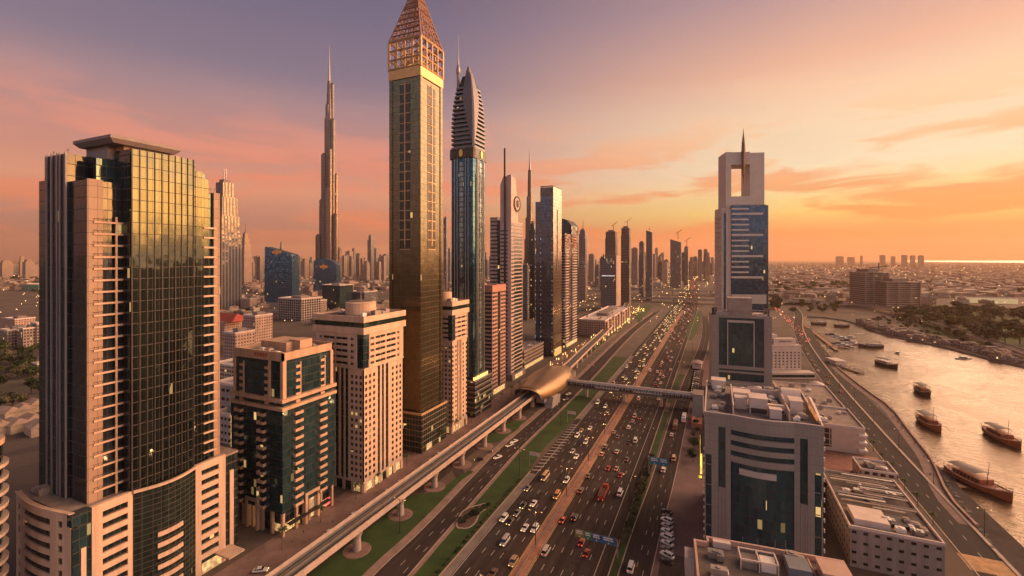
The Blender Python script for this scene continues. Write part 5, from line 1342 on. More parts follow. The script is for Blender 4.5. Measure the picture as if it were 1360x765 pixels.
BLUES = mat('sign_blue', (.035, .12, .24), .5, var=.1); GREENS = mat('sign_green', (.03, .20, .07), .5, var=.1)
def gantry(x, y, x0, x1, z0, z1, label, panels, side=1):
    r = thing('gantry_sign', label, 'road sign', (x, y, 0))
    mb = MB(); mb.tube((0, 0, 0), (0, 0, z1-.4), .28, 8, .22); mb.build('post', STEEL, r)
    mb = MB()
    for z in (z0+.3, z1-.5): mb.tube((0, 0, z), ((x0 if side < 0 else x1)-x, 0, z), .12, 6)
    mb.build('arm', STEEL, r)
    for (a, b, m_, rows) in panels:
        mb = MB(); mb.box(a-x, b-x, -.25, -.12, z0, z1); p = mb.build('sign_panel', m_, r)
        mk_ = MB()
        for (u0, u1, v) in rows: mk_.box(a-x+(b-a)*u0, a-x+(b-a)*u1, -.27, -.252, z0+(z1-z0)*v, z0+(z1-z0)*(v+.16))
        cx = (a+b)/2-x; mk_.box(cx-.1, cx+.1, -.27, -.252, z0+.2, z0+.75); mk_.add([(cx-.35, -.26, z0+.5), (cx+.35, -.26, z0+.5), (cx, -.26, z0+.12)], [(0, 1, 2)])
        mk_.build('sign_marking', PWHITE, p)
    return r
rws = [(.12, .8, .72), (.12, .6, .47), (.65, .85, .47)]
gantry(-31.3, 161.7, -46.4, -32.0, 4.2, 7.0, 'green and blue overhead sign reaching over the outer lanes near the bottom of the view', [(-46.4, -43.2, mat('sign_olive', (.22, .20, .05), .5), rws), (-43.0, -40.4, GREENS, rws), (-40.2, -37.0, BLUES, rws), (-36.8, -32.0, BLUES, rws)], -1)
gantry(-29.4, 230, -29.6, -20.4, 5.9, 9.3, 'bright blue overhead sign reaching over the side street beside the hedge', [(-28.9, -24.6, mat('sign_cyan', (.02, .21, .36), .5), rws), (-24.5, -20.4, mat('sign_cyan', ()), rws)], 1)
def roadside_sign(px, py, label, h=7.5):
    x, y = G(px, py); r = thing('roadside_sign', label, 'road sign', (x, y, 0))
    mb = MB(); mb.tube((0, 0, 0), (0, 0, h), .14, 6); mb.build('post', STEEL, r)
    mb = MB(); mb.box(.1, 5.4, -.1, .06, h-1.9, h); mb.build('sign_panel', mat('sign_back', (.50, .42, .36), .6, var=.12), r)
roadside_sign(703, 619, 'pale sign board on a post on the lawn beside the hatched exit marking')
roadside_sign(753.5, 561, 'pale sign board on a post on the lawn short of the footbridge')

# street lamps
def lamp():
    r = thing('street_lamp', '', 'street lamp')
    mb = MB(); mb.tube((0, 0, 0), (0, 0, 13), .17, 6, .10); mb.build('pole', DARKM, r)
    mb = MB()
    for s in (-1, 1): mb.tube((0, 0, 12.6), (s*2.2, 0, 13.2), .07, 5)
    mb.build('arm', DARKM, r)
    for s in (-1, 1):
        mb = MB(); mb.loft([[(s*1.9, -.16, 13.05), (s*1.9, .16, 13.05), (s*1.9, .16, 13.25), (s*1.9, -.16, 13.25)], [(s*2.9, -.1, 13.3), (s*2.9, .1, 13.3), (s*2.9, .1, 13.4), (s*2.9, -.1, 13.4)]]); mb.build('lamp_head', STEEL, r)
    for s in (-1, 1):
        mb = MB(); mb.box(s*2.4-.22, s*2.4+.22, -.08, .08, 12.98, 13.04); mb.build('lamp_lens', emit('lamp_sodium', (1, .46, .12), 4, False), r)
    return r
def unlit(root, *a):
    r = copy_tree(root, *a)
    for c in list(r.children):
        if c.type == 'LIGHT': bpy.data.objects.remove(c)
    return r
def lamp_light(r, e):
    ld = bpy.data.lights.new('lamp_light', 'POINT'); ld.energy = e; ld.color = (1, .40, .15); ld.shadow_soft_size = .4
    o = bpy.data.objects.new('lamp_light', ld); C.objects.link(o); o.parent = r; o.location = (0, 0, 12.2); return ld
l0 = lamp(); l0.location = (-59.75, 118, 0.16)
ML = 'twin arm street lamp on the red paved median between the two carriageways'
l0['label'] = ML; l0['group'] = 'median street lamps'; LD = lamp_light(l0, 1500)
for i in range(1, 22): copy_tree(l0, (-59.75, 118+i*38, .16), 0, ML, 'median street lamps')
for i in range(5): unlit(l0, G(*((836, 672), (862, 600), (884, 545), (905, 500), (920, 470))[i])+(0,), 0, 'twin arm street lamp along the hedge strip between highway and side street', 'hedge strip lamps')
for i, p in enumerate(((531, 708), (690, 632), (745, 566), (785, 505), (816, 470), (838, 440))): unlit(l0, G(*p)+(0,), 0, 'twin arm street lamp on the lawn beside the frontage road', 'lawn street lamps')
for i in range(12): unlit(l0, (92.6+(0 if i < 5 else (i-5)*4.2), 230+i*44, .2), 0, 'twin arm street lamp on the strip dividing the creek road', 'creek road lamps', (.8, .8, .8))
# ================================================================ SKYLINE
tree_later = []
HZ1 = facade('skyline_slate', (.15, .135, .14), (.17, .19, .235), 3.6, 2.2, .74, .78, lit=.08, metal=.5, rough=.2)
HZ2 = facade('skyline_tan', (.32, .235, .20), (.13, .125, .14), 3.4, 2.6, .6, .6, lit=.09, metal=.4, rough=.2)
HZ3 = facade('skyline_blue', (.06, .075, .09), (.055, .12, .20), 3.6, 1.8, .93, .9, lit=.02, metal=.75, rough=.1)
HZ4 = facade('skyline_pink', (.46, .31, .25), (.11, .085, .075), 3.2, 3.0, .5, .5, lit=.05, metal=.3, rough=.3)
HZ5 = facade('raw_frame', (.19, .155, .14), (.07, .058, .055), 3.4, 4.0, .82, .68, lit=.03, metal=.1, rough=.7)
def tower(name, label, pxl, pxr, pyt, d, m, cat='skyscraper', group=None, steps=(), mast=None, slant=0.0, aspect=1.0, crane=False, roofm=CONC2):
    """free standing far tower; its apparent width and top fix its real size at distance d"""
    app = (pxr-pxl)/F*d; cx, cy = XY((pxl+pxr)/2, d)
    Wd = app/(CS+SN*aspect) if cx/max(cy, 1) < .5 else app/1.2; Dp = Wd*aspect
    z = ZP(pyt, d); r = thing(name, label, cat, (cx, cy, 0), 0, group)
    q = [(-Wd/2, -Dp/2), (Wd/2, -Dp/2), (Wd/2, Dp/2), (-Wd/2, Dp/2)]
    zs = [0]+[z*s[0] for s in steps]+[z]; ws = [1.0]+[s[1] for s in steps]
    mb = MB()
    for i in range(len(ws)):
        top = None
        if slant and i == len(ws)-1: top = [zs[i+1]-slant*Wd*(1 if x > 0 else 0) for x, y in q]
        mb.prism([(x*ws[i], y*ws[i]) for x, y in q], zs[i]-(.0 if i == 0 else .5), zs[i+1], top=top)
    mb.build('wall', m, r)
    if not slant:
        k = ws[-1]; mb = MB(); mb.box(-Wd*k*.3, Wd*k*.3, -Dp*k*.3, Dp*k*.3, z, z+max(3, z*.025)); mb.build('roof_block', roofm, r)
    if mast:
        mb = MB(); mb.tube((0, 0, z), (0, 0, ZP(mast, d)), d/F*.45, 6, d/F*.18); mb.build('mast', DARKM, r)
    if crane:
        mb = MB(); h_ = z+d/F*9; w_ = d/F*.4
        mb.tube((Wd*.2, 0, z), (Wd*.2, 0, h_), w_, 4); mb.tube((Wd*.2-d/F*3, 0, h_-d/F*1.5), (Wd*.2+d/F*5, 0, h_+d/F*4), w_*.8, 4); mb.build('crane', mat('crane_rust', (.25, .12, .08), .6), r)
    return r
# stepped super-tall, and its smaller look-alike between the road towers
def stepped(name, label, px0, d, s, lobes, centre, spire):
    cx, cy = XY(px0, d); u = d/F; r = thing(name, label, 'skyscraper', (cx, cy, 0))
    st = facade('ribbed_steel', (.10, .085, .085), (.22, .20, .20), 11.0, 2.4, .62, .93, lit=.004, metal=.75, rough=.22, tilt=.02)
    for off, dep, rad, py in lobes:
        z = ZP(py, d); mb = MB(); mb.cyl(off*u*CS-dep*u*SN, off*u*SN+dep*u*CS, 0, z, rad*u, rad*u, 14)
        mb.cyl(off*u*CS-dep*u*SN, off*u*SN+dep*u*CS, z, z+2*u, rad*u*.8, rad*u*.5, 14); mb.build('tier', st, r)
    mb = MB(); mb.lathe(0, 0, [(rr*u, ZP(py, d)) for rr, py in centre], 14); mb.build('core', st, r)
    mb = MB(); mb.lathe(0, 0, [(rr*u, ZP(py, d)) for rr, py in spire], 8); mb.build('spire', STEEL, r)
    return r
stepped('spire_tower', 'tallest stepped spire of the far skyline, behind the small curved blue tower', 437.3, 1500, 1,
        [(-13.4, -1, 4.2, 313), (-9.6, 1.5, 4.2, 266), (-6.2, -1.5, 3.8, 206), (-3.4, 1, 3.2, 158), (-1.6, -2, 2.5, 140), (12.2, 0, 4.2, 330), (9.0, -2, 4.4, 286), (7.4, 1.5, 4.2, 232), (4.9, -1, 3.4, 160), (3.4, 1, 2.6, 112), (0, -4, 4.6, 250), (2.2, -4.4, 3.4, 200)],
        [(6, 384), (5, 250), (4.2, 170), (3.2, 130), (2.2, 108)], [(1.8, 112), (1.3, 96), (.9, 84), (.6, 76), (.15, 60)])
stepped('spire_tower', 'slender tapering stepped spire rising behind the clock tower', 703.6, 956, 1,
        [(-4.6, 0, 2.6, 318), (-3.4, 1, 2.4, 290), (-2.2, -1, 2.0, 262), (4.8, 0, 2.4, 340), (3.4, -1, 2.2, 300), (2.2, 1, 2.0, 270), (0, -2, 2.4, 282)],
        [(4.2, 410), (3.4, 300), (2.7, 240), (2.2, 226)], [(2.0, 228), (1.3, 222), (.9, 214), (.5, 206), (.12, 194)])
tower('glass_tower', 'dark glass block in front of the slender spire, beside the slate slab tower', 702.5, 713, 297, 800, DARKG, steps=((.93, .7),))
tower('glass_tower', 'low dark shoulder block at the foot of the slender spire', 694.5, 703, 352, 780, HZ1)
tower('masted_tower', 'broad stepped tower crowned by twin masts, right of the nearest glass tower', 280, 317, 243, 985, facade('grey_ribs', (.17, .155, .16), (.12, .15, .20), 4.2, 7.0, .58, .86, lit=.02, metal=.5), steps=((.58, .88), (.73, .74), (.88, .52)))
r_ = bpy.context.scene.objects['masted_tower']
for s in (-3.6, 3.6):
    mb = MB(); mb.tube((s, 0, ZP(246, 985)), (s, 0, ZP(224, 985)), 1.6, 6, 1.1); mb.build('mast', STEEL, r_)
mb = MB()
for i in range(10): mb.box(-24+i*4.8, -22.4+i*4.8, -24.4, -23.8, 30, 44)
mb.build('lit_windows', emit('amber_rows', (1, .6, .2), .8), r_)
tower('pale_tower', 'pale slim stepped tower with a tiny spire, right of the twin masted tower', 318.5, 333, 310, 1900, HZ2, steps=((.55, .86), (.78, .62), (.9, .4)), mast=297)
def blue_sail(label, pxl, pxr, pytl, pytr, d, rnd):
    cx, cy = XY((pxl+pxr)/2, d); u = d/F; w_ = (pxr-pxl)*u; r = thing('blue_tower', label, 'office tower', (cx, cy, 0), TH)
    m_ = facade('electric_blue_glass', (.02, .05, .09), (.06, .22, .42), 3.8, 2.6, .96, .93, lit=.025, metal=.75, rough=.09, tilt=.02)
    n = 14; pts = []
    for i in range(n+1):
        f = i/n; z = ZP(pytl+(pytr-pytl)*f, d)+(math.sin(math.pi*f)**.6*8*rnd)
        pts.append((-w_/2+w_*f, z))
    sec = lambda y, sh: [(x*(1-sh)-(w_*.05*sh), y, z-4*sh) for x, z in pts]+[(w_/2, y, 0), (-w_/2, y, 0)]
    mb = MB(); mb.loft([sec(0, 0.04), sec(8, 0), sec(26, 0), sec(32, .04)]); mb.build('wall', m_, r)
    mb = MB(); mb.box(-w_*.22, w_*.1, -.6, -.1, ZP(pytl+9, d), ZP(pytl+5.5, d)); mb.box(-w_*.1, -w_*.03, -.65, -.1, ZP(pytl+11, d), ZP(pytl+4, d)); mb.build('roof_logo', mat('orange_logo', (.62, .26, .06), .5), r)
    mb = MB(); mb.box(-w_/2-6, w_/2+8, -8, 34, 0, 10); mb.build('base', CONC2, r)
blue_sail('bright blue tower with a sloping top, right of the pale slim tower', 351, 388.5, 327.5, 338, 985, 0)
blue_sail('small curved blue tower in front of the tallest spire', 416, 447.5, 347, 352, 1360, 1.6)
def mid_block(label, pxl, pxr, pyt, pyb, m, dep=26, name='city_block', top=True, cat='building'):
    d = DB(pyb); cx, cy = XY((pxl+pxr)/2, d); w_ = (pxr-pxl)/F*d/1.12; z = ZP(pyt, d); r = thing(name, label, cat, (cx, cy+dep/2, 0))
    mb = MB(); mb.box(-w_/2, w_/2, -dep/2, dep/2, 0, z); mb.build('wall', m, r)
    mb = MB(); parapet(mb, -w_/2-.3, w_/2+.3, -dep/2-.3, dep/2+.3, z, z+1.6, .8); mb.box(-w_/2+.6, w_/2-.6, -dep/2+.6, dep/2-.6, z+.003, z+.1); mb.build('roof', PINKR, r)
    if top: mb = MB(); mb.box(-w_*.2, w_*.22, -dep*.2, dep*.25, z+.1, z+4); mb.build('roof_block', CONC2, r)
    return r
WF = facade('white_frame_office', (.44, .36, .33), (.06, .07, .08), 4.0, 5.0, .78, .8, lit=.05, metal=.5)
mid_block('white framed office block in front of the bright blue tower', 361, 409, 397, 426, WF, 40)
mid_block('dark glass office block at the foot of the small curved blue tower', 422, 457, 379, 412, TEALG, 36)
mid_block('long low brown block right of the dark glass office block', 456, 489, 388, 410, HZ1, 40)
mid_block('small tan block between the white framed office and the dark glass block', 408, 423, 400, 420, HZ2, 24)
mid_block('cream apartment block with lit roof, nearest the far motorway', 318, 344, 420, 466, HZ4, 22, 'apartment_block')
mid_block('pink apartment block with turquoise roof top in front of the cream one', 291, 318, 443, 489, HZ4, 20, 'apartment_block')
rr_ = mid_block('small red roofed block beside the nearest glass tower', 280, 303, 428, 450, HZ4, 24, 'apartment_block', False)
mb = MB(); mb.loft([[(-26, -13, 0), (26, -13, 0), (26, 13, 0), (-26, 13, 0)], [(-18, -.5, 9), (18, -.5, 9), (18, .5, 9), (-18, .5, 9)]]); mb.build('roof', mat('red_tiles', (.34, .06, .04), .8, var=.15), rr_, (0, 0, ZP(428, DB(450))+1.7))
mid_block('round drum building below the twin masted tower', 315, 336, 397, 409, HZ4, 30)
mid_block('pale low warehouse left of the teal apartment tower', 272, 330, 512, 548, facade('warehouse', (.36, .30, .28), (.07, .07, .075), 6, 5, .7, .35, lit=.02, metal=.2), 34, 'warehouse')
mid_block('long pink roofed shed behind the pale low warehouse', 270, 326, 486, 506, CREAM, 40, 'warehouse')
mid_block('white two storey block showing between the glass tower and the teal tower', 276, 312, 552, 588, facade('white_lowrise', (.44, .38, .36), (.07, .07, .08), 4, 3, .55, .4, lit=.03, metal=.2), 18, 'warehouse')
for i, (a, b, t, bo, l) in enumerate(((-8, 16, 439, 463, 'grey balconied apartment block at the left frame edge'), (17, 36, 437, 464, 'grey balconied apartment block second from the left edge'), (36, 54, 430, 462, 'taller tan apartment block just left of the glass tower'), (-6, 30, 424, 438, 'orange lit low block behind the grey apartment blocks'), (38, 54, 484, 497, 'small cream house among the trees left of the glass tower'))):
    mid_block(l, a, b, t, bo, HZ2 if i != 3 else HZ4, 22, 'apartment_block')
def villas():
    pos = [(10, 556), (30, 552), (46, 545), (20, 572), (42, 566), (-2, 575), (52, 575)]
    for i, (px, py) in enumerate(pos):
        x, y = G(px, py); r = thing('villa', 'sandy gabled villa in the cluster by the road left of the glass tower', 'house', (x, y, 0), R(random.uniform(-12, 12)), 'gabled villas')
        mb = MB(); mb.box(-7, 7, -5, 5, 0, 5); mb.build('wall', mat('sand_render', (.42, .31, .23), .8, var=.15), r)
        mb = MB(); mb.loft([[(-7.5, -5.5, 5), (7.5, -5.5, 5), (7.5, 5.5, 5), (-7.5, 5.5, 5)], [(-5, -.2, 8), (5, -.2, 8), (5, .2, 8), (-5, .2, 8)]]); mb.build('roof', mat('sand_tiles', (.36, .25, .19), .85, var=.2), r)
villas()
mid_block('green roofed hall far left beyond the motorway', 18, 64, 378, 386, mat('green_roof', (.08, .26, .17), .6), 50, 'sports_hall', False)

def pip(x, y, poly):
    c = False; n = len(poly)
    for i in range(n):
        (xa, ya), (xb, yb) = poly[i], poly[(i+1) % n]
        if (ya > y) != (yb > y) and x < (xb-xa)*(y-ya)/(yb-ya)+xa: c = not c
    return c
# towers along the bend of the highway
tower('masted_tower', 'grey tower with a needle mast standing apart right of the banded tower', 768.5, 780, 306, 1300, HZ1, steps=((.94, .8),), mast=292)
tower('apartment_tower', 'short tan tower below the needle mast tower', 766, 781, 354, 1150, HZ2)
def dark_slab():
    x1, y0 = -181, 921; r = thing('slab_block', 'dark slab with a line of white letters near the curve of the viaduct', 'office tower', (x1, y0, 0))
    mb = MB(); mb.box(-30.6, -.6, 0, 45, 0, 109); mb.build('wall', HZ1, r)
    mb = MB(); mb.box(-.6, 1, -.6, 45.6, 0, 111); mb.build('end_wall', HZ4, r)
    mb = MB()
    for i in range(11): mb.box(-28+i*2.4, -26.4+i*2.4, -.4, -.05, 69, 70.6)
    mb.build('lettering', emit('white_letters', (1, .95, .9), .8, False), r)
    mb = MB()
    for i in range(6): mb.box(-27+i*4, -25+i*4, 2, 6, 109, 113)
    mb.build('roof_sign', DARKM, r)
dark_slab()
tb_ = mid_block('long brown terrace block with bulky roof plant beside the viaduct', 766, 806, 426, 446, HZ4, 190, 'terrace_block')
bx_ = [v.co.x for v in tb_.children[0].data.vertices]; bz_ = max(v.co.z for v in tb_.children[0].data.vertices); by_ = max(v.co.y for v in tb_.children[0].data.vertices)
for i in range(9):
    mb = MB(); y = -by_+4+i*2*by_/9.2; mb.box(max(bx_)+.01, max(bx_)+2.2, y, y+11, 0, bz_-2.5+(i % 3)*1.2); mb.build('bay', HZ2 if i % 2 else HZ4, tb_)
    mb = MB(); mb.box(max(bx_)+2.21, max(bx_)+2.5, y+.5, y+10.5, .4, 3.4); mb.build('shopfront', WARMLIT, tb_)
for s_ in range(4): roof_plant(tb_, min(bx_)+2, max(bx_)-2, -by_+s_*by_/2+2, -by_+(s_+1)*by_/2-2, bz_+.1, 90+s_, 8)
def gap_block(label, x0, x1, y0, y1, z, lit):
    r = thing('podium_block', label, 'building', (x0, y0, 0)); mb = MB(); mb.box(0, x1-x0, 0, y1-y0, 0, z); mb.build('wall', facade('gap_wall', (.20, .15, .13), (.06, .055, .06), 3.4, 2.6, .7, .5, lit=.12, metal=.4), r)
    mb = MB(); mb.box(.3, x1-x0-.3, .3, y1-y0-.3, z, z+.1); parapet(mb, -.2, x1-x0+.2, -.2, y1-y0+.2, z, z+1.2); mb.build('roof', CONC2, r); roof_plant(r, 1, x1-x0-1, 1, y1-y0-1, z+.1, int(y0), 9)
    if lit: mb = MB(); mb.box(2, x1-x0-2, -.3, -.02, z-3, z-.8); mb.box(x1-x0+.02, x1-x0+.3, 2, y1-y0-2, .5, 3.6); mb.build('lit_front', emit('amber_front', (1, .58, .14), .55), r)
gap_block('low dark podium block filling the gap between the clock tower and the slate slab', -196, -164, 398, 452, 17, True)
gap_block('low podium block between the brown tower and the clock tower', -190, -166, 341, 357, 12, True)
gap_block('low podium block behind the viaduct between the slate slab and the banded tower', -196, -172, 497, 513, 11, False)
lm = MB(); q_ = random.Random(31)
for i in range(150):
    x, y = q_.choice((q_.uniform(-146, -124), q_.uniform(-146, -136))), q_.uniform(330, 960); s = .16+y*.00025; lm.cyl(x, y, 2+q_.random()*3, 2.3+s*2+q_.random()*3, s, s, 6)
tag(lm.build('street_lights', emit('street_amber', (1, .52, .14), 4, False)), 'sprinkle of amber lamps along the street between the far towers and the viaduct', 'lights', kind='stuff')
for i in range(22):
    x, y = G(1052+q_.random()*70, 405+q_.random()*12)
    if not pip(x, y, creek): tree_later.append((x, y))
for l, a in (('tower under construction with cranes, behind the dark slab', (803, 821, 308, 1180, HZ5)), ('twin bay unfinished tower with crane and lit top, right of the dark slab', (824, 838.5, 303, 1010, HZ5))):
    tower('unfinished_tower', l, *a, crane=True, steps=((.9, .92),))
tower('office_tower', 'plain grey block between the two unfinished towers', 796, 806, 343, 1500, HZ1)
tower('skyscraper', 'blue grey slab left of the sharp topped tower on the bend', 848, 857, 322, 1250, HZ1, aspect=1.6)
tower('skyscraper', 'sharp slant topped dark tower on the bend of the highway', 857.5, 867.5, 306, 1150, HZ1, slant=.35, mast=302)
tower('skyscraper', 'pale tower right behind the unfinished twin bay tower', 838, 848.5, 330, 1700, HZ2)
tower('skyscraper', 'wide dark tower with ragged sloping top standing far along the highway', 889, 906.5, 318, 1650, HZ1, slant=.3, crane=True)
tower('skyscraper', 'thin tower with a crane right of the ragged dark tower', 908, 914.5, 328, 1800, HZ1, crane=True)
tower('skyscraper', 'stubby tower between the thin crane tower and the far pair', 915.5, 921, 342, 2100, HZ2)
tower('skyscraper', 'left one of the far pair of plain towers beside the portal tower', 926.5, 933, 332, 2300, HZ1)
tower('skyscraper', 'right one of the far pair of plain towers beside the portal tower', 934, 940, 331.5, 2350, HZ1)
rr = random.Random(3)
L1 = 'hazy distant tower in the ragged skyline right of the tallest spire'
for px, w_, pt, d in ((457, 7, 340, 2600), (464, 9, 334, 2800), (470, 6, 330, 2900), (477, 8, 337, 2700), (485, 6, 345, 2600), (492.5, 8, 313, 2300), (499, 5, 330, 2500), (505, 9, 345, 2800), (512, 7, 338, 2600), (592, 6, 290, 1500), (597, 5, 330, 1900), (646, 7, 345, 2400)):
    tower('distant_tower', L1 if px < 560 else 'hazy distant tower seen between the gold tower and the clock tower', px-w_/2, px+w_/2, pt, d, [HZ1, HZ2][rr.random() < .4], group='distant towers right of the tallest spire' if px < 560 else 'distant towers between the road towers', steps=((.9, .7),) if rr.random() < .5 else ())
L2 = 'hazy distant tower at the far left behind the nearest glass tower'
for px, w_, pt, d in ((8, 14, 346, 2500), (20, 9, 351, 2700), (29, 6, 341, 2600), (38, 12, 345, 2400), (47, 8, 352, 2700)):
    tower('distant_tower', L2, px-w_/2, px+w_/2, pt, d, rr.choice([HZ1, HZ2]), group='distant towers at the far left', steps=((.88, .7),))
L3 = 'hazy distant tower between the bright blue tower and the tallest spire'
for px, w_, pt, d in ((336, 6, 349, 2600), (344, 5, 350, 2700), (392, 6, 338, 2700), (398, 8, 341, 2600), (405, 9, 344, 2400), (411, 6, 350, 2900), (374, 4, 322, 2300)):
    tower('distant_tower', L3, px-w_/2, px+w_/2, pt, d, rr.choice([HZ1, HZ2]), group='distant towers left of the tallest spire', steps=((.9, .7),))
L4 = 'hazy distant tower in the cluster along the bending highway'
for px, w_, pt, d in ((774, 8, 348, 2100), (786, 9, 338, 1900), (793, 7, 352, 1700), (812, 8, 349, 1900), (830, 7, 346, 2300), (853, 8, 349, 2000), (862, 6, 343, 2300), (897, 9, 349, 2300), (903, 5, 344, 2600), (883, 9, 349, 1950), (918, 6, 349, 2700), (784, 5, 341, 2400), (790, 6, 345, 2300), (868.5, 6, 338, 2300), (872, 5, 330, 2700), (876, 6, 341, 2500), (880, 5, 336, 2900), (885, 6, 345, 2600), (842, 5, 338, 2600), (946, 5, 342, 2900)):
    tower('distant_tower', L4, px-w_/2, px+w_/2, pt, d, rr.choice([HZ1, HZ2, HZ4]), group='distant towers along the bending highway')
L5 = 'pale hazy slab block on the far right horizon'
for px, w_, pt, d in ((1115, 13, 338.5, 6200), (1130, 12, 339.5, 6500), (1172, 9, 337, 5200), (1186, 7, 338.5, 5400), (1201, 9, 337, 5000), (1212, 8, 337.5, 5200), (1223, 9, 337.5, 5000), (1144, 4, 338, 5600)):
    tower('distant_slab', L5, px-w_*.36, px+w_*.36, pt+2, d, HZ2, 'slab block', 'slab blocks on the right horizon', aspect=.6)
rs = random.Random(15)
for i in range(46):
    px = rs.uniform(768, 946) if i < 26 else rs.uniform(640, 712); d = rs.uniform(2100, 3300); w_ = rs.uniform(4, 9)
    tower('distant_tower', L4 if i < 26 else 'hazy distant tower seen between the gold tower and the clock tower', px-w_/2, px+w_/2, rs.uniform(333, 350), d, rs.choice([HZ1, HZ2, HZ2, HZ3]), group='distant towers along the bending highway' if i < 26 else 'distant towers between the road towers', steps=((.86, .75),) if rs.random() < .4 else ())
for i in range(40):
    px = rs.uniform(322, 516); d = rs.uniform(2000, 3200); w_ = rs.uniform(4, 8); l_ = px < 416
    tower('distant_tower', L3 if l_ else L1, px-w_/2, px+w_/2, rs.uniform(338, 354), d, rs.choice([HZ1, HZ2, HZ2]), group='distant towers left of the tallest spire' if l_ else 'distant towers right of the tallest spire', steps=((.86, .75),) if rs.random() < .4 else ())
# pair of joined hotel blocks across the creek, still bare concrete frames
def hotel_frame(label, pxl, pxr, pyt, d, dep):
    cx, cy = XY((pxl+pxr)/2, d); u = d/F; w_ = (pxr-pxl)*u; z = ZP(pyt, d); r = thing('concrete_hotel', label, 'unfinished block', (cx, cy, 0), TH)
    mb = MB(); mb.box(-w_/2+1, w_/2-1, 1, dep-1, 0, z-1); mb.build('inner_wall', HZ5, r)
    n = int(z/4.2)
    for i in range(n+1):
        mb = MB(); mb.prism([(-w_/2, 0), (-w_/6, -3), (w_/6, -3), (w_/2, 0), (w_/2, dep), (-w_/2, dep)], i*z/n, i*z/n+1.1); mb.build('floor_slab', CONC, r)
    mb = MB(); mb.box(-w_*.25, w_*.2, 6, dep-6, z+1.1, z+8); mb.build('stair_core', CONC2, r)
    for f in (-.5, -.17, .17, .44):
        mb = MB(); mb.box(w_*f, w_*f+2.6, -3.3, -.4, 0, z); mb.build('pier', CONC2, r)
    return r
hf = hotel_frame('taller unfinished concrete block across the creek with a dark crane on top', 1147.5, 1180, 362, 990, 45)
mb = MB(); mb.tube((-8, 8, 84), (30, 8, 88), 1.0, 4); mb.tube((12, 8, 80), (12, 8, 95), 1.4, 4); mb.build('crane', DARKM, hf)
hotel_frame('wider lower unfinished concrete block right of the taller one across the creek', 1176, 1223, 375, 965, 50)
mid_block('long low warehouse with a lit front beyond the right hand grove', 1279, 1345, 396, 403, emit('lit_shed', (1, .68, .28), .4), 16, 'warehouse', False)

# ================================================================ LOW CITY
sheet_up([G(*p) for p in ((1186, 417), (1260, 412), (1420, 415), (1420, 463), (1300, 458), (1228, 441))], .02, 'park', TURF)
grove = [G(*p) for p in ((1186, 416), (1260, 412), (1420, 416), (1420, 462), (1300, 458), (1230, 440))]
def house_mesh(w_, d_, h_, m_, k):
    mb = MB(); mb.box(-w_/2, w_/2, -d_/2, d_/2, 0, h_); mb.mi = 1
    parapet(mb, -w_/2-.1, w_/2+.1, -d_/2-.1, d_/2+.1, h_, h_+.8, .4); mb.box(-w_/2+.3, w_/2-.3, -d_/2+.3, d_/2-.3, h_+.003, h_+.1)
    mb.box(-w_*.3, w_*(.1+.05*k), -d_*.25, d_*.2, h_+.1, h_+3.0); return mb.mesh('low_house', [m_, ROOFM])
LOWM = [facade('low_house_%s' % n_, c_, (.05, .045, .045), 3.6, 3.4, .36, .4, lit=.10, metal=.2, litc=(1, .66, .3), lits=1.6) for n_, c_ in (('beige', (.34, .255, .20)), ('rose', (.31, .20, .165)), ('white', (.42, .35, .31)), ('umber', (.19, .145, .12)))]
HM = [house_mesh(a, b, c, LOWM[i % 4], i % 3) for i, (a, b, c) in enumerate(((18, 14, 7), (24, 16, 9), (15, 15, 8), (30, 18, 10), (21, 14, 11), (38, 20, 8)))]
rh = random.Random(77)
def ok_house(x, y):
    if pip(x, y, creek) or pip(x, y, grove): return False
    if -130 < x < 40 and y < 1300: return False
    return not (60 < x < 175 and y < 1250)
def scatter(n, pxr, pyr):
    out = []; t = 0
    while len(out) < n and t < n*30:
        t += 1; px = rh.uniform(*pxr); d = 1/rh.uniform(1/DB(pyr[0]), 1/DB(pyr[1])); x, y = XY(px, d)
        if ok_house(x, y) and all(abs(x-a)+abs(y-b) > 24 for a, b in out): out.append((x, y))
    return out
HR, HL = 'low flat roofed house in the wide district right of the portal tower', 'low flat roofed house in the district left of the gold tower'
for (n, pxr, pyr, lab, grp) in ((170, (1022, 1362), (361, 404), HR, 'low houses right of the portal tower'), (110, (282, 520), (358, 432), HL, 'low houses left of the gold tower')):
    for x, y in scatter(n, pxr, pyr):
        o = link('low_house', rh.choice(HM), None, (x, y, 0), rh.choice((0, .3, 1.2, 1.57, 2.1))); s = rh.uniform(.8, 1.25); o.scale = (s, s, s*rh.uniform(.8, 1.2)); tag(o, lab, 'house', grp)
far = [MB() for _ in LOWM]
def boxr(mb, x, y, w_, d_, h_, a):
    c, s = math.cos(a), math.sin(a); q = [(x+c*p-s*q_, y+s*p+c*q_) for p, q_ in ((-w_/2, -d_/2), (w_/2, -d_/2), (w_/2, d_/2), (-w_/2, d_/2))]
    mb.add([(*p, -.5) for p in q]+[(*p, h_) for p in q], [(4, 5, 6, 7), (0, 1, 5, 4), (1, 2, 6, 5), (2, 3, 7, 6), (3, 0, 4, 7)])
for n, pxr, (d0, d1) in ((5200, (950, 1420), (1250, 9500)), (3000, (-60, 950), (1500, 7500))):
    for _ in range(n):
        d = d0*(d1/d0)**rh.random(); px = rh.uniform(*pxr); x, y = XY(px, d)
        if not ok_house(x, y) or pip(x, y, sea): continue
        if abs((px-915)) < 42 and d < 3500: continue
        big = 1+(d > 3000)*.6
        boxr(rh.choice(far), x, y, rh.uniform(14, 34)*big, rh.uniform(12, 24)*big, rh.uniform(5, 11)*(1+.5*(rh.random() < .12)), rh.choice((0, .35, 1.1)))
fm = MB(); fm.v = []
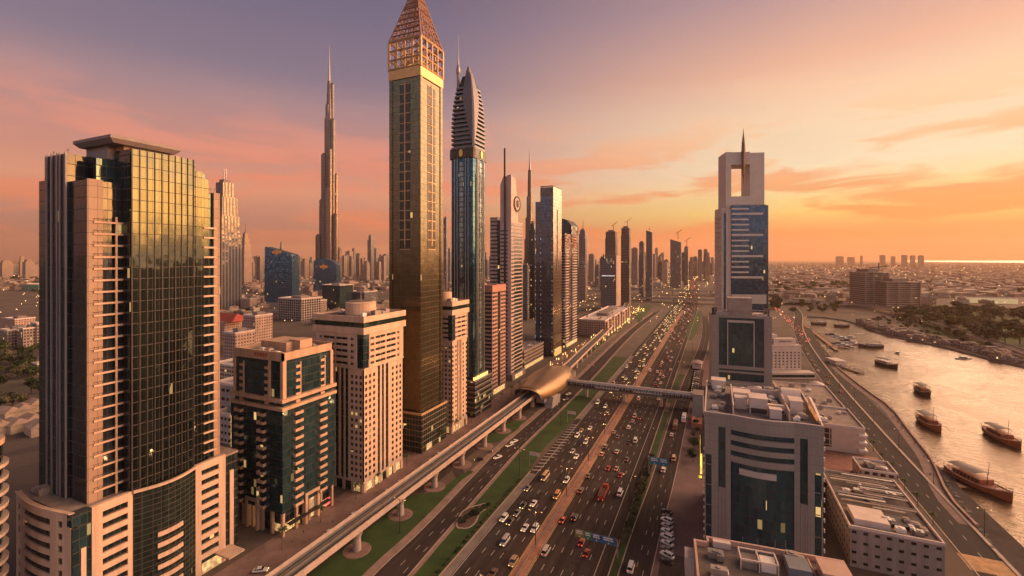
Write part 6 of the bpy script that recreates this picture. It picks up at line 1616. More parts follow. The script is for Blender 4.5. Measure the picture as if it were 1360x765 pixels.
for i, q in enumerate(far):
    fm.mi = i; fm.add(q.v, q.f)
o = fm.build('far_housing', LOWM); tag(o, 'mass of low pale houses fading into haze towards the horizon', 'houses', kind='stuff')
gl = MB()
for _ in range(850):
    d = 700*(6000/700)**rh.random(); px = rh.choice((rh.uniform(1022, 1370), rh.uniform(-20, 520), rh.uniform(770, 950))); x, y = XY(px, d)
    if pip(x, y, creek): continue
    s = d/F*.28; gl.cyl(x, y, 7, 7+2*s, s, s, 6)
o = gl.build('distant_lights', emit('sodium_glow', (1, .58, .22), 5, False)); tag(o, 'scatter of warm lamps glowing across the distant low city', 'lights', kind='stuff')

# ================================================================ TREES
LEAF = []
for n_, c_ in (('olive', (.060, .076, .026)), ('deep', (.024, .036, .016)), ('dusty', (.095, .09, .045))):
    LEAF.append(mat('leaf_'+n_, c_, .9, var=.5, scale=.5))
BARK = mat('bark', (.11, .075, .055), .9, var=.3, scale=1)
def crown_mesh(seed, leaf, n=420, blobs=9, h=6.5, r_=3.2):
    q = random.Random(seed); mb = MB(); cs = []
    for i in range(blobs):
        a = q.uniform(0, 6.28); rr2 = r_*math.sqrt(q.random())*.75
        cs.append((rr2*math.cos(a), rr2*math.sin(a), h*q.uniform(.48, .92)-rr2*.25, r_*q.uniform(.32, .6)))
    for i in range(n):
        x, y, z, s = q.choice(cs); v = Vector((q.gauss(0, 1), q.gauss(0, 1), q.gauss(0, 1))).normalized()*s*q.uniform(.65, 1.08)
        p = Vector((x, y, z))+v*1.0; p.z = z+v.z*.8
        a = Vector((q.gauss(0, 1), q.gauss(0, 1), q.gauss(0, .6))).normalized(); b = a.cross(v+Vector((.01, 0, 0))).normalized(); k = q.uniform(.28, .62)
        mb.add([p-a*k-b*k*.6, p+a*k-b*k*.6, p+a*k*.7+b*k*.7, p-a*k*.7+b*k*.7], [(0, 1, 2, 3)])
    me = bpy.data.meshes.new('crown'); me.from_pydata(mb.v, [], mb.f); me.materials.append(leaf); return me
def trunk_mesh(seed, h=6.5):
    q = random.Random(seed); mb = MB(); mb.tube((0, 0, 0), (0, 0, h*.5), .26, 6, .17)
    for i in range(4):
        a = i*1.6+q.random(); mb.tube((0, 0, h*.38), (1.5*math.cos(a), 1.5*math.sin(a), h*.68), .12, 5, .05)
    return mb.mesh('trunk', BARK)
CROWN = [crown_mesh(s, LEAF[s % 3], r_=2.8+.4*(s % 3)) for s in range(5)]; TRUNK = [trunk_mesh(9)]
BUSH = [crown_mesh(20+s, LEAF[s % 3], 170, 6, 1.9, 1.15) for s in range(3)]
rt_ = random.Random(8)
def tree(x, y, label, group, s=1.0, name='tree'):
    r = thing(name, label, 'tree', (x, y, 0), rt_.uniform(0, 6.28), group); k = s*rt_.choice((.6, .8, .9, 1.0, 1.15, 1.35))*rt_.uniform(.9, 1.1); r.scale = (k, k, k*rt_.uniform(.85, 1.15))
    link('crown', rt_.choice(CROWN), r); link('trunk', TRUNK[0], r)
def trees(n, poly, label, group, s):
    xs = [p[0] for p in poly]; ys = [p[1] for p in poly]; c = 0
    while c < n:
        x, y = rt_.uniform(min(xs), max(xs)), rt_.uniform(min(ys), max(ys))
        if pip(x, y, poly): tree(x, y, label, group, s); c += 1
trees(46, [G(*p) for p in ((-20, 466), (53, 463), (54, 545), (-20, 548))], 'bushy dark tree in the garden left of the glass tower', 'garden trees left of the glass tower', 1.5)
trees(120, grove, 'dark bushy tree of the grove along the right bank of the creek', 'grove trees on the right bank', 2.7)
trees(60, [G(*p) for p in ((1030, 392), (1140, 384), (1140, 376), (1030, 380))], 'dark tree in the belt right of the portal tower', 'belt trees right of the portal tower', 2.4)
trees(26, [G(*p) for p in ((280, 430), (520, 440), (520, 412), (330, 412))], 'dark roadside tree near the far motorway left of the gold tower', 'roadside trees left of the gold tower', 1.7)
trees(34, [G(*p) for p in ((1225, 376), (1360, 382), (1420, 395), (1225, 392))], 'dark tree scattered over the plain beyond the unfinished blocks', 'trees on the right plain', 2.2)
for i in range(12): tree(*XY(1031+rt_.uniform(-5, 5), 930+i*9), 'dark tree in the tall clump right of the portal tower foot', 'tall clump trees', 2.6)
for i in range(9): tree(-10.5+rt_.uniform(-1, 1), 255+i*8.6, 'small street tree between the stair tower and the car park', 'side street trees', .75)
ft = MB(); fvs, ffs = [], []
for _ in range(900):
    d = 1300*(6500/1300)**rt_.random(); px = rt_.choice((rt_.uniform(1022, 1400), rt_.uniform(1022, 1400), rt_.uniform(-20, 520))); x, y = XY(px, d)
    if not ok_house(x, y): continue
    s = rt_.uniform(2, 4.5)*(1+d/5000)
    for j in range(5):
        p = Vector((x+rt_.gauss(0, s), y+rt_.gauss(0, s), rt_.uniform(.4, 1)*s)); n = len(fvs)
        for k in range(3):
            v = Vector((rt_.gauss(0, 1), rt_.gauss(0, 1), rt_.gauss(0, .6))).normalized()*s; u_ = Vector((rt_.gauss(0, 1), rt_.gauss(0, 1), rt_.gauss(0, 1))).normalized()*s*.8
            n = len(fvs); fvs += [tuple(p-v-u_), tuple(p+v-u_), tuple(p+v*.7+u_), tuple(p-v*.7+u_)]; ffs.append([n, n+1, n+2, n+3])
me = bpy.data.meshes.new('far_trees'); me.from_pydata(fvs, [], ffs); me.materials.append(LEAF[1]); o = link('far_trees', me); tag(o, 'scattered dark trees between the distant houses', 'trees', kind='stuff')
trees(44, [G(*p) for p in ((1150, 424), (1200, 420), (1245, 440), (1330, 462), (1360, 476), (1240, 452), (1180, 438))], 'tree among the huts on the far bank of the creek', 'trees among the far bank huts', 1.1)
# hedge and shrubs
def shrub(x, y, label, group, s=1.0):
    o = link('shrub', rt_.choice(BUSH), None, (x, y, .1), rt_.uniform(0, 6.28)); k = s*rt_.uniform(.75, 1.25); o.scale = (k, k, k); tag(o, label, 'shrub', group)
for i in range(64): shrub(-30.6+rt_.uniform(-.5, .5), 172+i*1.25, 'dark shrub of the hedge strip between highway and side street', 'hedge strip shrubs')
for i in range(34):
    a = rt_.random()*6.28; shrub(*(Vector(bed[0]).lerp(Vector(bed[len(bed)//2]), rt_.uniform(.15, .95))+Vector((rt_.uniform(-1.2, 1.2), rt_.uniform(-1.5, 1.5)))), 'low shrub in the kerbed flower bed on the lawn', 'flower bed shrubs', .6)
for i in range(26): shrub(XL0-1.3, 118+i*3.3+rt_.uniform(-.8, .8), 'small shrub in the row along the lawn beside the highway shoulder', 'lawn edge shrubs', .5)
for i in range(30): shrub(-124.0+rt_.uniform(-.6, .6), 92+i*4.1, 'small shrub in the row under the left edge of the viaduct', 'viaduct side shrubs', .8)
for x, y in tree_later: tree(x, y, 'dark tree on the bank at the head of the creek', 'trees at the head of the creek', 1.5)
# date palms
def palm_meshes():
    tk = MB(); tk.tube((0, 0, 0), (.15, 0, 4), .2, 6, .16); tk.tube((.15, 0, 4), (.2, .1, 7.5), .16, 6, .13)
    q = random.Random(4); fr = MB()
    for i in range(22):
        a = i*2.4; el_ = q.uniform(-.1, .9); pts = []
        for j in range(6):
            s = j/5*2.9; pts.append(Vector((.2+math.cos(a)*s*math.cos(el_), .1+math.sin(a)*s*math.cos(el_), 7.5+s*math.sin(el_)-.17*s*s)))
        sd_ = Vector((-math.sin(a), math.cos(a), 0))
        for j in range(5):
            w0, w1 = .32*(1-abs(j-2)/4), .32*(1-abs(j-1)/4) if j < 4 else .04
            fr.add([pts[j]-sd_*w0, pts[j]+sd_*w0, pts[j+1]+sd_*w1-Vector((0, 0, .05)), pts[j+1]-sd_*w1-Vector((0, 0, .05))], [(0, 1, 2, 3)])
    me = bpy.data.meshes.new('crown'); me.from_pydata(fr.v, [], fr.f); me.materials.append(LEAF[0]); return tk.mesh('trunk', BARK), me
PT, PC = palm_meshes()
def palm(x, y, label, group, s=1.0):
    r = thing('palm_tree', label, 'palm', (x, y, 0), rt_.uniform(0, 6.28), group); k = s*rt_.uniform(.8, 1.2); r.scale = (k, k, k); link('trunk', PT, r); link('crown', PC, r)
for i in range(16): palm(*G(1300+rt_.uniform(-20, 90), 452+rt_.uniform(-8, 18)), 'date palm among the huts of the far creek bank at the right', 'palms on the far bank')
for i in range(14): palm(-143+rt_.uniform(-1, 1), 120+i*17+rt_.uniform(-3, 3), 'date palm on the pavement in front of the tower shops', 'palms before the tower shops', .8)
for i in range(12): palm(78.3, 232+i*15, "date palm on the kerb left of the creek road", "palms along the creek road", .75)
# ================================================================ VEHICLES
PAINT = bpy.data.materials.new('car_paint'); PAINT.use_nodes = True; t = NT(PAINT.node_tree)
oi = t.n('ShaderNodeObjectInfo'); b = t.n('ShaderNodeBsdfPrincipled', Base_Color=oi.outputs['Color'], Roughness=.32, Metallic=.15); b.inputs['Coat Weight'].default_value = .4
t.n('ShaderNodeOutputMaterial', Surface=b.outputs[0])
CGLASS = mat('car_glass', (.02, .022, .025), .08, .2, var=.1); TYRE = mat('tyre_rubber', (.02, .02, .02), .9); RIM = mat('wheel_rim', (.35, .35, .35), .35, .8)
COL = dict(white=(.72, .70, .68), silver=(.42, .41, .40), black=(.018, .018, .020), grey=(.13, .13, .135), red=(.36, .025, .02), tan=(.36, .25, .15), cream=(.60, .44, .24), brown=(.16, .09, .06), blue=(.04, .07, .16), orange=(.50, .18, .03))
KIND = dict(  # length, width, height, bonnet end, screen top, rear top, boot
    sedan=(4.7, 1.86, 1.46, .30, .43, .74, .88), suv=(4.9, 1.98, 1.85, .27, .37, .93, .97), van=(5.3, 2.0, 2.25, .12, .22, .97, .99), minibus=(7.0, 2.2, 2.7, .06, .11, .98, .995))
def car_shape(kind):
    L, W, Hh, bo, st, rt2, bt = KIND[kind]; belt = .92 if kind == 'sedan' else 1.08 if kind == 'suv' else 1.25 if kind == 'van' else 1.5
    Y = lambda f: L/2-f*L                      # front is +Y
    hood = .82 if kind == 'sedan' else 1.02 if kind == 'suv' else 1.05 if kind == 'van' else 1.2
    ring = lambda y, hw, z0, z1: [(-hw*.86, y, z0), (hw*.86, y, z0), (hw, y, z0+.18), (hw, y, z1-.14), (hw*.88, y, z1), (-hw*.88, y, z1), (-hw, y, z1-.14), (-hw, y, z0+.18)]
    hw = W/2
    body = MB(); body.loft([ring(Y(0), hw*.84, .32, hood*.78), ring(Y(.03), hw*.94, .24, hood*.92), ring(Y(.12), hw, .22, hood*.98), ring(Y(bo), hw, .22, belt), ring(Y(.6), hw, .22, belt+.02), ring(Y(bt), hw, .24, belt+.02), ring(Y(.985), hw*.95, .28, belt-.02), ring(Y(1), hw*.88, .36, belt*.85)])
    cab = MB(); r4 = lambda y, a, z: [(-a, y, z), (a, y, z)]
    lo = [(-hw*.9, Y(bo), belt), (hw*.9, Y(bo), belt), (hw*.9, Y(bt-.01), belt+.01), (-hw*.9, Y(bt-.01), belt+.01)]
    hi = [(-hw*.74, Y(st), Hh-.07), (hw*.74, Y(st), Hh-.07), (hw*.74, Y(rt2), Hh-.07), (-hw*.74, Y(rt2), Hh-.07)]
    cab.loft([lo, hi])
    roof = MB(); roof.loft([[(x*1.02, y, z) for x, y, z in hi], [(x*.93, y+(-.08 if y > 0 else .08), z+.08) for x, y, z in hi]])
    for x in (-hw*.80, hw*.80):                 # pillars
        m_ = (st+rt2)/2
        roof.tube((x*1.12, Y(m_), belt), (x*.93, Y(m_), Hh-.06), .06, 4); roof.tube((x*1.12, Y(rt2)+(.05), belt), (x*.93, Y(rt2), Hh-.06), .08, 4)
    wheel = MB()
    wheel.loft([[(sx*.11, .33*math.cos(i*.6283), .33+.33*math.sin(i*.6283)) for i in range(10)] for sx in (-1, 1)])
    wheel.mi = 1; wheel.loft([[(sx*.125, .19*math.cos(i*.785), .33+.19*math.sin(i*.785)) for i in range(8)] for sx in (-1, 1)])
    wp = [(sx*(hw-.12), Y(f), 0) for sx in (-1, 1) for f in (.18, .80)]
    hl = MB(); hl.box(-.21, .21, -.06, .06, -.10, .10); tl = MB(); tl.box(-.19, .19, -.05, .05, -.11, .11)
    hp = [(sx*hw*.62, Y(.006), hood*.66) for sx in (-1, 1)]; tp = [(sx*hw*.68, Y(.992), belt*.74) for sx in (-1, 1)]
    return body, cab, roof, wheel, wp, hl, tl, hp, tp
PROTO = {}
def proto(kind):
    if kind not in PROTO:
        body, cab, roof, wheel, wp, hl, tl, hp, tp = car_shape(kind)
        PROTO[kind] = dict(body=body.mesh('body', PAINT), cabin_glass=cab.mesh('cabin_glass', CGLASS), roof=roof.mesh('roof', PAINT), wheel=wheel.mesh('wheel', [TYRE, RIM]), wp=wp, headlight=hl.mesh('headlight', HEAD), taillight=tl.mesh('taillight', TAIL), hoff=hl.mesh('headlight', LENSW), toff=tl.mesh('taillight', LENSR), hp=hp, tp=tp)
        one = MB()
        for mi, m_ in ((0, body), (1, cab), (0, roof)): one.mi = mi; one.add(m_.v, m_.f)
        for p in wp: one.mi = 2; one.add([(v[0]+p[0], v[1]+p[1], v[2]) for v in wheel.v], wheel.f)
        for p in hp: one.mi = 3; one.add([(v[0]*1.3+p[0], v[1]+p[1], v[2]*1.4+p[2]) for v in hl.v], hl.f)
        for p in tp: one.mi = 4; one.add([(v[0]*1.3+p[0], v[1]+p[1], v[2]*1.4+p[2]) for v in tl.v], tl.f)
        PROTO[kind]['one'] = one.mesh('car', [PAINT, CGLASS, TYRE, HEAD, TAIL])
    return PROTO[kind]
def car(x, y, rz, kind, col, label, group=None, z=.05, lit=True, cat=None):
    P = proto(kind); r = thing('car' if kind in ('sedan', 'suv') else kind, label, cat or ('car' if kind in ('sedan', 'suv') else kind), (x, y, z), rz, group); c = COL[col]+(1,)
    for n_ in ('body', 'cabin_glass', 'roof'): o = link(n_, P[n_], r); o.color = c
    for p in P['wp']: link('wheel', P['wheel'], r, p)
    for p in P['hp']: link('headlight', P['headlight' if lit else 'hoff'], r, p)
    for p in P['tp']: link('taillight', P['taillight' if lit else 'toff'], r, p)
    return r
lanesL = [-77.8, -74.3, -70.8, -67.2, -63.7]; lanesR = [-55.4, -52.0, -48.6, -45.2, -41.8, -38.4]
placed = []
def near(px, py, kind, col, label, lane=True):
    x, y = G(px, py, .7)
    left = x < -59.7
    if lane: x = min(lanesL if left else lanesR, key=lambda q: abs(q-x))+random.uniform(-.3, .3)
    placed.append((x, y)); car(x, y, math.pi if left else 0, kind, col, label)
for a in ((666, 687, 'suv', 'white', 'white suv at the outer edge of the oncoming lanes, beside the planted lawn edge'),
          (678, 692, 'sedan', 'black', 'black saloon just right of the white suv at the lawn edge'),
          (668, 718, 'van', 'silver', 'silver van in the oncoming lanes nearest the lower left, beside the shoulder'),
          (703, 702, 'sedan', 'white', 'white saloon, left of two white cars side by side near the median'),
          (715, 703, 'suv', 'white', 'white suv, right of two white cars side by side near the median'),
          (682, 746, 'suv', 'tan', 'tan suv hugging the median among the nearest oncoming cars'),
          (655, 761, 'sedan', 'brown', 'brown saloon cut by the bottom edge of the view'),
          (722, 633, 'minibus', 'cream', 'cream minibus in the oncoming lanes beside the hatched marking'),
          (749, 637, 'suv', 'white', 'white suv near the median, level with the cream minibus'),
          (735, 657, 'van', 'orange', 'orange works van near the median below the cream minibus'),
          (708, 668, 'sedan', 'white', 'white saloon below and left of the orange works van'),
          (692, 670, 'sedan', 'black', 'black saloon in the middle oncoming lanes left of a white saloon'),
          (697, 647, 'sedan', 'grey', 'grey saloon alone in the outer oncoming lane below the minibus'),
          (688, 681, 'sedan', 'grey', 'dark grey saloon close behind the black saloon in the oncoming lanes'),
          (761, 605, 'sedan', 'white', 'white saloon passing the end of the hatched marking'),
          (757, 598, 'sedan', 'silver', 'silver saloon just beyond the white one at the end of the hatched marking'),
          (765, 578, 'suv', 'white', 'white suv in the middle oncoming lanes short of the footbridge'),
          (780, 587, 'suv', 'white', 'white suv next to the median halfway to the footbridge'),
          (771, 571, 'sedan', 'tan', 'tan saloon in a bunch of oncoming cars short of the footbridge'),
          (783, 568, 'sedan', 'white', 'white saloon at the median side of the bunch short of the footbridge'),
          (749, 690, 'sedan', 'red', 'red saloon beside the median heading away, nearest the lower edge'),
          (761, 686, 'suv', 'black', 'black suv heading away right of the red saloon at the median'),
          (722, 731, 'van', 'silver', 'silver van heading away beside the median near the bottom of the view'),
          (776, 733, 'sedan', 'red', 'red saloon heading away just before the green and blue gantry sign'),
          (770, 719, 'sedan', 'red', 'red saloon half hidden behind the end of the gantry sign'),
          (822, 654, 'van', 'white', 'white van in the outer lane heading away beside the hedge strip'),
          (807, 621, 'sedan', 'red', 'red saloon, left of three reddish cars abreast heading away'),
          (815, 621, 'sedan', 'tan', 'tan saloon, middle of three reddish cars abreast heading away'),
          (823, 630, 'sedan', 'red', 'red saloon, outermost of three reddish cars abreast heading away'),
          (768, 650, 'suv', 'brown', 'brown suv beside the median heading away, opposite the orange works van'),
          (786, 632, 'sedan', 'black', 'small black saloon alone in the inner lanes heading away'),
          (831, 609, 'sedan', 'grey', 'grey saloon in the outer lanes ahead of three reddish cars'),
          (797, 602, 'sedan', 'tan', 'tan saloon beside the median ahead of the three reddish cars'),
          (801, 592, 'suv', 'grey', 'grey suv beside the median heading away short of the footbridge'),
          (843, 585, 'van', 'white', 'white van in the outer lane heading away short of the footbridge'),
          (831, 586, 'sedan', 'black', 'black saloon left of the white van short of the footbridge'),
          (822, 580, 'sedan', 'grey', 'grey saloon in the middle lanes heading away short of the footbridge'),
          (832, 567, 'suv', 'white', 'white suv ahead of the grey saloon short of the footbridge'),
          (813, 573, 'sedan', 'tan', 'tan saloon near the median just short of the footbridge'),
          (842, 559, 'sedan', 'silver', 'silver saloon in the outer lanes just short of the footbridge')): near(*a)
# red lorry
def lorry(px, py):
    x, y = G(px, py, 1); x = min(lanesR, key=lambda q: abs(q-x)); placed.append((x, y)); placed.append((x, y+7))
    r = thing('lorry', 'long red tipper lorry in the middle lanes heading away', 'lorry', (x, y, .05))
    RED = mat('lorry_red', (.34, .045, .03), .5, var=.15)
    mb = MB(); mb.loft([[(-1.2, 3.2, .7), (1.2, 3.2, .7), (1.2, 5.4, .7), (-1.2, 5.4, .7)], [(-1.2, 3.2, 3.0), (1.2, 3.2, 3.0), (1.15, 5.1, 3.0), (-1.15, 5.1, 3.0)]]); c_ = mb.build('cab', RED, r)
    mb = MB(); mb.box(-1.05, 1.05, 5.2, 5.45, 1.8, 2.7); mb.build('windscreen', CGLASS, c_)
    mb = MB(); mb.box(-1.25, 1.25, -6.5, 2.9, 1.15, 1.4)
    for s in (-1, 1): mb.box(s*1.25-.06, s*1.25+.06, -6.5, 2.9, 1.4, 2.7)
    mb.box(-1.19, 1.19, 2.8, 2.9, 1.4, 3.0); mb.box(-1.19, 1.19, -6.5, -6.4, 1.4, 2.6); mb.build('tipper_bed', RED, r)
    mb = MB(); mb.box(-1.18, 1.18, -6.3, 2.7, 1.4, 2.2); mb.build('load', SOIL, r)
    mb = MB(); mb.box(-.5, .5, -6.3, 5, .6, 1.14); mb.build('chassis', DARKM, r)
    for sx in (-1, 1):
        for yy in (4.2, -2.6, -3.8, -5.0):
            mb = MB(); mb.loft([[(sx*1.0+k*.16, .5*math.cos(i*.628)+yy, .5+.5*math.sin(i*.628)) for i in range(10)] for k in (-1, 1)]); mb.build('wheel', TYRE, r)
        mb = MB(); mb.box(sx*.9-.2, sx*.9+.2, -6.6, -6.5, .9, 1.1); mb.build('taillight', TAIL, r)
lorry(800, 654)
def bus(x, y, rz, label, col):
    r = thing('bus', label, 'bus', (x, y, .05), rz)
    m_ = mat('bus_'+col, COL[col], .5, var=.05)
    mb = MB(); mb.loft([[(-1.25, yy, .45), (1.25, yy, .45), (1.25, yy, 2.9), (1.05, yy, 3.15), (-1.05, yy, 3.15), (-1.25, yy, 2.9)] for yy in (-5.8, 5.8)]); mb.build('body', m_, r)
    for sx in (-1, 1): mb = MB(); mb.box(sx*1.27-.02, sx*1.27+.02, -5.4, 5.4, 1.5, 2.5); mb.build('side_window', CGLASS, r)
    mb = MB(); mb.box(-1.1, 1.1, 5.79, 5.86, 1.2, 2.7); mb.build('windscreen', CGLASS, r)
    mb = MB(); mb.box(-.8, .8, -4.5, -2, 3.15, 3.4); mb.build('roof_unit', CONC, r)
    for sx in (-1, 1):
        for yy in (3.6, -3.4):
            mb = MB(); mb.loft([[(sx*1.1+k*.16, .48*math.cos(i*.628)+yy, .48+.48*math.sin(i*.628)) for i in range(10)] for k in (-1, 1)]); mb.build('wheel', TYRE, r)
        mb = MB(); mb.box(sx*.9-.15, sx*.9+.15, -5.86, -5.79, .8, 1.1); mb.build('taillight', TAIL, r)
bus(-18.6, 318, 0, 'red and white bus on the side street beside the stair tower', 'white')
bus(-22.6, 302, 0, 'brown bus on the side street left of the white one', 'brown')
# side street, frontage road and forecourt traffic
for px, py, k_, c_, l, rz in ((838, 754, 'van', 'white', 'white van on the side street at the bottom of the view', 0), (881, 624, 'suv', 'white', 'white suv under the bright blue gantry sign', 0), (895, 609, 'van', 'cream', 'cream van on the side street beyond the bright blue gantry sign', 0), (892, 577, 'sedan', 'white', 'white saloon on the side street before the stair tower', 0),
                              (683, 586, 'sedan', 'white', 'white saloon on the frontage road short of the station', 2.8), (677, 591, 'sedan', 'silver', 'silver saloon on the frontage road short of the station', 2.8), (661, 607, 'sedan', 'white', 'white saloon where the slip road joins the frontage road', 2.8), (636, 610, 'sedan', 'black', 'black saloon on the slip road under the viaduct', 2.2),
                              (755, 523, 'sedan', 'white', 'white saloon on the frontage road beside the station', 2.7), (752, 530, 'sedan', 'grey', 'grey saloon on the frontage road beside the station', 2.7), (346, 757, 'sedan', 'white', 'white saloon parked at the foot of the nearest glass tower', -1.0), (1139, 465, 'bus', 'white', '', 0)):
    if k_ == 'bus': continue
    x, y = G(px, py, .6); car(x, y, rz, k_, c_, l, z=.06)
PL = 'parked car in the slanted row on the side street car park'
for i, (c_, py) in enumerate((('black', 745), ('white', 737), ('grey', 729), ('white', 721), ('white', 713), ('white', 705), ('silver', 698), ('white', 691), ('black', 686), ('black', 679))):
    x, y = G(886, py, .6); nm = {0: 'nearest', 1: 'second nearest'}.get(i)
    car(x, y, 1.15, 'suv' if i % 3 == 1 else 'sedan', c_, '%s %s' % (c_, PL), c_+' cars in the slanted row', lit=False)
cols = ['white', 'white', 'silver', 'black', 'grey', 'white', 'tan']
rv = random.Random(12)
for i in range(34):
    y = 98+i*5.8
    if rv.random() < .22: continue
    c_ = rv.choice(cols); car(-127.3, y, 1.57+rv.uniform(-.05, .05), rv.choice(('sedan', 'suv')), c_, '%s car parked in the row between the towers and the viaduct' % c_, c_+' cars parked by the viaduct', lit=False)
for i in range(16):
    c_ = rv.choice(cols); car(-134.6+rv.uniform(-.2, .2), 132+i*11+rv.uniform(-2, 2), 0, 'sedan', c_, '%s car at the kerb right in front of the tower shops' % c_, c_+' cars at the shop kerb', lit=False)
for i in range(14):
    c_ = rv.choice(cols); one = proto('sedan')['one']; o = link('car', one, None, (-15, 372+i*6.6, .05), 1.57); o.color = COL[c_]+(1,); tag(o, '%s car in the car park strip past the footbridge' % c_, 'car', c_+' cars past the footbridge')
# traffic filling the lanes beyond
def fill(lanes, y0, y1, n, oncoming, tries=4000):
    c = 0; t = 0
    while c < n and t < tries:
        t += 1; y = y0+(y1-y0)*rv.random()**.9; x = rv.choice(lanes)
        if any(abs(x-a) < 2 and abs(y-b) < 9 for a, b in placed): continue
        placed.append((x, y)); c += 1
        c_ = rv.choice(cols+['red'] if not oncoming else cols); k_ = rv.choice(('sedan', 'sedan', 'suv', 'van'))
        dx = 0
        if y > 600:
            f = (y-600)/600; dx = -3*f*f-2*max(0, f-.9)*8
        o = link('car' if k_ != 'van' else 'van', proto(k_)['one'], None, (x+dx, y, .05), math.pi if oncoming else 0); o.color = COL[c_]+(1,)
        side = 'oncoming lit traffic' if oncoming else 'traffic heading away'
        zone = 'between the gantry sign and the footbridge' if y < 338 else 'in the stretch just past the footbridge' if y < 600 else 'far along the highway towards the flyovers'
        v_ = 'van' if k_ == 'van' else 'suv' if k_ == 'suv' else 'saloon'
        tag(o, '%s %s in the %s %s' % (c_, v_, side, zone), 'van' if k_ == 'van' else 'car', '%s %ss, %s, %s' % (c_, v_, side, zone))
fill(lanesL, 270, 335, 4, True); fill(lanesR, 240, 335, 3, False)
fill(lanesL, 345, 600, 28, True); fill(lanesR, 345, 600, 23, False)
fill(lanesL, 600, 1080, 84, True); fill(lanesR, 600, 1080, 70, False)
# beyond the flyovers single cars merge into streams of lamps
def stream(name, label, lo, hi, y0, m_, n, seed, line=cl):
    q = random.Random(seed); mb = MB()
    segs = [(Vector(a), Vector(b)) for a, b in zip(line, line[1:]) if a[1] > y0 and DEP(*a) < 5200]
    tot = [(b-a).length for a, b in segs]
    for _ in range(n):
        k = q.choices(range(len(segs)), tot)[0]; a, b = segs[k]; p = a.lerp(b, q.random()); d_ = (b-a).normalized(); o = q.uniform(lo, hi); x, y = p.x+d_.y*o, p.y-d_.x*o
        s = .25+.00022*y; mb.box(x-s, x+s, y-s, y+s, .6, .6+1.4*s)
    o = mb.build(name, m_); tag(o, label, 'traffic lights', kind='stuff')
stream('headlight_stream', 'stream of yellow headlamps on the distant highway bend', -18, -2.5, 1090, HEAD, 330, 1)
stream('taillight_stream', 'stream of red tail lamps on the distant highway bend', 2.5, 22, 1090, TAIL, 260, 2)
mot = [G(*p) for p in ((-40, 424), (60, 422), (160, 420), (300, 418), (420, 417), (520, 423))]
stream('taillight_stream', 'rows of red and amber lamps on the far motorway at the left', -14, 14, 0, TAIL, 240, 3, mot)
fr2 = [G(*p) for p in ((1076, 456), (1060, 438), (1046, 425), (1034, 413), (1029, 404))]
stream('taillight_stream', 'queue of red tail lamps on the road right of the portal tower', -5, 5, 0, TAIL, 90, 4, fr2)
CKL = 'car on the creek road with its red tail lamps lit'
for i in range(16):
    y = 430+i*26+rv.uniform(-8, 8); f = min(range(len(ck)), key=lambda k: abs(ck[k][1]-y)); o = link('car', proto('sedan')['one'], None, (ck[f][0]+rv.choice((1, 5.5)), y, .05), 0); c_ = rv.choice(cols); o.color = COL[c_]+(1,); tag(o, c_+' '+CKL, 'car', c_+' cars on the creek road')

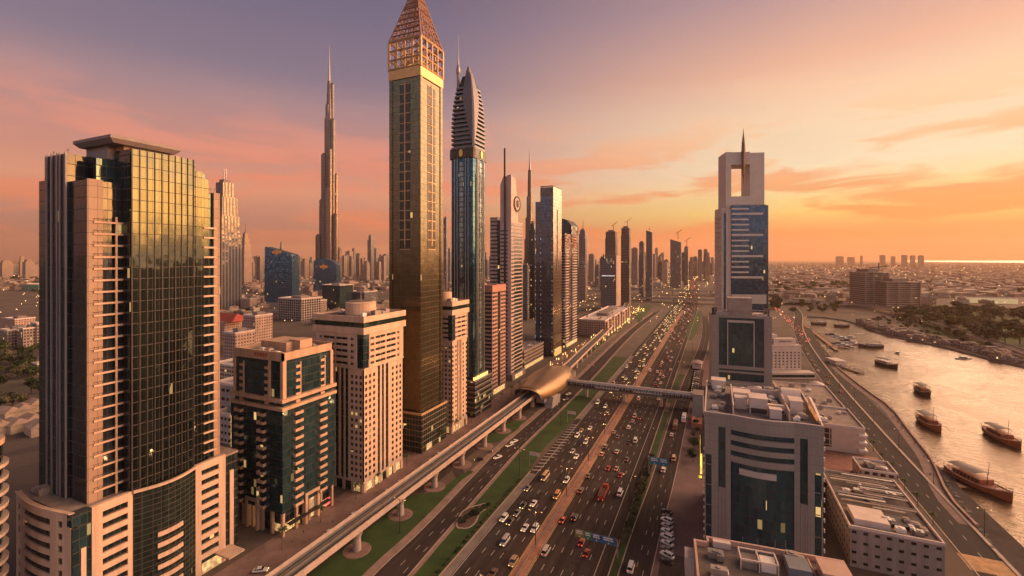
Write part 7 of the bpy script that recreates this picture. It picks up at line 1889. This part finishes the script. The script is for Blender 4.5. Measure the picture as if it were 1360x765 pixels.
# ================================================================ BOATS
WOOD = mat('dhow_wood', (.30, .092, .044), .55, var=.25, scale=.8, streak=True); WOODL = mat('deck_wood', (.34, .17, .09), .7, var=.2, scale=.8); CANVAS = mat('grey_canvas', (.19, .165, .155), .8, var=.12, scale=.4); WOODD = mat('dark_wood', (.055, .035, .03), .6, var=.2, scale=.8); GUN = mat('gunwale_paint', (.60, .44, .32), .6, var=.15)
def dhow(label, x, y, rz, L=24, W=6.6, kind=0, people=0, name='dhow', cat='boat'):
    r = thing(name, label, cat, (x, y, -2.0), rz); r.scale = (1.25, 1.05, 1.55); n = 12; rings = []; sheer = []
    for i in range(n+1):
        f = i/n; yy = -L/2+L*f                   # bow at +Y
        hw = W/2*(.80+.2*math.sin(math.pi*min(1, f*1.2)))*(1 if f < .62 else max(.05, 1-((f-.62)/.38)**1.8))
        dz = 1.75+1.3*max(0, (f-.55)/.45)**2+.9*max(0, (.25-f)/.25)**1.3
        yo = 1.2*max(0, f-.9)*10*.25
        rings.append([(-hw, yy+yo, dz), (-hw*.88, yy+yo*.4, .5), (-hw*.3, yy, -.8), (hw*.3, yy, -.8), (hw*.88, yy+yo*.4, .5), (hw, yy+yo, dz)]); sheer.append((hw, yy+yo, dz))
    mb = MB(); mb.loft(rings); mb.build('hull', [WOOD, WOODD, WOODD][kind], r)
    mb = MB()
    for (a, y1, z1), (b_2, y2, z2) in zip(sheer, sheer[1:]):
        for s in (-1, 1): mb.tube((s*a, y1, z1+.12), (s*b_2, y2, z2+.12), .17, 5)
    mb.build('gunwale', GUN, r)
    mb = MB()
    for (a, y1, z1) in sheer:
        for s in (-1, 1): mb.tube((s*a*.96, y1, z1), (s*a*.96, y1, z1+1.0), .06, 4)
    for (a, y1, z1), (b_2, y2, z2) in zip(sheer, sheer[1:]):
        for s in (-1, 1): mb.tube((s*a*.96, y1, z1+1.0), (s*b_2*.96, y2, z2+1.0), .06, 4)
    mb.build('railing', WOOD, r)
    mb = MB()
    mb.loft([[(-a*.9, y1, z1-.35), (a*.9, y1, z1-.35), (a*.9, y1, z1-.25), (-a*.9, y1, z1-.25)] for a, y1, z1 in sheer]); mb.build('deck', WOODL, r)
    mb = MB(); mb.box(-W*.34, W*.34, -L*.36, L*.12, 1.5, 3.2); c_ = mb.build('cabin', [WOOD, WOODL, PWHITE][kind], r)
    mb = MB()
    for i in range(7):
        for s in (-1, 1): mb.box(s*W*.34-.04, s*W*.34+.04, -L*.34+i*L*.063, -L*.34+i*L*.063+1.0, 2.0, 2.8)
    mb.build('cabin_window', CGLASS, c_)
    mb = MB(); m_ = 6
    mb.loft([[(-W*.4+W*.8*j/m_, yy, 4.6+.35*math.sin(math.pi*j/m_)-(0 if abs(yy) < L*.3 else .25)) for j in range(m_+1)]+[(W*.4-W*.8*j/m_, yy, 4.5+.35*math.sin(math.pi*(m_-j)/m_)-(0 if abs(yy) < L*.3 else .25)) for j in range(m_+1)] for yy in (-L*.42, -L*.3, -L*.1, L*(.05 if kind == 0 else .16))]); mb.build('canopy', CANVAS, r)
    for yy in (-L*.4, -L*.2, 0):
        for s in (-1, 1): mb = MB(); mb.tube((s*W*.38, yy, 1.6), (s*W*.38, yy, 4.55), .08, 4); mb.build('canopy_post', WOOD, r)
    mb = MB(); mb.tube((0, L*.12, 1.5), (0, L*.16, 9 if kind == 0 else 6.4), .14, 6, .07); mb.build('mast', WOODD, r)
    return r
dB = lambda px, py: G(px, py, -1.6)
d4 = dhow('largest dhow, red brown with people on its bow, moored at the jetty', *dB(1301, 646), math.pi+.40, 27, 7.4, 0)
dhow('dhow with an orange cabin and pale deck, farthest of the four big dhows', *dB(1227, 523), math.pi+.02, 21, 6.2, 1)
dhow('brown dhow with a long grey canopy in midstream left of another dhow', *dB(1236, 566), math.pi+.06, 24, 6.4, 0)
dhow('brown dhow with grey canopy cut close to the right frame edge', *dB(1333, 585), math.pi+.10, 26, 6.6, 0)
dhow('dark passenger boat with white roof fittings beyond the dhows', *dB(1178, 486), math.pi+.45, 23, 5.4, 2)
dhow('dark broad boat lying beside the marina pontoons', *dB(1156, 461), math.pi*.5+.2, 24, 7, 2)
dhow('small dark boat near the head of the creek, right of another', *dB(1117, 434), math.pi*.6, 20, 6.5, 2)
dhow('small dark boat near the head of the creek, left of another', *dB(1087, 431), math.pi*.55, 20, 6, 2)
def launch(label, px, py, rz, L=9, col='white'):
    x, y = dB(px, py); r = thing('motor_boat', label, 'boat', (x, y, -2.0), rz); W = L*.3
    m_ = mat('boat_'+col, COL[col], .4, var=.08); rings = []
    for i in range(9):
        f = i/8; hw = W/2*(1 if f < .5 else max(.04, 1-((f-.5)/.5)**1.7)); rings.append([(-hw, -L/2+L*f, .9+.5*f), (-hw*.7, -L/2+L*f, -.2), (hw*.7, -L/2+L*f, -.2), (hw, -L/2+L*f, .9+.5*f)])
    mb = MB(); mb.loft(rings); mb.build('hull', m_, r)
    mb = MB(); mb.loft([[(-W*.36, -L*.25, 1.0), (W*.36, -L*.25, 1.0), (W*.34, L*.2, 1.1), (-W*.34, L*.2, 1.1)], [(-W*.3, -L*.2, 2.3), (W*.3, -L*.2, 2.3), (W*.26, L*.08, 2.3), (-W*.26, L*.08, 2.3)]]); mb.build('cabin', CGLASS, r)
    mb = MB(); mb.box(-W*.34, W*.34, -L*.24, L*.1, 2.3, 2.45); mb.build('cabin_roof', m_, r)
    return r
launch('small white launch alone in midstream beyond the passenger boat', 1192.5, 469.5, math.pi, 11)
launch('grey motor boat crossing the water in the upper right', 1278, 476, math.pi*.5+.5, 17, 'silver')
launch('white cabin cruiser moored at the far right bank', 1341, 480, 1.9, 26)
launch('slim white cruiser beside the far right bank left of the cabin cruiser', 1318, 472, 1.9, 16)
ML_ = 'moored motor boat at the pontoons of the small marina'
for i, (px, py) in enumerate(((1104, 444), (1110, 447), (1117, 449), (1124, 452), (1131, 455), (1118, 458), (1124, 461), (1128, 448), (1136, 458), (1112, 456))):
    o = launch(ML_, px, py, math.pi*.5+random.uniform(.1, .5), 15, 'white' if i % 3 else 'grey'); o['label'] = ('white ' if i % 3 else 'grey ')+ML_; o['group'] = ('white' if i % 3 else 'grey')+' boats in the marina'
def jetty(label, a, b, w_, z=-.6, roof=False):
    p, q = Vector(dB(*a)), Vector(dB(*b)); d_ = (q-p); r = thing('jetty', label, 'jetty', (p.x, p.y, 0), math.atan2(-d_.x, d_.y)); L = d_.length
    mb = MB(); mb.box(-w_/2, w_/2, 0, L, z-.4, z); mb.build('deck', WOODL if not roof else CONC2, r)
    for i in range(int(L/6)+1):
        for s in (-1, 1): mb = MB(); mb.cyl(s*w_*.45, i*6, -4, z+1.2, .25, n=8); mb.build('pile', WOODD, r)
    if roof: mb = MB(); mb.box(-w_*.9, w_*.9, -2, L*.35, 3.2, 3.6); mb.box(-w_*.8, w_*.8, -1.5, L*.33, z, 3.2); mb.build('shelter', PINKR, r)
jetty('wooden jetty joining the promenade to the largest dhow', (1243, 634), (1276, 650), 6.5)
jetty('long dark pontoon with a grey shelter halfway along the creek', (1105, 482), (1144, 496), 6, roof=True)
jetty('curved marina pontoon nearest the head of the creek', (1068, 432), (1112, 466), 5)
jetty('short marina pontoon across the moored boats', (1098, 460), (1128, 463), 4)
def bank_clutter():
    q = random.Random(19)
    for i in range(120):
        f = q.random(); a, b = Vector(creek[19+int(f*7)]), Vector(creek[20+int(f*7)]); p = a.lerp(b, q.random())+Vector((q.uniform(2, 14), q.uniform(4, 75)))
        if pip(p.x, p.y, creek): continue
        o = link('quayside_hut', q.choice(HM), None, (p.x, p.y, 0), q.uniform(0, 3)); k_ = q.uniform(.28, .6); o.scale = (k_, k_, k_*1.1); tag(o, 'small flat roofed hut on the cluttered far bank of the creek', 'hut', 'huts on the far bank')
bank_clutter()
cb = ramp_px(((1100, 405), (1150, 409), (1190, 418), (1240, 432), (1290, 452), (1370, 478)), 13, (5.5, 7.5), 'elevated_road', 'elevated road curving along the far bank of the creek before the grove')

# people, each one continuous skinned figure
def person_mesh():
    J = [((0, 0, .95), .13), ((0, 0, 1.2), .14), ((0, 0, 1.42), .12), ((0, 0, 1.52), .055), ((0, .02, 1.66), .10), ((0, .02, 1.74), .07)]
    E = [(0, 1), (1, 2), (2, 3), (3, 4), (4, 5)]
    for s in (-1, 1):
        n = len(J); J += [((s*.10, 0, .88), .10), ((s*.11, .03, .48), .065), ((s*.11, -.03, .08), .05), ((s*.12, .10, .04), .04)]; E += [(0, n), (n, n+1), (n+1, n+2), (n+2, n+3)]
        n = len(J); J += [((s*.19, 0, 1.40), .06), ((s*.25, -.02, 1.12), .045), ((s*.24, .10, .90), .035), ((s*.235, .14, .82), .03)]; E += [(2, n), (n, n+1), (n+1, n+2), (n+2, n+3)]
    me = bpy.data.meshes.new('person'); me.from_pydata([j[0] for j in J], E, [])
    o = bpy.data.objects.new('person_tmp', me); C.objects.link(o)
    md = o.modifiers.new('skin', 'SKIN'); o.modifiers.new('sub', 'SUBSURF').levels = 1
    for i, v in enumerate(me.skin_vertices[0].data): v.radius = (J[i][1], J[i][1]); v.use_root = (i == 0)
    dg = bpy.context.evaluated_depsgraph_get(); m2 = bpy.data.meshes.new_from_object(o.evaluated_get(dg)); bpy.data.objects.remove(o); m2.name = 'person'; return m2
try:
    pm_ = person_mesh()
    skin = mat('skin', (.30, .16, .10), .6); m = bpy.data.materials.new('clothes'); m.use_nodes = True; t = NT(m.node_tree); oi = t.n('ShaderNodeObjectInfo'); b = t.n('ShaderNodeBsdfPrincipled', Base_Color=oi.outputs['Color'], Roughness=.85); t.n('ShaderNodeOutputMaterial', Surface=b.outputs[0])
    m3 = mat('trousers', (.05, .045, .05), .85)
    pm_.materials.clear(); [pm_.materials.append(q) for q in (m, skin, m3)]
    for p in pm_.polygons: p.material_index = 1 if p.center.z > 1.5 or (abs(p.center.x) > .2 and p.center.z < 1.1) else 2 if p.center.z < .95 else 0
    ang = d4.rotation_euler.z; ca_, sa_ = math.cos(ang), math.sin(ang)
    for i in range(12):
        lx, ly = rv.uniform(-2, 2)*(1-.4*(i > 6)), 4.2+rv.uniform(0, 6.5); dz = 1.45+1.3*max(0, ((ly+13.5)/27-.55)/.45)**2
        o = link('person', pm_, None, (d4.location.x+lx*ca_-ly*sa_, d4.location.y+lx*sa_+ly*ca_, -2.0+dz), rv.uniform(0, 6)); c_ = rv.choice((('white', (.6, .58, .55)), ('dark', (.05, .05, .06)))); o.color = c_[1]+(1,); tag(o, 'person in a %s top standing on the bow of the largest dhow' % c_[0], 'person', c_[0]+' topped people on the dhow')
    for i in range(10):
        a, b_2 = Vector(creek[4]), Vector(creek[7]); p = a.lerp(b_2, rv.random()); o = link('person', pm_, None, (p.x-rv.uniform(2, 5), p.y, .04), rv.uniform(0, 6)); o.color = (.12, .10, .11, 1); tag(o, 'person in dark clothes walking on the creek promenade', 'person', 'walkers on the promenade')
    for i in range(8):
        o = link('person', pm_, None, (-140+rv.uniform(-4, 3), 118+rv.uniform(0, 60), .02), rv.uniform(0, 6)); o.color = (.3, .2, .18, 1); tag(o, 'person on the pavement before the tower shops', 'person', 'people before the tower shops')
except Exception as ex: print('people', ex)
# loose gear on the lawns
for px, py, l in ((644, 590, 'low grey utility cabinet on the lawn corner near the station'), (652, 601, 'low grey utility cabinet beside the slip road junction')):
    x, y = G(px, py); r = thing('utility_cabinet', l, 'cabinet', (x, y, .13)); mb = MB(); mb.box(-.9, .9, -.4, .4, .1, 1.5); mb.build('case', CONC, r); mb = MB(); mb.box(-.85, -.02, -.43, -.4, .2, 1.4); mb.box(.02, .85, -.43, -.4, .2, 1.4); mb.build('door', STEEL, r)

# ================================================================ AIR
hz_ = MB(); hz_.box(-22500, 22500, -22500, 22500, -6, 775)
hm = bpy.data.materials.new('evening_haze'); hm.use_nodes = True; t = NT(hm.node_tree)
v = t.n('ShaderNodeVolumePrincipled', Color=(1, .68, .48), Density=HAZE, Anisotropy=.3)
t.n('ShaderNodeOutputMaterial', Volume=v.outputs[0])
if HAZE: o = hz_.build('haze', hm); o['kind'] = 'stuff'
